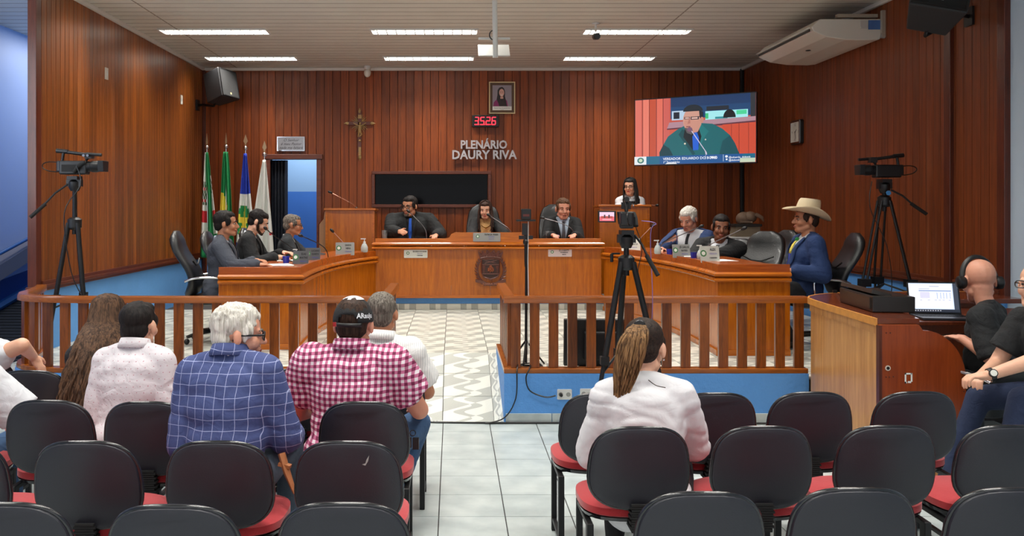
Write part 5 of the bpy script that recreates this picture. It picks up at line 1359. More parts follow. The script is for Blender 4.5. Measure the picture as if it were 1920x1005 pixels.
def camcorder(lab, loc, rz, s=1.0, lcd=False):
    """lens towards local +x"""
    t = thing('video_camera', lab, 'camera', loc, rz)
    MB().box((0, 0, 0.075), (0.24, 0.10, 0.12)).box((-0.10, 0, 0.085), (0.09, 0.09, 0.10)).build('camera_body', M_black, t, bevel=0.012)
    MB().lathe([(0.045, 0.11), (0.045, 0.15), (0.050, 0.155), (0.050, 0.20), (0.046, 0.21), (0.046, 0.23)], 20, (0, 0, 0.085), Matrix.Rotation(PI/2, 3, 'Y')).build('lens_barrel', M_blackm, t, 40)
    MB().prism([(-0.055, -0.045), (0.055, -0.045), (0.065, 0.05), (-0.065, 0.05)], 0.05, Matrix.Translation((0.225, 0, 0.085)) @ frame_M((0, 0, 0), (0, 1, 0), (0, 0, 1))).build('lens_hood', M_black, t, bevel=0.004)
    b = MB(); b.tube([(-0.11, 0, 0.13), (-0.10, 0, 0.20), (-0.08, 0, 0.215), (0.10, 0, 0.19), (0.14, 0, 0.185), (0.10, 0, 0.14)], [0.012, 0.014, 0.015, 0.015, 0.012, 0.012], 8)
    b.tube([(-0.16, 0, 0.225), (-0.06, 0, 0.215)], 0.02, 8); b.build('top_handle', M_black, t, 50)
    b = MB(); b.tube([(0.12, -0.03, 0.195), (0.25, -0.03, 0.185)], 0.014, 8); b.box((0.13, 0, 0.18), (0.06, 0.07, 0.05)); b.build('microphone', M_black, t, 50)
    b = MB(); b.tube([(0.10, -0.058, 0.18), (0.10, -0.05, 0.18)], 0.012, 8); b.tube([(0.135, -0.058, 0.18), (0.135, -0.05, 0.18)], 0.012, 8); b.build('dials', M_chrome, t, 50)
    b = MB(); b.box((-0.02, -0.055, 0.07), (0.14, 0.012, 0.06)); b.tube([(0.02, -0.07, 0.03), (0.06, -0.065, 0.09), (0.11, -0.055, 0.12)], 0.018, 8); b.build('hand_strap', M_rubber, t, 50)
    MB().tube(bez((-0.14, 0, 0.12), (-0.34, 0.0, 0.16), (-0.34, 0, 0.02), (-0.10, -0.02, 0.04), 12), 0.005, 6).build('cable', M_blackm, t, 60)
    if lcd:
        q = MB(); q.box((-0.02, 0.14, 0.10), (0.012, 0.13, 0.085)); q.build('flip_screen', M_black, t, bevel=0.003)
        LMx = frame_M((-0.0275, 0.14, 0.10), (0, -1, 0), (0, 0, 1))
        picture('flip_screen_image', t, LMx, 0.105, 0.065, [(R_(0, 0, 1, 1), (214, 96, 110)), (R_(0, .5, 1, 1), (226, 190, 210)), (R_(.1, .3, .9, .55), (170, 70, 60)), (R_(.3, .35, .4, .7), (60, 40, 50)), (R_(.6, .35, .7, .7), (60, 40, 50)), (R_(.2, .1, .8, .25), (240, 150, 160))], 1.3, 'flip')
    return t
# left tripod
tl = tripod('black tripod at the left end of the railing', (-3.33, 7.74, ZS), 1.22, (math.radians(212), math.radians(85), math.radians(-40)), 0.24, 1.63, 1)
handle(tl, (-0.05, -0.02, 1.56), (-0.24, -0.10, 1.36), 0)
camcorder('black video camera on the left tripod pointing right', (-3.33, 7.74, ZS+1.63), 0, 1)
# right tripod
tr = tripod('black twin tube tripod behind the control desk', (4.04, 8.25, ZS), 1.42, (math.radians(195), math.radians(80), math.radians(-35)), 0.36, 1.62, 2, 0.45)
handle(tr, (0.05, -0.02, 1.52), (0.24, -0.08, 1.37), 0)
camcorder('black video camera on the right tripod pointing left', (4.06, 8.25, ZS+1.62), PI, 1)
MB().lathe([(0.022, 0), (0.022, 0.01)], 16, (0, -0.075, 1.49), Matrix.Rotation(PI/2, 3, 'X')).build('blue_badge', mat('blue badge', (60, 130, 190), 0.3), tr)
# centre tripod
tcn = tripod('black tripod standing before the right railing, aisle side', (1.262, 6.42, 0), 1.30, (math.radians(215), math.radians(95), math.radians(-28)), 0.36, 1.53, 1, 0.55)
handle(tcn, (0.06, -0.03, 1.49), (0.14, -0.12, 1.32), 0)
MB().tube([(-0.05, 0, 1.36), (-0.11, -0.02, 1.36)], 0.008, 6).tube([(-0.11, -0.02, 1.30), (-0.11, -0.02, 1.36)], 0.012, 8).build('crank', M_blackm, tcn, 50)
camcorder('black video camera with lit flip screen on the centre tripod', (1.262, 6.42, 1.53), math.radians(80), 1, True)
# slim stand with a phone
sp_ = thing('light_stand', 'slim black stand with a phone clamp behind the right railing', 'stand', (0.62, 7.52, ZS))
MB().tube([(0, 0, 0.03), (0.005, 0, 0.9)], 0.012, 8).tube([(0.005, 0, 0.85), (0.0, 0, 1.18)], 0.017, 8).build('pole', M_blackm, sp_, 60)
MB().tube([(0.02, -0.012, 1.25), (0.016, -0.014, 0.9), (0.022, -0.014, 0.5), (0.016, -0.014, 0.1)], 0.004, 6).build('white_cable', M_white, sp_, 60)
for a in (0.3, 2.4, 4.5): MB().tube([(0, 0, 0.22), (0.17*math.cos(a), 0.17*math.sin(a), 0.012)], 0.008, 6).build('leg', M_blackm, sp_, 60)
MB().ball((0, 0, 1.06), (0.025, 0.025, 0.03)).box((0, 0, 1.10), (0.12, 0.03, 0.03)).box((-0.01, 0, 1.17), (0.045, 0.04, 0.10)).build('clamp', M_black, sp_, 40)
MB().box((0, 0, 1.245), (0.165, 0.05, 0.016)).build('shelf', M_black, sp_, bevel=0.003)
ph_ = thing('phone', 'black phone held upright on the slim stand', 'phone', (0.62, 7.50, ZS+1.254))
MB().box((0, 0, 0.045), (0.085, 0.03, 0.09)).build('phone_body', M_black, ph_, bevel=0.006)
MB().box((0, -0.016, 0.035), (0.055, 0.002, 0.02)).build('label_strip', mat('dim red strip', (96, 40, 36), 0.5), ph_)
# monitor on the floor behind the railing
mn = thing('monitor', 'black monitor seen from behind, standing on the stage behind the railing', 'monitor', (1.21, 7.42, ZS))
Rt = Matrix.Rotation(math.radians(4), 3, 'X')
MB().box((0, 0, 0.22), (0.56, 0.05, 0.40), M=Rt).build('casing', M_black, mn, bevel=0.01)
MB().box((0.03, -0.05, 0.20), (0.30, 0.06, 0.24), M=Rt).build('back_bulge', M_blackm, mn, bevel=0.015)
MB().box((0.10, -0.085, 0.16), (0.10, 0.004, 0.03)).box((0.06, -0.085, 0.155), (0.03, 0.004, 0.045)).build('rating_plate', M_plate, mn)
MB().box((0, 0, 0.008), (0.30, 0.18, 0.016)).build('foot', M_black, mn, bevel=0.004)
# cables
def cable(lab, pts, r=0.006, m=None):
    o = MB().tube(pts, r, 6).build('cable', m or M_black, smooth=60); tag(o, lab, 'cable'); return o
def smooth_pts(pts, n=5):
    pts = [Vector(p) for p in pts]; out = []
    for i in range(len(pts)-1):
        p0, p1, p2, p3 = pts[max(i-1, 0)], pts[i], pts[i+1], pts[min(i+2, len(pts)-1)]
        for k in range(n):
            t = k/n; out.append(0.5*((2*p1)+(p2-p0)*t+(2*p0-5*p1+4*p2-p3)*t*t+(3*p1-p0-3*p2+p3)*t**3))
    return out+[pts[-1]]
kc = cable('black cable lying along the foot of the right kerb, banded white at one end', smooth_pts([(-0.28, 6.93, 0.008), (0.0, 6.91, 0.008), (0.4, 6.895, 0.008), (1.2, 6.90, 0.008), (2.0, 6.89, 0.008), (2.6, 6.88, 0.008)]), 0.008)
for i in range(11): MB().box((-0.27+i*0.026, 6.929-0.0008*i, 0.013), (0.010, 0.020, 0.012)).build('white_band', M_white, kc)
cable('black cable drooping from the railing to the double outlet', smooth_pts([(0.80, 6.88, 0.225), (0.72, 6.90, 0.21), (0.60, 6.90, 0.26), (0.57, 6.90, 0.36), (0.60, 6.92, 0.43), (0.62, 7.05, 0.44), (0.62, 7.3, 0.36)]), 0.006)
cable('black cable hanging down the kerb to the floor beside the aisle', smooth_pts([(0.60, 7.2, 0.36), (0.53, 7.06, 0.44), (0.50, 6.91, 0.42), (0.49, 6.90, 0.2), (0.40, 6.89, 0.05), (0.25, 6.88, 0.008)]), 0.005)
rr = random.Random(11); pts = []
for i in range(16): a = i*1.7; pts.append((0.62+0.12*math.cos(a)+rr.uniform(-.03, .03), 7.30+0.10*math.sin(a), ZS+0.012+0.04*rr.random()))
cable('tangled black cables at the foot of the slim stand', smooth_pts(pts), 0.006)
ad = tag(MB().box((0.81, 7.3, ZS+0.035), (0.07, 0.05, 0.07)).build('power_adapter', M_white, bevel=0.006), 'white power adapter among the cables behind the railing', 'adapter')
pts = []
for i in range(14): a = i*1.5; pts.append((-3.1+0.14*math.cos(a)+rr.uniform(-.04, .04), 7.6+0.12*math.sin(a), ZS+0.010+0.02*rr.random()))
cable('black cables coiled at the feet of the left tripod', smooth_pts(pts), 0.005)
cable('black cable hanging from the left camera down its tripod', smooth_pts([(-3.28, 7.66, ZS+1.72), (-3.22, 7.60, ZS+1.55), (-3.36, 7.60, ZS+1.3), (-3.30, 7.60, ZS+0.8), (-3.18, 7.6, ZS+0.5), (-3.25, 7.62, ZS+0.2), (-3.2, 7.62, ZS+0.01)]), 0.005)
cable('thin cable hanging from the centre camera', smooth_pts([(1.32, 6.36, 1.55), (1.36, 6.34, 1.40), (1.33, 6.34, 1.2), (1.40, 6.36, 0.9), (1.36, 6.4, 0.5), (1.4, 6.45, 0.008)]), 0.003)
cable('thin violet cable hanging beside the centre tripod', smooth_pts([(1.36, 6.36, 1.60), (1.46, 6.34, 1.58), (1.42, 6.34, 1.50), (1.44, 6.36, 1.0), (1.42, 6.38, 0.6), (1.48, 6.45, 0.008)]), 0.003, mat('violet cable', (140, 110, 170), 0.5))
cable('thin cable hanging from the right camera', smooth_pts([(3.9, 8.2, ZS+1.60), (3.86, 8.15, ZS+1.35), (4.0, 8.12, ZS+1.0), (4.06, 8.15, ZS+0.6), (3.98, 8.15, ZS+0.3), (4.0, 8.2, ZS+0.01)]), 0.004)
cable('black cable at the right wall outlet', smooth_pts([(XR-0.05, 10.03, 0.87), (XR-0.12, 10.0, 0.86), (XR-0.16, 9.9, 0.80), (XR-0.10, 9.9, 0.5), (XR-0.1, 10, ZS+0.01)]), 0.006)
# ================================================================ PEOPLE
def rotx(a): return Matrix.Rotation(math.radians(a), 3, 'X')
def roty(a): return Matrix.Rotation(math.radians(a), 3, 'Y')
def rotz(a): return Matrix.Rotation(math.radians(a), 3, 'Z')
def vox(prims, infl, voxel, smooth=2, disp=None, sc=1.0):
    b = MB()
    for p in prims:
        if p[0] == 'c':
            _, p0, p1, r0, r1 = p[:5]; p0, p1 = Vector(p0), Vector(p1)
            b.tube([p0, p1], [r0+infl, r1+infl], 14); b.ball(p0, r0+infl, nu=14, nv=8); b.ball(p1, r1+infl, nu=14, nv=8)
        elif p[0] == 'f':
            _, p0, p1, r0, r1 = p[:5]; b.tube([p0, p1], [r0+infl, r1+infl], 16)
        else:
            _, c, r, R = p[:4]; b.ball(c, [q+infl for q in r], R, 18, 12)
    me = bpy.data.meshes.new('v'); me.from_pydata(b.v, [], b.f); me.update()
    fix_normals(me)
    o = bpy.data.objects.new('v', me); C.objects.link(o)
    m = o.modifiers.new('r', 'REMESH'); m.mode = 'VOXEL'; m.voxel_size = voxel
    m = o.modifiers.new('s', 'SMOOTH'); m.factor = 0.5; m.iterations = smooth
    dg = bpy.context.evaluated_depsgraph_get()
    out = bpy.data.meshes.new_from_object(o.evaluated_get(dg)); bpy.data.objects.remove(o); bpy.data.meshes.remove(me)
    n = len(out.vertices); co = np.empty(n*3, np.float32); out.vertices.foreach_get('co', co); co = co.reshape(-1, 3)
    if disp:
        no = np.empty(n*3, np.float32); out.vertices.foreach_get('normal', no); no = no.reshape(-1, 3)
        d = disp(co); co = co+no*d[:, None]
    co = co*sc; out.vertices.foreach_set('co', co.ravel()); 
    out.polygons.foreach_set('use_smooth', [True]*len(out.polygons)); out.update()
    return out
_rng = np.random.RandomState(4)
_G = _rng.rand(32, 32, 32).astype(np.float32)
def vnoise(p):                                # vectorised value noise, -1..1
    p = p+100.0; i = np.floor(p).astype(int); f = p-i; f = f*f*(3-2*f); r = 0
    for dx in (0, 1):
        for dy in (0, 1):
            for dz in (0, 1):
                w = (f[:, 0] if dx else 1-f[:, 0])*(f[:, 1] if dy else 1-f[:, 1])*(f[:, 2] if dz else 1-f[:, 2])
                r = r+w*_G[(i[:, 0]+dx) % 32, (i[:, 1]+dy) % 32, (i[:, 2]+dz) % 32]
    return r*2-1
def folds(seed, amp=0.006):
    def f(co):
        o = seed*3.17
        q = co*np.array([5, 5, 8]); w = vnoise(q+o)
        r = np.abs(vnoise(co*np.array([6, 6, 15])+o+w[:, None]*1.0))
        r2 = np.abs(vnoise(co*np.array([13, 12, 28])+o*2+w[:, None]))
        return (amp*(0.7*w - 1.7*(0.4-r)*(r < 0.4) - 0.6*(0.3-r2)*(r2 < 0.3))).astype(np.float32)
    return f
def strands(seed, amp=0.004, fx=60, fz=14):
    def f(co):
        w = vnoise(co*np.array([14, 14, 14])+seed)
        return (amp*(vnoise(co*np.array([fx, fx, fz])+seed*2+w[:, None]*2)+0.6*w)).astype(np.float32)
    return f
def link(name, me, m, parent):
    me.materials.clear(); me.materials.append(m)
    me.polygons.foreach_set('material_index', [0]*len(me.polygons))
    o = bpy.data.objects.new(name, me); C.objects.link(o); o.parent = parent; me.name = name; return o
def skin(name, rgb):
    m = mat(name, rgb, 0.5, bump=0.10, bscale=90, var=0.10, vscale=14)
    b = m.node_tree.nodes['Principled BSDF']; b.inputs['Subsurface Weight'].default_value = 0.12; b.inputs['Subsurface Radius'].default_value = (0.01, 0.004, 0.002)
    return m
def hairmat(name, a, b_, sx=70, sz=4):
    m, t, b = nt(name); N, L = t.nodes, t.links
    tc = N.new('ShaderNodeTexCoord'); mp = N.new('ShaderNodeMapping'); mp.inputs['Scale'].default_value = (sx, sx, sz)
    n = N.new('ShaderNodeTexNoise'); n.inputs['Scale'].default_value = 1.6; n.inputs['Detail'].default_value = 4; n.inputs['Distortion'].default_value = 1.0
    L.new(tc.outputs['Object'], mp.inputs[0]); L.new(mp.outputs[0], n.inputs['Vector'])
    cr = N.new('ShaderNodeValToRGB'); cr.color_ramp.elements[0].position = 0.35; cr.color_ramp.elements[1].position = 0.68
    cr.color_ramp.elements[0].color = lin(*a); cr.color_ramp.elements[1].color = lin(*b_)
    L.new(n.outputs['Fac'], cr.inputs[0]); L.new(cr.outputs[0], b.inputs['Base Color'])
    bp = N.new('ShaderNodeBump'); bp.inputs['Strength'].default_value = 0.5; bp.inputs['Distance'].default_value = 0.006
    L.new(n.outputs['Fac'], bp.inputs['Height']); L.new(bp.outputs[0], b.inputs['Normal'])
    b.inputs['Roughness'].default_value = 0.62; b.inputs['Specular IOR Level'].default_value = 0.2; return m
def pattern(name, kind, base, c2, pitch, c3=None, rough=0.8):
    """woven shirt patterns on object coordinates"""
    m, t, b = nt(name); N, L = t.nodes, t.links
    tc = N.new('ShaderNodeTexCoord'); sx = N.new('ShaderNodeSeparateXYZ')
    nz = N.new('ShaderNodeTexNoise'); nz.inputs['Scale'].default_value = 5; L.new(tc.outputs['Object'], nz.inputs['Vector'])
    mx_ = N.new('ShaderNodeMix'); mx_.data_type = 'VECTOR'; mx_.inputs[0].default_value = 0.035
    L.new(tc.outputs['Object'], mx_.inputs[4]); L.new(nz.outputs['Color'], mx_.inputs[5]); L.new(mx_.outputs[1], sx.inputs[0])
    def F(op, x, y=None, z=None):
        q = N.new('ShaderNodeMath'); q.operation = op
        for i, v in enumerate((x, y, z)):
            if v is None: continue
            if isinstance(v, (int, float)): q.inputs[i].default_value = v
            else: L.new(v, q.inputs[i])
        return q.outputs[0]
    X, Z = sx.outputs[0], sx.outputs[2]
    fx = F('FRACT', F('DIVIDE', X, pitch)); fz = F('FRACT', F('DIVIDE', Z, pitch*1.02))
    if kind == 'window': fac = F('MAXIMUM', F('LESS_THAN', fx, 0.045), F('LESS_THAN', fz, 0.045))
    elif kind == 'gingham': fac = F('MULTIPLY', F('ADD', F('LESS_THAN', fx, 0.5), F('LESS_THAN', fz, 0.5)), 0.5)
    elif kind == 'stripe': fac = F('LESS_THAN', fx, 0.22)
    elif kind == 'dots':
        row = F('MULTIPLY', F('FLOOR', F('DIVIDE', Z, pitch*1.02)), 0.5)
        fx2 = F('FRACT', F('ADD', F('DIVIDE', X, pitch), row))
        dx = F('SUBTRACT', fx2, 0.5); dz = F('SUBTRACT', fz, 0.5)
        fac = F('LESS_THAN', F('ADD', F('MULTIPLY', dx, dx), F('MULTIPLY', dz, dz)), 0.007)
    elif kind == 'diag': fac = F('LESS_THAN', F('FRACT', F('DIVIDE', F('ADD', X, Z), pitch)), 0.35)
    cr = N.new('ShaderNodeValToRGB'); e = cr.color_ramp.elements; e[0].color = lin(*base); e[1].color = lin(*c2)
    if kind == 'gingham':
        cr.color_ramp.interpolation = 'CONSTANT'; e[0].position = 0; e[1].position = 0.75; q = e.new(0.25); q.color = lin(*c3)
    L.new(fac, cr.inputs[0]); L.new(cr.outputs[0], b.inputs['Base Color']); b.inputs['Roughness'].default_value = rough
    n2 = N.new('ShaderNodeTexNoise'); n2.inputs['Scale'].default_value = 18; n2.inputs['Detail'].default_value = 3; n2.inputs['Distortion'].default_value = 1.5
    L.new(tc.outputs['Object'], n2.inputs['Vector'])
    bp = N.new('ShaderNodeBump'); bp.inputs['Strength'].default_value = 0.22; bp.inputs['Distance'].default_value = 0.02
    L.new(n2.outputs['Fac'], bp.inputs['Height']); L.new(bp.outputs[0], b.inputs['Normal'])
    return m
def fabric(name, rgb, rough=0.85, b_=0.35, sc=16):
    if name in MATS: return MATS[name]
    m, t, b = nt(name); N, L = t.nodes, t.links
    b.inputs['Base Color'].default_value = lin(*rgb); b.inputs['Roughness'].default_value = rough
    tc = N.new('ShaderNodeTexCoord'); n2 = N.new('ShaderNodeTexNoise'); n2.inputs['Scale'].default_value = sc; n2.inputs['Detail'].default_value = 3; n2.inputs['Distortion'].default_value = 1.5
    L.new(tc.outputs['Object'], n2.inputs['Vector'])
    bp = N.new('ShaderNodeBump'); bp.inputs['Strength'].default_value = b_; bp.inputs['Distance'].default_value = 0.02
    L.new(n2.outputs['Fac'], bp.inputs['Height']); L.new(bp.outputs[0], b.inputs['Normal'])
    MATS[name] = m; return m
S_mid, S_tan, S_fair, S_dark, S_pink = skin('tan skin', (196, 138, 106)), skin('olive skin', (184, 126, 94)), skin('fair skin', (222, 170, 142)), skin('brown skin', (132, 84, 60)), skin('ruddy skin', (212, 150, 124))
H_black = hairmat('black hair', (14, 12, 12), (40, 34, 32)); H_dbrown = hairmat('dark brown hair', (30, 20, 16), (70, 50, 38)); H_grey = hairmat('grey hair', (60, 54, 48), (136, 128, 118))
H_white = hairmat('white hair', (170, 164, 152), (232, 228, 220)); H_long = hairmat('long brown hair', (44, 30, 22), (104, 76, 56), 40, 5); H_pony = hairmat('highlighted hair', (62, 42, 28), (156, 118, 78), 60, 5)
H_salt = hairmat('salt and pepper hair', (58, 50, 44), (150, 140, 128)); H_brown = hairmat('mid brown hair', (60, 38, 26), (108, 76, 52))
M_eyew = mat('eye white', (196, 186, 178), 0.4); M_iris = mat('dark iris', (28, 18, 14), 0.2); M_lip = mat('lips', (150, 78, 70), 0.5); M_lipr = mat('pink lips', (176, 64, 72), 0.4)
M_jeans = fabric('blue denim', (52, 82, 118), 0.9); M_jeansd = fabric('navy denim', (30, 42, 70), 0.9); M_jeansg = fabric('grey denim', (70, 84, 98), 0.9)
M_trk = fabric('black trousers', (22, 22, 26)); M_shoe = mat('dark shoe', (26, 22, 20), 0.4)
M_wshirt = fabric('white shirt cloth', (208, 211, 216), 0.8, 0.3); M_tee = fabric('black t shirt', (24, 26, 28), 0.85, 0.3)

def ik(S, W, a, b, hint):
    d = W-S; L = min(d.length, (a+b)*0.995); u = d.normalized(); W = S+u*L
    x = (a*a-b*b+L*L)/(2*L); h = math.sqrt(max(a*a-x*x, 0)); hv = Vector(hint); hv = hv-u*hv.dot(u)
    hv = hv.normalized() if hv.length > 1e-4 else u.orthogonal()
    return S+u*x+hv*h, W
def hand(prims, W, d, up, side, curl=25, k=1.0):
    """W wrist, d finger direction, up back-of-hand normal, side: +1 thumb on local +x side"""
    d = d.normalized(); up = (up-d*up.dot(d)).normalized(); s = d.cross(up)*side
    R = Matrix((s, d, up)).transposed()
    prims.append(('e', W+d*0.048*k, (0.040*k, 0.052*k, 0.015*k), R)); prims.append(('c', W, W+d*0.03*k, 0.026*k, 0.026*k))
    for i, (off, L) in enumerate(((0.030, 0.070), (0.0105, 0.078), (-0.0105, 0.072), (-0.030, 0.056))):
        b0 = W+(d*0.088+s*off)*k; dd = (d+s*off*2.2).normalized()
        a = math.radians(curl); m = b0+(dd*math.cos(a)-up*math.sin(a))*L*0.5*k; a *= 2.1
        e = m+(dd*math.cos(a)-up*math.sin(a))*L*0.5*k
        prims.append(('c', b0, m, 0.0092*k, 0.0085*k)); prims.append(('c', m, e, 0.0085*k, 0.0070*k))
    t0 = W+(d*0.025+s*0.032)*k; t1 = t0+(d*0.6+s*0.75-up*0.2).normalized()*0.038*k; t2 = t1+(d*0.9+s*0.2-up*0.3).normalized()*0.030*k
    prims.append(('c', t0, t1, 0.013*k, 0.011*k)); prims.append(('c', t1, t2, 0.011*k, 0.008*k))

def person(label, hx, hy, crown, rz=0.0, lean=(6, 0, 0), head=(0, 0, 0), hs=1.05, s=1.0, bulk=1.0, belly=1.0, sw=0.185, skinm=S_mid,
           nk=0.0, tuck=None, RW=None, LW=None, RH=(0.25, -0.6, -0.7), LH=(-0.25, -0.6, -0.7), hdir=(None, None), hup=((0, 0, 1), (0, 0, 1)), floor=0.0, stand=False,
           female=False, voxel=0.009, outfit=None, hair=None, hairm=None, eyes=True, knees=None, feet=None, brow=True, curl=(25, 25)):
    o = outfit or {}
    RL = rotz(lean[2]) @ rotx(-lean[0]) @ roty(lean[1])
    Pz = 0.0
    Pv = Vector((0, 0, 0))
    Tt = lambda x, y, z: Pv+RL @ Vector((x, y, z))
    nb = Tt(0, -0.008, 0.475); nt_ = Tt(0, 0.004, 0.55)+Vector((0, 0.008, 0))
    Rh = rotz(head[0]) @ rotx(-head[1]) @ roty(head[2])
    Hc = nt_+Rh @ Vector((0, 0.022, 0.10*hs-0.018-nk))
    Hh = lambda x, y, z: Hc+Rh @ (Vector((x, y, z))*hs)
    top = Hc+Vector((0, 0, (0.122+(0.012 if hair else 0))*hs))
    # place so that the crown of the head is where it should be
    cz, sz = math.cos(rz), math.sin(rz); hl = Hc*s
    root = Vector((hx-(hl.x*cz-hl.y*sz), hy-(hl.x*sz+hl.y*cz), floor))
    Pv = Vector((0, 0, (crown-floor)/s-top.z)); shift = Pv.copy()
    nb, nt_, Hc, top = nb+shift, nt_+shift, Hc+shift, top+shift
    t = thing('person', label, 'person', root, rz)
    def loc(w):                           # world point -> local unscaled
        v = Vector(w)-root; return Vector((v.x*cz+v.y*sz, -v.x*sz+v.y*cz, v.z))/s
    B = bulk; torso = []; arms = []; arms_s = []; legs = []; head_p = []; hands = []
    E = lambda c, r: torso.append(('e', Tt(*c), r, RL))
    E((0, -0.01, 0.02), (0.165*B, 0.125*B, 0.12)); E((0, 0.02*belly, 0.16), (0.148*B, 0.112*B*belly, 0.15)); E((0, 0.008, 0.31), (0.162*B, 0.115*B, 0.17))
    E((0, -0.005, 0.38), (0.17*B, 0.10*B, 0.10))
    torso.append(('c', Tt(-sw+0.03, -0.005, 0.435), Tt(sw-0.03, -0.005, 0.435), 0.060, 0.060))
    for k in (-1, 1):
        torso.append(('c', Tt(0, -0.012, 0.485), Tt(k*(sw-0.02), -0.005, 0.45), 0.048, 0.050)); torso.append(('e', Tt(k*sw, 0, 0.43), (0.062, 0.062, 0.062), RL))
        torso.append(('e', Tt(k*0.08, -0.035, -0.03), (0.10*B, 0.10, 0.09), RL))
        if female: torso.append(('e', Tt(k*0.075, 0.085, 0.30), (0.062, 0.055, 0.062), RL))
    torso.append(('c', nb, nt_, 0.056*min(B, 1.25), 0.054*min(B, 1.15)))
    el = {}; wr = {}
    for k, W, H, hd, hu, cu in ((1, RW, RH, hdir[0], hup[0], curl[0]), (-1, LW, LH, hdir[1], hup[1], curl[1])):
        Sp = Tt(k*sw, 0, 0.43)
        Wp = loc(W) if W is not None else Vector((k*0.10, 0.30, shift.z+0.10))
        Ep, Wp = ik(Sp, Wp, 0.29, 0.255, H)
        ab = 0.5+0.5*B
        arms.append(('c', Sp, Ep, 0.053*ab, 0.044*ab, 'u%d' % k)); arms.append(('c', Ep, Wp, 0.043*ab, 0.029, 'f%d' % k))
        fd = (Wp-Ep).normalized()
        dd = Vector(hd) if hd is not None else (fd+Vector((0, 0, -fd.z*0.8))).normalized()
        if hd is not None: dd = Vector((dd.x*cz+dd.y*sz, -dd.x*sz+dd.y*cz, dd.z))
        hand(hands, Wp, dd, Vector(hu), -k if True else k, cu)
        el[k] = (Sp, Ep, Wp)
    shoes = []
    for k in (-1, 1):
        hp = Tt(k*0.09, 0, -0.02)
        if stand: kn = hp+Vector((k*0.01, 0.02, -0.42)); an = Vector((k*0.10, -0.02, 0.09)); fz = an
        else:
            kn = Vector((k*0.15, 0.42, shift.z+0.03)); an = Vector((k*0.15, 0.44 if floor == 0 else 0.16, 0.09))
            if knees: kn = loc(knees[0 if k == 1 else 1])
            if feet: an = loc(feet[0 if k == 1 else 1])
            u = (kn-hp); kn = hp+u.normalized()*0.43; u = an-kn
            if u.length > 0.55 and floor == 0: an = kn+u.normalized()*0.46
        legs.append(('c', hp, kn, 0.088*(0.6+0.4*B), 0.060)); legs.append(('c', kn, an, 0.057, 0.038)); 
        shoes.append(('c', an+Vector((0, -0.02, -0.045)), an+Vector((0, 0.14, -0.055)), 0.040, 0.034))
    if female and o.get('skirt'): pass
    hp_ = head_p; R = Rh; q = hs
    def he(c, r): hp_.append(('e', Hh(*c), [v*q for v in r], R))
    def hc(a, b, r0, r1): hp_.append(('c', Hh(*a), Hh(*b), r0*q, r1*q))
    he((0, -0.014, 0.035), (0.075, 0.093, 0.085)); he((0, 0.034, 0.042), (0.062, 0.050, 0.056)); he((0, 0.033, -0.02), (0.060, 0.056, 0.060)); he((0, 0.026, -0.062), (0.053, 0.050, 0.040))
    he((0, 0.070, -0.086), (0.022, 0.018, 0.018)); hc((-0.036, 0.077, 0.024), (0.036, 0.077, 0.024), 0.011, 0.011)
    hc((0, 0.086, 0.016), (0, 0.107, -0.022), 0.008, 0.0125); he((0.011, 0.096, -0.027), (0.009, 0.009, 0.007)); he((-0.011, 0.096, -0.027), (0.009, 0.009, 0.007))
    he((0, 0.086, -0.052), (0.024, 0.011, 0.007)); he((0, 0.084, -0.063), (0.021, 0.011, 0.007))
    for k in (-1, 1):
        he((k*0.036, 0.056, -0.024), (0.026, 0.028, 0.026)); he((k*0.080, -0.012, -0.002), (0.011, 0.018, 0.031)); hc((k*0.048, 0.0, -0.055), (k*0.020, 0.064, -0.084), 0.022, 0.020)
    hp_.append(('c', nt_, Hh(0, -0.022, -0.03), 0.054*min(B, 1.15), 0.056*q))
    body = vox(torso+arms+hands+legs+head_p, 0, voxel, 1, None, s)
    link('body', body, skinm, t)
    RR = {'t': t, 'Hh': Hh, 'Rh': Rh, 'hs': hs, 's': s, 'Tt': Tt, 'RL': RL, 'el': el, 'Hc': Hc, 'B': B, 'loc': loc, 'torso': torso, 'shift': shift}
    S4 = lambda p: tuple(Vector(p)*s)
    def part(name, b, m, sm=50, par=None): b.v = [tuple(Vector(p)*s) for p in b.v]; return b.build(name, m, par or t, sm)
    RR['part'] = part
    # face
    if eyes:
        for k in (-1, 1):
            b = MB(); b.ball(Hh(k*0.031, 0.0745, 0.007), [0.0112*q, 0.0122*q, 0.0052*q], R, 10, 6); e = part('eye', b, M_eyew)
            b = MB(); b.ball(Hh(k*0.031, 0.084, 0.007), [0.0064*q, 0.0040*q, 0.0050*q], R, 8, 6); part('iris', b, M_iris, par=e)
            if brow:
                b = MB(); b.tube([Hh(k*0.014, 0.0895, 0.026), Hh(k*0.032, 0.0885, 0.032), Hh(k*0.050, 0.076, 0.027)], [0.004*q, 0.0045*q, 0.002*q], 6); part('eyebrow', b, hairm if (hairm and hairm is not H_white) else H_grey if hairm else H_dbrown)
        b = MB(); b.ball(Hh(0, 0.0925, -0.0565), [0.022*q, 0.006*q, 0.0075*q], R, 10, 6); part('mouth', b, M_lipr if female else M_lip)
    # legs and shoes
    tm = o.get('legs', M_trk)
    lg_ = [p for p in torso if p[0] == 'e'][:1]+[torso[i] for i in range(len(torso)) if torso[i][0] == 'e' and abs(torso[i][2][2]-0.09) < 1e-6 and torso[i][2][1] == 0.10]+legs
    link('trousers', vox(lg_, 0.012, 0.016, 2, folds(hx*7, 0.004), s), tm, t)
    link('shoes', vox(shoes, 0.004, 0.013, 2, None, s), M_shoe, t)
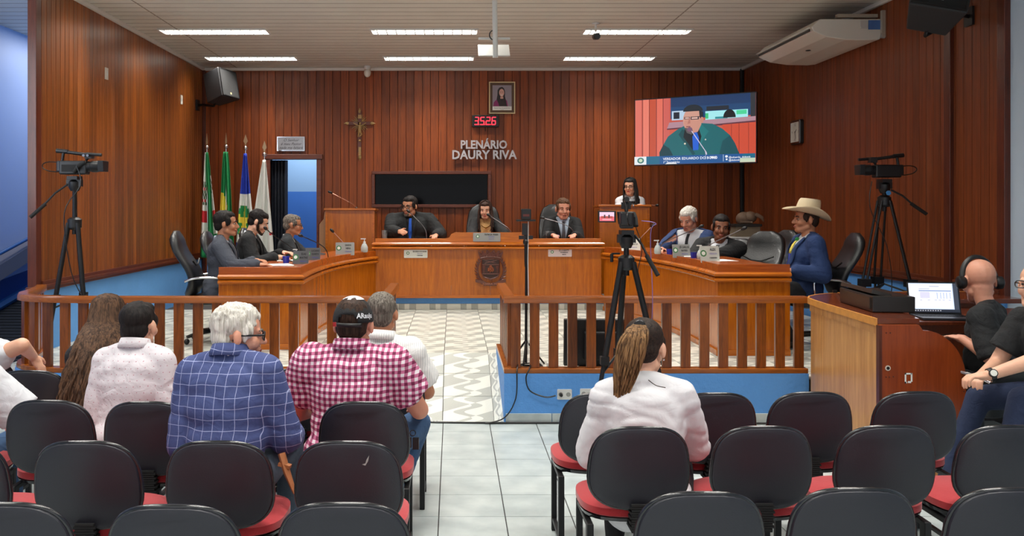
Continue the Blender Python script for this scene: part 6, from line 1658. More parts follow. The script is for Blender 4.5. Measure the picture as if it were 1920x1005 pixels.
    # upper clothes
    def sleeves(long, infl, extra=0.0):
        out = []
        for k in (-1, 1):
            Sp, Ep, Wp = el[k]; ab = 0.5+0.5*B
            if long:
                We = Ep.lerp(Wp, 0.94)
                out += [('c', Sp, Ep, (0.055+extra)*ab, (0.050+extra)*ab), ('c', Ep, We.lerp(Ep, 0.12), (0.049+extra)*ab, 0.040+extra), ('f', Ep.lerp(Wp, 0.75), We, 0.037+extra, 0.037+extra)]
            else:
                Me = Sp.lerp(Ep, o.get('sleeve', 0.72)); out += [('c', Sp, Sp.lerp(Ep, 0.45), (0.060+extra)*ab, (0.058+extra)*ab), ('f', Sp.lerp(Ep, 0.2), Me, (0.058+extra)*ab, (0.066+extra)*ab)]
        return out
    tors = [p for p in torso if not (p[0] == 'c' and p[1] is nb)][:]
    tors = torso[:-1]
    kind = o.get('kind', 'shirt')
    if kind == 'shirt':
        pr = tors+sleeves(o.get('long', True), 0, o.get('loose', 0.006))
        pr.append(('c', Tt(0, -0.01, 0.46), Tt(0, -0.006, 0.475), 0.054, 0.050))
        me = vox(pr, o.get('infl', 0.016), 0.010 if voxel < 0.008 else 0.012, 3, folds(hx*5+1, o.get('fold', 0.007)), s)
        RR['top'] = link('shirt', me, o['mat'], t)
        if o.get('collar', True): collar(RR, o.get('collarm', o['mat']), B, 1.22)
    else:
        me = vox(tors+[('c', Tt(0, -0.01, 0.47), Tt(0, -0.004, 0.495), 0.056, 0.052)], 0.010, 0.014, 2, None, s)
        sh = link('shirt', me, o['shirt'], t)
        pr = tors+sleeves(True, 0, 0.004)
        me = vox(pr, 0.024, 0.011, 3, folds(hx*5+1, o.get('fold', 0.006)), s)
        bm = bmesh.new(); bm.from_mesh(me); kill = []; RI = RL.inverted()
        vw, vz = o.get('vw', 0.085), o.get('vz', 0.10)
        def near_arm(p):
            for k_ in (-1, 1):
                for A_, B_ in ((el[k_][0], el[k_][1]), (el[k_][1], el[k_][2])):
                    ab_ = B_-A_; u_ = max(0, min(1, (p-A_).dot(ab_)/ab_.length_squared))
                    if (p-(A_+ab_*u_)).length < 0.078: return True
            return False
        for f in bm.faces:
            c = RI @ (f.calc_center_median()/s-shift)
            if c.y > 0.02 and c.z < 0.40 and near_arm(f.calc_center_median()/s): continue
            if c.y > 0.02 and c.z > vz and abs(c.x) < vw*(c.z-vz)/(0.50-vz)+0.004 and c.z < 0.56: kill.append(f)
        bmesh.ops.delete(bm, geom=kill, context='FACES'); bm.to_mesh(me); bm.free()
        jk = link('jacket', me, o['jacket'], t); RR['top'] = jk
        md = jk.modifiers.new('thick', 'SOLIDIFY'); md.thickness = 0.006*s; md.offset = -1
        # lapels and tie draped on the torso surface
        def bvh(mesh):
            return BVHTree.FromPolygons([tuple(v.co) for v in mesh.vertices], [tuple(p.vertices) for p in mesh.polygons])
        full = vox(tors, 0.024, 0.014, 3, None, s); bj = bvh(full); bs = bvh(sh.data)
        def drape(bt, rows, off, name, m, sm=50, thick=0.005):
            g = []
            for r in rows:
                rr_ = []
                for (u, v) in r:
                    o_ = Tt(u, 0.6, v)*s; d_ = (RL @ Vector((0, -1, 0)))
                    h = bt.ray_cast(o_, d_)[0]
                    if h is None: h = Tt(u, 0.08, v)*s
                    rr_.append(h-d_*off)
                g.append(rr_)
            b = MB(); b.grid(g); return b.build(name, m, t, sm, solid=thick)
        for k in (-1, 1):
            rows = []
            for i in range(13):
                f = i/12; z = vz+0.005+(0.475-vz)*f; e = k*(vw*(z-vz)/(0.50-vz)-0.004); w = 0.052*math.sin(min(1, f/0.72)*PI/2)*(1 if f < 0.72 else 0.70+0.3*(1-f))
                rows.append([(e, z), (e+k*w*0.5, z), (e+k*w, z)])
            drape(bj, rows, 0.010, 'lapel', o['jacket'])
        if o.get('tie'):
            rows = []
            for i in range(14):
                f = i/13; z = 0.468-(0.468-vz+0.02)*f; w = 0.017 if f < 0.08 else 0.014+0.022*f
                rows.append([(-w, z), (0, z), (w, z)])
            drape(bs, rows, 0.008, 'tie', o['tie'])
        RR['drape'] = drape; RR['bs'] = bs; RR['bj'] = bj
        if o.get('collar', True): collar(RR, o['shirt'], B)
        # cuffs
        for k in (-1, 1):
            Sp, Ep, Wp = el[k]; b = MB(); b.tube([Ep.lerp(Wp, 0.88), Ep.lerp(Wp, 0.985)], 0.0375, 14); part('cuff', b, o['shirt'])
    if hair: hair(RR, hairm)
    return RR
def collar(RR, m, B, g=1.0):
    Tt = RR['Tt']; b = MB(); pts = []; k = min(B, 1.25)
    rows = [[], []]
    for i in range(25):
        a = -PI/2+2*PI*i/24; x = 0.066*k*math.cos(a); y = -0.006+0.066*k*math.sin(a)*-1
        ang = a; front = (y > 0)
        zlo = (0.487 if g == 1.0 else 0.500)-0.045*max(0, y/0.066); zhi = zlo+(0.042 if g == 1.0 else 0.052)-0.010*max(0, y/0.066)
        rows[0].append(Tt(x*1.10*g, y*1.10*g, zlo)); rows[1].append(Tt(x*(1+(g-1)*0.5), y*(1+(g-1)*0.5), zhi))
    b.grid(rows); RR['part']('collar', b, m).modifiers.new('thick', 'SOLIDIFY').thickness = 0.005
# ---- hair styles
def hair_short(vol=1.0, seed=1, amp=0.004, nape=True, top=0.0, fx=60):
    def f(R, m):
        Hh, q, Rh = R['Hh'], R['hs'], R['Rh']; pr = []
        def he(c, r): pr.append(('e', Hh(*c), [v*q for v in r], Rh))
        he((0, -0.024, 0.048+top), (0.082*vol, 0.094*vol, 0.082*vol)); he((0, 0.006, 0.078+top), (0.066*vol, 0.074, 0.046*vol))
        if nape: he((0, -0.052, -0.004), (0.070, 0.056, 0.062))
        for k in (-1, 1): he((k*0.069, 0.022, 0.028), (0.012, 0.030, 0.034)); he((k*0.070, 0.018, 0.0), (0.008, 0.010, 0.02))
        link('hair', vox(pr, 0, 0.007, 1, strands(seed, amp, fx), R['s']), m, R['t'])
    return f
def hair_long(seed=2, length=0.5, spread=1.3, front=True, n=150, wave=0.008, r0=0.011, back=-0.13, part_x=0.0, extra=None):
    def f(R, m):
        hair_short(1.0, seed, 0.002)(R, m)
        Hh, q, s = R['Hh'], R['hs'], R['s']; rr = random.Random(seed); b = MB()
        for i in range(n):
            a = math.radians(rr.uniform(-205, 25)) if not front else math.radians(rr.uniform(-218, 38))   # around the head, -90 = back
            el_ = rr.uniform(0.35, 1.35)
            sx_, sy_ = math.cos(a), math.sin(a)
            p0 = Hh(0.012*sx_+part_x, -0.014+0.015*sy_, 0.136)
            pa = Hh(0.086*sx_*0.5, -0.016+0.10*sy_*0.5, 0.045+0.092*0.87)
            el_ = max(el_, 0.85)
            p1 = Hh(0.078*sx_*math.sin(el_+0.2), -0.018+0.092*sy_*math.sin(el_+0.2), 0.05+0.085*math.cos(el_))
            p2 = Hh(0.092*sx_, -0.022+0.10*sy_, -0.01); L = length*rr.uniform(0.8, 1.05)
            side = max(0, sy_+0.3)
            if sy_ > -0.2 and front:
                tgt = Vector((p2.x*1.15, p2.y+0.06, p2.z-0.12)); end = Vector((p2.x*rr.uniform(0.8, 1.15), p2.y+rr.uniform(0.07, 0.12), p2.z-L*0.85))
            else:
                tgt = Vector((p2.x*spread*0.9, min(p2.y-0.01, back), p2.z-0.16)); end = Vector((p2.x*spread+rr.uniform(-.02, .02), back-rr.uniform(0.0, 0.05), p2.z-L))
            pts = [p0, pa, p1, p2]; ph = rr.uniform(0, 6)
            for j in range(1, 12):
                t_ = j/11; c = (p2*(1-t_)**2+tgt*2*t_*(1-t_)+end*t_**2) if True else 0
                w = wave*(0.3+t_*1.2); c = c+Vector((w*math.sin(ph+t_*17), w*math.cos(ph*1.3+t_*15), 0)); pts.append(c)
            rs = [r0*0.8, r0, r0, r0]+[r0*(1.1-0.65*(j/11)) for j in range(1, 12)]
            b.tube(pts, rs, 5)
        o = R['part']('hair_locks', b, m, 60); o['kind'] = 'stuff'
    return f
def glasses(R, m, thick=0.0022, w=0.026, h=0.017):
    Hh, q = R['Hh'], R['hs']; b = MB()
    for k in (-1, 1):
        c = (k*0.033, 0.101, 0.006); pts = [Hh(c[0]+w*math.cos(a)*abs(math.cos(a))**-0.35 if abs(math.cos(a)) > 1e-3 else c[0], c[1]-0.004*abs(math.cos(a)), c[2]+h*math.sin(a)) for a in [2*PI*i/16+0.1 for i in range(17)]]
        b.tube(pts, thick*q, 5); b.tube([Hh(k*0.060, 0.094, 0.012), Hh(k*0.080, 0.04, 0.012), Hh(k*0.081, -0.008, 0.010), Hh(k*0.078, -0.03, -0.012)], thick*1.2*q, 5)
    b.tube([Hh(-0.010, 0.104, 0.010), Hh(0.010, 0.104, 0.010)], thick*q, 5)
    R['part']('glasses', b, m)
def suit(jm, sm, tie, **k): return dict(kind='suit', jacket=jm, shirt=sm, tie=tie, **k)
J_grey, J_black, J_char, J_navy, J_navy2, J_black2 = (fabric('grey suiting', (58, 62, 72)), fabric('black suiting', (18, 19, 21)), fabric('charcoal suiting', (36, 40, 44)),
    fabric('navy suiting', (28, 52, 96)), fabric('bright navy suiting', (26, 50, 94)), fabric('black overcoat', (22, 24, 25), 0.9))
Sh_stripe = pattern('blue striped shirting', 'stripe', (206, 212, 222), (110, 130, 170), 0.011)
Sh_blue = fabric('pale blue shirting', (178, 196, 214)); Sh_black = fabric('black shirting', (14, 14, 16))
T_dark = pattern('dark striped tie', 'diag', (30, 32, 40), (130, 134, 144), 0.022); T_blue = pattern('blue tie', 'dots', (30, 88, 190), (70, 130, 220), 0.012)
T_grey = pattern('grey green tie', 'stripe', (140, 160, 150), (90, 112, 104), 0.012); T_black = fabric('black tie', (24, 24, 28)); T_bw = pattern('black tie with pale stripes', 'diag', (20, 20, 24), (150, 150, 156), 0.024)

# ---------------------------------------------------------------- head table
def hxy(px, py, d): v = P(px, py, d); return v.x, v.y, v.z
x, y, z = hxy(768, 366, 12.22)
R = person('heavy man in a black coat and blue tie with glasses, speaking at the head table', x, y, z, PI, lean=(10, 0, 0), head=(-28, 6, 0), nk=0.045, hs=1.15, s=1.06, bulk=1.6, belly=1.1, sw=0.24, skinm=S_mid,
       RW=P(748, 434, 11.78), LW=P(818, 441, 11.84), RH=(0.9, -0.3, -0.9), LH=(-0.9, -0.3, -0.9), floor=ZD, hup=((0.5, 0.3, 0.6), (0, 0, 1)),
       outfit=suit(J_black2, Sh_black, T_blue, vw=0.07, vz=0.14, fold=0.009), hair=hair_short(1.0, 3), hairm=H_black)
glasses(R, M_black, 0.003)
b = MB(); 
for k in (-1, 1): b.ball(R['Hh'](k*0.018, 0.074, -0.078), [0.022, 0.016, 0.022], R['Rh'], 10, 6)
b.ball(R['Hh'](0, 0.082, -0.09), [0.022, 0.014, 0.016], R['Rh'], 10, 6); R['part']('goatee', b, H_grey)
exec_chair((x, 12.62, ZD), PI, 'black leather chair hidden behind the heavy man at the head table', 0.8)
x, y, z = hxy(910, 376, 12.22)
R = person('woman with long dark hair, black blazer and tan top at the head table', x, y, z, PI, lean=(9, 0, 0), head=(-8, 8, 0), nk=0.01, hs=1.06, s=0.98, sw=0.155, skinm=S_fair, female=True,
       RW=P(885, 440, 11.78), LW=P(950, 440, 11.78), floor=ZD, outfit=suit(J_black, fabric('tan blouse', (206, 160, 104)), None, vw=0.11, vz=0.02, collar=False, collar_=0),
       hair=hair_long(5, 0.36, 1.15, True, 110, 0.007, 0.010, -0.11), hairm=hairmat('dark auburn hair', (26, 16, 14), (74, 46, 34), 40, 5))
b = MB(); b.tube([R['Tt'](0.07*math.cos(a), 0.055+0.07*math.sin(a)*0.9, 0.452-0.05*max(0, math.sin(a))) for a in [PI*i/10 for i in range(11)]], 0.005, 6)
b.ball(R['Tt'](0, 0.135, 0.40), 0.012); R['part']('necklace', b, mat('gold', (206, 160, 70), 0.25, 0.9))
exec_chair((x, 12.60, ZD), PI, 'tall black leather chair behind the woman at the head table', 1.18)
x, y, z = hxy(1056, 370, 12.22)
R = person('ruddy man in a black suit and striped tie at the right of the head table', x, y, z, PI, lean=(9, 0, 0), head=(4, 6, 0), nk=0.03, hs=1.2, s=1.04, bulk=1.08, sw=0.175, skinm=S_pink,
       RW=P(1036, 441, 11.84), LW=P(1078, 441, 11.84), RH=(0.4, -0.3, -0.9), LH=(-0.4, -0.3, -0.9), floor=ZD, outfit=suit(J_black, Sh_blue, T_dark), hair=hair_short(1.0, 8, 0.006), hairm=H_brown)
exec_chair((x-0.02, 12.62, ZD), PI, 'tall black leather chair behind the man in the striped tie', 1.18)
# woman at the lectern
x, y, z = hxy(1181, 333, 12.62)
R = person('young woman with long black hair, glasses, white shirt and black vest at the lectern', x, y, z, PI, lean=(1, 0, 0), head=(-26, 2, 0), hs=1.06, s=0.98, sw=0.145, skinm=S_fair, female=True, stand=True,
       RW=P(1166, 386, 12.36), LW=P(1200, 386, 12.36), RH=(0.1, -0.3, -1), LH=(-0.1, -0.3, -1), floor=ZD, outfit=dict(mat=M_wshirt, long=True, collarm=M_wshirt), hair=hair_long(9, 0.42, 1.25, True, 110, 0.004, 0.010, -0.11), hairm=H_black)
glasses(R, M_black, 0.0024)
me = vox(R['torso'][:5], 0.034, 0.012, 3, None, R['s']); 
bm = bmesh.new(); bm.from_mesh(me); RI = R['RL'].inverted(); kill = []
for f in bm.faces:
    c = RI @ (f.calc_center_median()/R['s']-R['shift'])
    if abs(c.x) > 0.125 or c.z > 0.47 or (c.y > 0.02 and c.z > 0.28 and abs(c.x) < 0.06*(c.z-0.28)/0.2): kill.append(f)
bmesh.ops.delete(bm, geom=kill, context='FACES'); bm.to_mesh(me); bm.free(); o = link('vest', me, J_black, R['t']); o.modifiers.new('thick', 'SOLIDIFY').thickness = 0.006
b = MB(); b.ball(R['Tt'](0, 0.14, 0.425), 0.014)
for k in (-1, 1): b.ball(R['Tt'](k*0.03, 0.135, 0.42), [0.026, 0.012, 0.018]); b.ball(R['Tt'](k*0.015, 0.14, 0.37), [0.012, 0.01, 0.045])
R['part']('bow', b, T_black)

# ---------------------------------------------------------------- left desk
x, y, z = hxy(424, 393, 8.88)
R = person('dark haired man in a grey suit seated at the front of the left desk', x, y, z, math.radians(-84), lean=(3, 0, 0), head=(3, 0, 0), hs=1.12, s=1.0, bulk=1.12, sw=0.19, skinm=S_tan, voxel=0.0075,
       RW=P(486, 497, 8.55), LW=P(478, 489, 9.05), RH=(0.5, -0.3, -1), LH=(-0.5, -0.3, -1), floor=ZS, outfit=suit(J_grey, Sh_stripe, T_bw), hair=hair_short(1.02, 12, 0.005), hairm=H_black)
exec_chair((x-0.12, y+0.0, ZS), math.radians(-84), 'black leather chair with chrome arms under the man in the grey suit', 1.0)
x, y, z = hxy(484, 392, 9.8)
R = person('young bearded man in a black suit looking down at papers, left desk', x, y, z, math.radians(-84), lean=(8, 0, 0), head=(0, 24, 0), hs=1.12, s=1.0, bulk=1.08, sw=0.185, skinm=S_fair,
       RW=P(520, 482, 9.55), LW=P(530, 474, 9.95), RH=(0.5, -0.3, -1), LH=(-0.5, -0.3, -1), floor=ZS, outfit=suit(J_black, M_wshirt, T_black), hair=hair_short(1.02, 14, 0.005), hairm=H_black)
b = MB(); 
for k in (-1, 1): b.tube([R['Hh'](k*0.066, 0.015, -0.02), R['Hh'](k*0.056, 0.03, -0.062), R['Hh'](k*0.03, 0.068, -0.088), R['Hh'](0, 0.08, -0.094)], 0.017, 8)
b.ball(R['Hh'](0, 0.088, -0.076), [0.02, 0.008, 0.008]); R['part']('beard', b, H_dbrown)
exec_chair((x-0.2, y+0.0, ZS), math.radians(-88), 'black leather chair under the young man in the black suit', 0.95)
x, y, z = hxy(549, 400, 10.65)
R = person('older grey haired man with glasses at the far end of the left desk', x, y, z, math.radians(-82), lean=(5, 0, 0), head=(0, 6, 0), hs=1.12, s=0.98, sw=0.185, skinm=S_tan,
       RW=P(596, 489, 10.40), LW=P(610, 484, 10.75), RH=(0.5, -0.3, -1), LH=(-0.5, -0.3, -1), floor=ZS, outfit=suit(J_char, M_wshirt, T_grey), hair=hair_short(0.95, 15, 0.002), hairm=H_salt)
glasses(R, M_black, 0.0028)
exec_chair((x-0.22, y+0.02, ZS), math.radians(-84), 'black leather chair under the older man with glasses', 0.98)
# ---------------------------------------------------------------- right desk
x, y, z = hxy(1291, 387, 10.85)
R = person('white haired man in an open blue suit looking down at the right desk', x, y, z, math.radians(140), lean=(4, 0, 0), head=(-4+0, 24, 0), hs=1.16, s=1.05, bulk=1.22, belly=1.15, sw=0.20, skinm=S_pink,
       RW=P(1240, 468, 10.55), LW=P(1300, 474, 10.20), RH=(0.8, -0.3, -0.4), LH=(-0.8, 0.0, -0.8), floor=ZS, outfit=suit(J_navy, M_wshirt, T_black, vw=0.16, vz=-0.05), hair=hair_short(1.04, 16, 0.005), hairm=H_white)
exec_chair((x+0.18, y+0.12, ZS), math.radians(135), 'black leather chair under the white haired man in blue', 0.85)
x, y, z = hxy(1352, 400, 9.85)
R = person('dark skinned man in a black suit and striped tie facing the hall, right desk', x, y, z, math.radians(146), lean=(8, -4, 0), head=(22, 8, -4), hs=1.14, s=1.05, bulk=1.25, belly=1.1, sw=0.20, skinm=S_dark,
       RW=P(1312, 481, 9.55), LW=P(1318, 482, 9.40), RH=(0.8, -0.3, -0.6), LH=(-0.8, -0.1, -0.8), floor=ZS, outfit=suit(J_black, M_wshirt, T_bw), hair=hair_short(0.97, 17, 0.002), hairm=H_black)
exec_chair((x+0.14, y+0.16, ZS), math.radians(146), 'black leather chair under the dark skinned man in black', 0.8)
x, y, z = hxy(1511, 383, 8.62)
R = person('man in a cream cowboy hat and navy suit at the right desk', x, y, z, math.radians(88), lean=(-6, 0, 0), head=(0, -2, 0), hs=1.10, s=1.06, bulk=1.15, belly=1.1, sw=0.19, skinm=S_tan, voxel=0.007,
       RW=P(1487, 512, 8.85), LW=P(1486, 508, 8.38), RH=(0.4, -0.6, -1), LH=(-0.4, -0.6, -1), floor=ZS, outfit=suit(J_navy2, M_wshirt, None, vw=0.10, vz=0.0), hair=hair_short(0.96, 18, 0.002), hairm=H_dbrown)
M_ty = fabric('yellow tie', (232, 214, 96)); rows = [[(-w, z_), (0, z_), (w, z_)] for z_, w in ((0.46, 0.018), (0.43, 0.018), (0.40, 0.022), (0.36, 0.025), (0.32, 0.028))]
R['drape'](R['bs'], rows, 0.009, 'tie', M_ty); R['drape'](R['bs'], [[(-w, z_), (0, z_), (w, z_)] for z_, w in ((0.32, 0.028), (0.26, 0.031), (0.20, 0.034))], 0.009, 'tie_blue_band', fabric('blue tie band', (34, 44, 120)))
R['drape'](R['bs'], [[(-w, z_), (0, z_), (w, z_)] for z_, w in ((0.20, 0.034), (0.12, 0.037), (0.03, 0.04))], 0.009, 'tie_tip', M_ty); b = MB(); b.ball(R['Tt'](0, 0.10, 0.455), 0.02); R['part']('tie_knot', b, fabric('green knot', (30, 130, 60)))
# hat
Hh, q, Rh = R['Hh'], R['hs'], R['Rh']; M_straw = mat('cream straw', (222, 204, 168), 0.75, bump=0.4, bscale=220)
def hatp(x, y, z): a = math.radians(13); y = y+0.0; return Hh(x, y*math.cos(a)-z*math.sin(a)-0.005, y*math.sin(a)+z*math.cos(a)+0.058)
b = MB(); rows = []
for i in range(7):
    f = i/6; r = []
    for j in range(41):
        a = 2*PI*j/40; rx, ry = 0.080+0.105*f, 0.098+0.105*f
        zz = 0.055*f**1.5*abs(math.cos(a))**2.2-0.012*f*abs(math.sin(a)); r.append(hatp(rx*math.cos(a)*(1-0.12*f), ry*math.sin(a), zz))
    rows.append(r)
b.grid(rows); o = R['part']('hat_brim', b, M_straw, 60); o.modifiers.new('thick', 'SOLIDIFY').thickness = 0.005
b = MB(); secs = []
vs = []; n = 32
prof_ = [(1.0, 0.0), (0.99, 0.03), (0.96, 0.07), (0.90, 0.105), (0.80, 0.125), (0.55, 0.125), (0.25, 0.105), (0.02, 0.10)]
rows = []
for (k, zz) in prof_:
    r = []
    for j in range(n+1):
        a = 2*PI*j/n; dz = 0.012*math.sin(a)+0.0*zz; pinch = 1-0.12*max(0, math.sin(a))*(zz/0.12)*abs(math.cos(a))
        r.append(hatp(0.081*k*math.cos(a)*pinch, 0.099*k*math.sin(a), zz+(-0.010*(math.sin(a)) if zz > 0.05 else 0)))
    rows.append(r)
b.grid(rows); R['part']('hat_crown', b, M_straw, 50)
b = MB(); b.grid([[hatp(0.0835*math.cos(2*PI*j/n), 0.1015*math.sin(2*PI*j/n), zz) for j in range(n+1)] for zz in (0.004, 0.014)]); R['part']('hat_band', b, M_black)
b = MB(); b.box(hatp(0.083, -0.035, 0.035), (0.006, 0.03, 0.014)); b.box(hatp(0.083, 0.01, 0.028), (0.006, 0.02, 0.014)); R['part']('hat_badge', b, mat('dark green badge', (40, 70, 40), 0.5))
exec_chair((x+0.10, y+0.0, ZS), math.radians(84), 'black leather chair with chrome arms under the man in the cowboy hat', 0.98)
exec_chair((3.24, 9.65, ZS), math.radians(130), 'empty black leather chair left of the man in the hat, padded front in view', 0.95)
exec_chair((3.62, 10.35, ZS), math.radians(105), 'empty black leather chair standing behind the other empty chair', 0.95)

# ---------------------------------------------------------------- operators
x, y, z = hxy(1836, 486, 5.72)
R = person('bald operator in black shirt wearing headphones, turned to the laptop', x, y, z, math.radians(48), lean=(5, 0, 0), head=(-52, 14, 0), hs=1.2, s=1.0, bulk=1.0, belly=1.1, sw=0.165, skinm=S_pink, voxel=0.007,
       LW=P(1806, 636, 5.62), RW=P(1800, 632, 6.0), LH=(-0.4, -0.6, -0.8), floor=0, outfit=dict(mat=M_tee, long=False, collar=False, sleeve=0.9, loose=0.012), eyes=True, brow=False)
Hh = R['Hh']; b = MB(); b.tube([Hh(0.092*math.cos(a), -0.005, 0.0+0.138*math.sin(a)) for a in [PI*i/16 for i in range(17)]], 0.011, 8, flat=1.6); hb = R['part']('headphone_band', b, M_black)
for k in (-1, 1):
    b = MB(); b.tube([Hh(k*0.078, -0.005, -0.005), Hh(k*0.088, -0.005, -0.005), Hh(k*0.112, -0.005, -0.005), Hh(k*0.118, -0.005, -0.005)], [0.036, 0.043, 0.041, 0.030], 18); R['part']('headphone_cup', b, M_black, 35)
topo = R['top']
Mt = Matrix.Scale(R['s'], 4)
def back_text(R, s_, u, v, size, m, front=False):
    bt = BVHTree.FromPolygons([tuple(q.co) for q in R['top'].data.vertices], [tuple(p.vertices) for p in R['top'].data.polygons]); sgn = 1 if front else -1
    o = text(s_, size, m, R['t'], 'shirt_lettering', bold=0.0008); k = R['s']
    for vtx in o.data.vertices:
        uu, vv = u-sgn*vtx.co.x, v+vtx.co.y
        d_ = R['RL'] @ Vector((0, -sgn, 0)); o_ = (R['Tt'](uu, 0.6*sgn, vv))*k
        h = bt.ray_cast(o_, d_)[0] or R['Tt'](uu, 0.15*sgn, vv)*k
        vtx.co = h-d_*0.004
    return o
back_text(R, 'Digital', 0.035, 0.40, 0.036, M_wshirt)
back_text(R, 'O', -0.04, 0.398, 0.042, M_wshirt)
x, y, z = hxy(1946, 489, 4.95)
R = person('seated operator in glasses, black shirt and wrist watch at the right picture edge', x, y, z, math.radians(98), lean=(19, 0, 0), head=(26, -4, 0), hs=1.18, s=1.0, bulk=1.0, belly=1.15, sw=0.17, skinm=S_fair, voxel=0.006,
       LW=P(1852, 704, 4.78), RW=P(1842, 702, 5.0), LH=(-0.7, -0.6, -0.4), RH=(0.7, -0.6, -0.4), floor=0, outfit=dict(mat=M_tee, long=False, collar=False, sleeve=0.72, loose=0.012, legs=M_jeansd),
       knees=(P(1835, 745, 5.12), P(1835, 745, 4.72)), feet=((2.86, 5.12, 0.09), (2.90, 4.72, 0.09)), curl=(40, 40), brow=False)
glasses(R, M_black, 0.0028)
Sp, Ep, Wp = R['el'][-1]; b = MB(); c = Ep.lerp(Wp, 0.93); d_ = (Wp-Ep).normalized(); b.tube([c-d_*0.012, c+d_*0.012], 0.036, 16); wb_ = R['part']('watch_strap', b, M_black)
nn = Vector((-0.25, 0.2, 1)); nn = (nn-d_*nn.dot(d_)).normalized()
nl = (Vector((-0.6, -0.2, 0.35))); nl = (nl-d_*nl.dot(d_)).normalized()
b = MB(); b.tube([c+nl*0.030, c+nl*0.044], 0.022, 18); w_ = R['part']('watch_case', b, M_black, 30); b = MB(); b.tube([c+nl*0.044, c+nl*0.0455], 0.017, 16); R['part']('watch_dial', b, M_platew, par=w_)
# operators' stools
for (cx_, cy_, rz_, lab) in ((3.40, 5.68, 24, 'black swivel chair under the operator with headphones'), (3.52, 4.93, 98, 'black swivel chair under the operator with the watch')):
    exec_chair((cx_, cy_, 0), math.radians(rz_), lab, 0.55)

# ---------------------------------------------------------------- audience
x, y, z = hxy(203, 553, 5.16)
R = person('woman with very long wavy brown hair in the front left row', x, y, z, math.radians(4), lean=(6, 0, 0), head=(4, 4, 0), hs=1.14, s=0.94, sw=0.165, skinm=S_fair, female=True, voxel=0.008,
       outfit=dict(mat=fabric('dark blouse', (30, 30, 34)), long=True, legs=M_trk), hair=hair_long(21, 0.74, 1.5, False, 330, 0.013, 0.013, -0.30), hairm=H_long)
x, y, z = hxy(262, 561, 4.47)
R = person('black haired man in a dotted white shirt in the second row on the left', x, y, z, math.radians(-3), lean=(14, 0, 0), head=(-6, 2, 0), nk=0.03, hs=1.10, s=0.95, bulk=1.05, sw=0.148, skinm=S_fair, voxel=0.007,
       outfit=dict(mat=pattern('dotted white shirting', 'dots', (214, 208, 213), (186, 140, 152), 0.028), long=True, legs=M_jeansd, infl=0.02, fold=0.007), hair=hair_short(0.985, 22, 0.005, True), hairm=H_black)
x, y, z = hxy(447, 568, 3.82)
R = person('white haired man with glasses in a blue windowpane plaid shirt', x, y, z, math.radians(-8), lean=(16, -2, 0), head=(-62, 4, 0), nk=0.045, hs=1.06, s=1.0, bulk=1.06, sw=0.155, skinm=S_pink, voxel=0.0065,
       RW=(-0.74, 4.02, 0.66), RH=(0.4, -0.5, -0.8),
       outfit=dict(mat=pattern('blue windowpane plaid', 'window', (58, 70, 118), (160, 168, 204), 0.042), long=True, legs=M_jeansg, infl=0.022, fold=0.008), hair=hair_short(1.03, 23, 0.008, True, 0.004, 95), hairm=H_white)
glasses(R, M_black, 0.0036)
b = MB(); Tt = R['Tt']
lc = R['loc']; b.tube([lc(P(528, 850, 3.66)), lc(P(538, 885, 3.64)), lc(P(553, 925, 3.62))], [0.028, 0.027, 0.014], 8, flat=0.5); b.box(lc(P(534, 872, 3.64)), (0.050, 0.030, 0.014), M=roty(14)); R['part']('knife_sheath', b, mat('tan leather', (150, 92, 52), 0.6, bump=0.3), 40)
b = MB(); b.ball(Tt(0.02, -0.075, 0.505), 0.008); R['part']('collar_button', b, M_white)
x, y, z = hxy(664, 553, 4.47)
Sh_ging = pattern('magenta gingham', 'gingham', (220, 212, 218), (108, 20, 64), 0.0285, (180, 98, 134))
R = person('broad man in a magenta checked shirt and black cap seen from behind', x, y, z, math.radians(-4), lean=(12, 0, 0), head=(-4, 4, 0), nk=0.03, knees=((-0.17, 4.70, 0.56), (-0.66, 4.75, 0.56)), hs=1.12, s=1.04, bulk=1.16, sw=0.188, skinm=S_pink, voxel=0.007,
       RW=(-0.18, 4.75, 0.60), LW=(-0.68, 4.75, 0.62), RH=(0.7, -0.4, -0.9), LH=(-0.7, -0.4, -0.9),
       outfit=dict(mat=Sh_ging, long=False, sleeve=0.64, loose=0.024, legs=M_jeans, infl=0.024, fold=0.008), hair=hair_short(0.97, 24, 0.003), hairm=H_dbrown)
Hh, q, Rh, s_ = R['Hh'], R['hs'], R['Rh'], R['s']
M_cap = mat('black cap mesh', (22, 24, 26), 0.8, bump=0.4, bscale=260); M_capw = mat('white cap panel', (214, 214, 214), 0.8)
def capgrid(a0, a1, e0, e1, sc_, hole=None):
    b = MB(); rows = []
    for i in range(15):
        e = e0+(e1-e0)*i/14
        rows.append([Hh(0.087*sc_*math.cos(a)*math.cos(e), -0.018+0.104*sc_*math.sin(a)*math.cos(e), 0.024+0.105*sc_*math.sin(e)) for a in [a0+(a1-a0)*j/36 for j in range(37)]])
    b.grid(rows)
    if hole: b.f = [f for f in b.f if not hole(sum((Vector(b.v[i]) for i in f), Vector())/4)]; b.m = [0]*len(b.f)
    return b
Hcen = Hh(0, -0.118, 0.018)
def inhole(c): d = Rh.inverted() @ (c-Hcen); return d.y < 0.06 and (d.x/0.056)**2+(d.z/0.044)**2 < 1 and d.z > -0.012
b = capgrid(-PI, PI, -0.05, PI/2, 1.0, inhole); o = R['part']('cap_crown', b, M_cap, 60); o.modifiers.new('thick', 'SOLIDIFY').thickness = 0.004
b = capgrid(math.radians(38), math.radians(142), 0.0, PI/2*0.98, 1.02); o = R['part']('cap_front_panel', b, M_capw, 60)
b = capgrid(-PI, PI, 1.02, PI/2*0.99, 1.022); R['part']('cap_top_panel', b, M_capw, 60)
b = MB(); rows = []
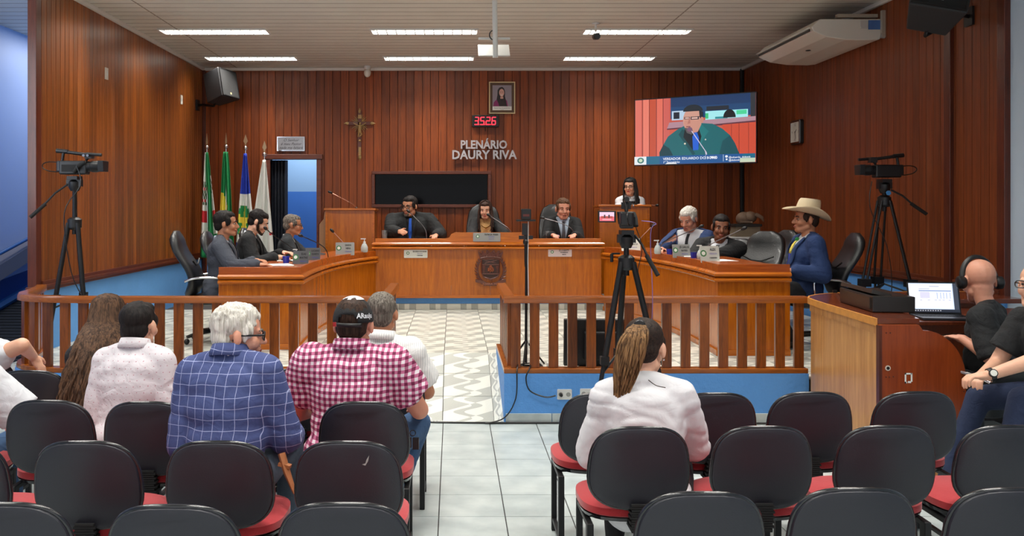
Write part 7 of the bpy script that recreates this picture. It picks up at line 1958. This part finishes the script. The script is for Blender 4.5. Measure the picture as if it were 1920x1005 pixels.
for i in range(5):
    f = i/4; rows.append([Hh((0.085+0.004*f)*math.cos(a), -0.018+(0.10+0.075*f)*math.sin(a), 0.018-0.018*f*f) for a in [math.radians(25)+math.radians(130)*j/16 for j in range(17)]])
b.grid(rows); o = R['part']('cap_brim', b, M_cap, 60); o.modifiers.new('thick', 'SOLIDIFY').thickness = 0.004
b = MB(); b.grid([[Hh(0.0885*math.cos(a), -0.018+0.106*math.sin(a), zz) for a in [math.radians(-132)+math.radians(84)*j/14 for j in range(15)]] for zz in (0.000, 0.018)]); o = R['part']('cap_strap', b, M_black, 60); o.modifiers.new('thick', 'SOLIDIFY').thickness = 0.004
o = text('ARauju', 0.030*s_, M_wshirt, R['t'], 'cap_lettering', bold=0.0008)
for v in o.data.vertices:
    a = math.radians(-38)+v.co.x/s_/0.098; zz = 0.048+v.co.y/s_; e = math.asin(min(0.9, (zz-0.024)/0.105)); v.co = Hh(0.0915*math.cos(a)*math.cos(e), -0.018+0.1085*math.sin(a)*math.cos(e), zz)*s_
b = MB(); b.box(Hh(-0.055, -0.118, 0.012), (0.016, 0.006, 0.02)); R['part']('cap_tag', b, M_redc)
b = MB(); Tt = R['Tt']; kp = R['loc'](P(774, 812, 4.42))
b.tube([kp+Vector((0.014*math.cos(a), 0, 0.014*math.sin(a))) for a in [2*PI*i/10 for i in range(11)]], 0.0025, 5); b.box(kp+Vector((0.015, 0, -0.05)), (0.03, 0.015, 0.055)); b.box(kp+Vector((-0.012, 0, -0.045)), (0.012, 0.006, 0.05)); R['part']('keys', b, M_black)
x, y, z = hxy(717, 544, 5.2)
R = person('grey haired man in a white striped short sleeved shirt, front left row', x, y, z, math.radians(2), lean=(10, 4, 0), head=(-10, 2, 0), hs=1.08, s=1.0, bulk=1.12, sw=0.175, skinm=S_tan, voxel=0.0075,
       RW=(-0.20, 5.5, 0.66), RH=(0.4, -0.5, -0.9), outfit=dict(mat=pattern('white striped shirting', 'stripe', (230, 230, 228), (196, 198, 200), 0.012), long=False, sleeve=0.72, loose=0.02, legs=M_jeansd, infl=0.02), hair=hair_short(1.0, 26, 0.003), hairm=H_grey)
x, y, z = hxy(1208, 594, 4.03)
R = person('woman with a long ponytail in a white shirt in the second row on the right', x, y, z, math.radians(-10), lean=(15, -3, 0), head=(-14, 14, 0), hs=1.12, s=1.0, bulk=1.0, sw=0.158, skinm=S_fair, female=True, voxel=0.0065,
       RW=(0.96, 4.25, 0.64), LW=(0.72, 4.28, 0.64), RH=(0.9, -0.4, -0.8), LH=(-0.3, -0.5, -0.9), outfit=dict(mat=fabric('white blouse cloth', (214, 213, 216), 0.8, 0.25, 9), long=True, legs=M_trk, infl=0.022, loose=0.009, fold=0.010, collar=False), hair=hair_short(0.99, 27, 0.0015), hairm=hairmat('dark pulled back hair', (26, 20, 18), (58, 44, 36), 60, 60))
Hh = R['Hh']; rr = random.Random(31); b = MB(); base = Hh(0, -0.112, 0.085)
cz_, sz_ = math.cos(math.radians(-10)), math.sin(math.radians(-10))
for i in range(150):
    a = rr.uniform(0, 2*PI); r = math.sqrt(rr.random()); ox_, oz_ = r*math.cos(a), r*math.sin(a); pts = []
    L = rr.uniform(0.34, 0.42); ph = rr.uniform(0, 6)
    for j in range(12):
        f = j/11; w = 0.020+0.055*math.sin(PI*min(1, f*1.1)**0.8)*(1-0.35*f)
        c = base+Vector((-0.005-0.095*f-0.0*f, -0.035*math.sin(PI*f**0.7)-0.05+0.0*f, 0.01-0.0*f-L*f**1.15))
        if j == 0: c = base+Vector((0, 0.01, 0))
        pts.append(c+Vector((ox_*w+0.004*math.sin(ph+f*9), oz_*w*0.45, oz_*w*0.15*(1-f))))
    b.tube(pts, [0.006]+[0.0075*(1.05-0.75*k/11) for k in range(1, 12)], 5)
o = R['part']('ponytail', b, H_pony, 60); o['kind'] = 'stuff'
b = MB(); b.lathe([(0.022, -0.006), (0.027, 0), (0.022, 0.006)], 12, base, Rh @ Matrix.Rotation(PI/2, 3, 'X')); R['part']('hair_tie', b, M_black)
b = MB(); b.ball(Hh(0.081, -0.004, -0.036), 0.005); R['part']('earring', b, M_chrome)
b = MB(); b.tube(smooth_pts([R['Tt'](0.02, -0.09, 0.50), R['Tt'](0.05, -0.108, 0.475), R['Tt'](0.09, -0.105, 0.465)]), 0.002, 5); R['part']('loose_strand', b, H_dbrown)
# people cut off by the left edge
x, y, z = hxy(-62, 560, 5.35)
R = person('man at the left picture edge of whom a bare forearm and jeans knee show', x, y, z, math.radians(-20), lean=(14, 0, 0), head=(0, 0, 0), hs=1.12, s=1.0, bulk=1.1, sw=0.19, skinm=S_fair, voxel=0.0075,
       RW=P(62, 668, 5.40), RH=(0.1, -1.0, 0.3), hdir=((0.5, 0.1, -0.85), None), hup=((0.8, 0, 0.5), (0, 0, 1)), knees=(P(62, 712, 5.7), (-3.1, 5.75, 0.5)), outfit=dict(mat=M_wshirt, long=False, sleeve=0.5, loose=0.015, legs=M_jeans), hair=hair_short(1.0, 28), hairm=H_grey)
x, y, z = hxy(-92, 575, 4.36)
R = person('person in a white shirt and jeans cut off by the left picture edge', x, y, z, math.radians(0), lean=(10, 0, 0), head=(0, 0, 0), hs=1.12, s=1.0, bulk=1.15, sw=0.20, skinm=S_fair, voxel=0.0085,
       RW=(-2.22, 4.62, 0.60), RH=(1, -0.5, -0.7), outfit=dict(mat=M_wshirt, long=False, sleeve=0.8, loose=0.018, legs=M_jeans, infl=0.02), hair=hair_short(1.0, 29), hairm=H_dbrown)
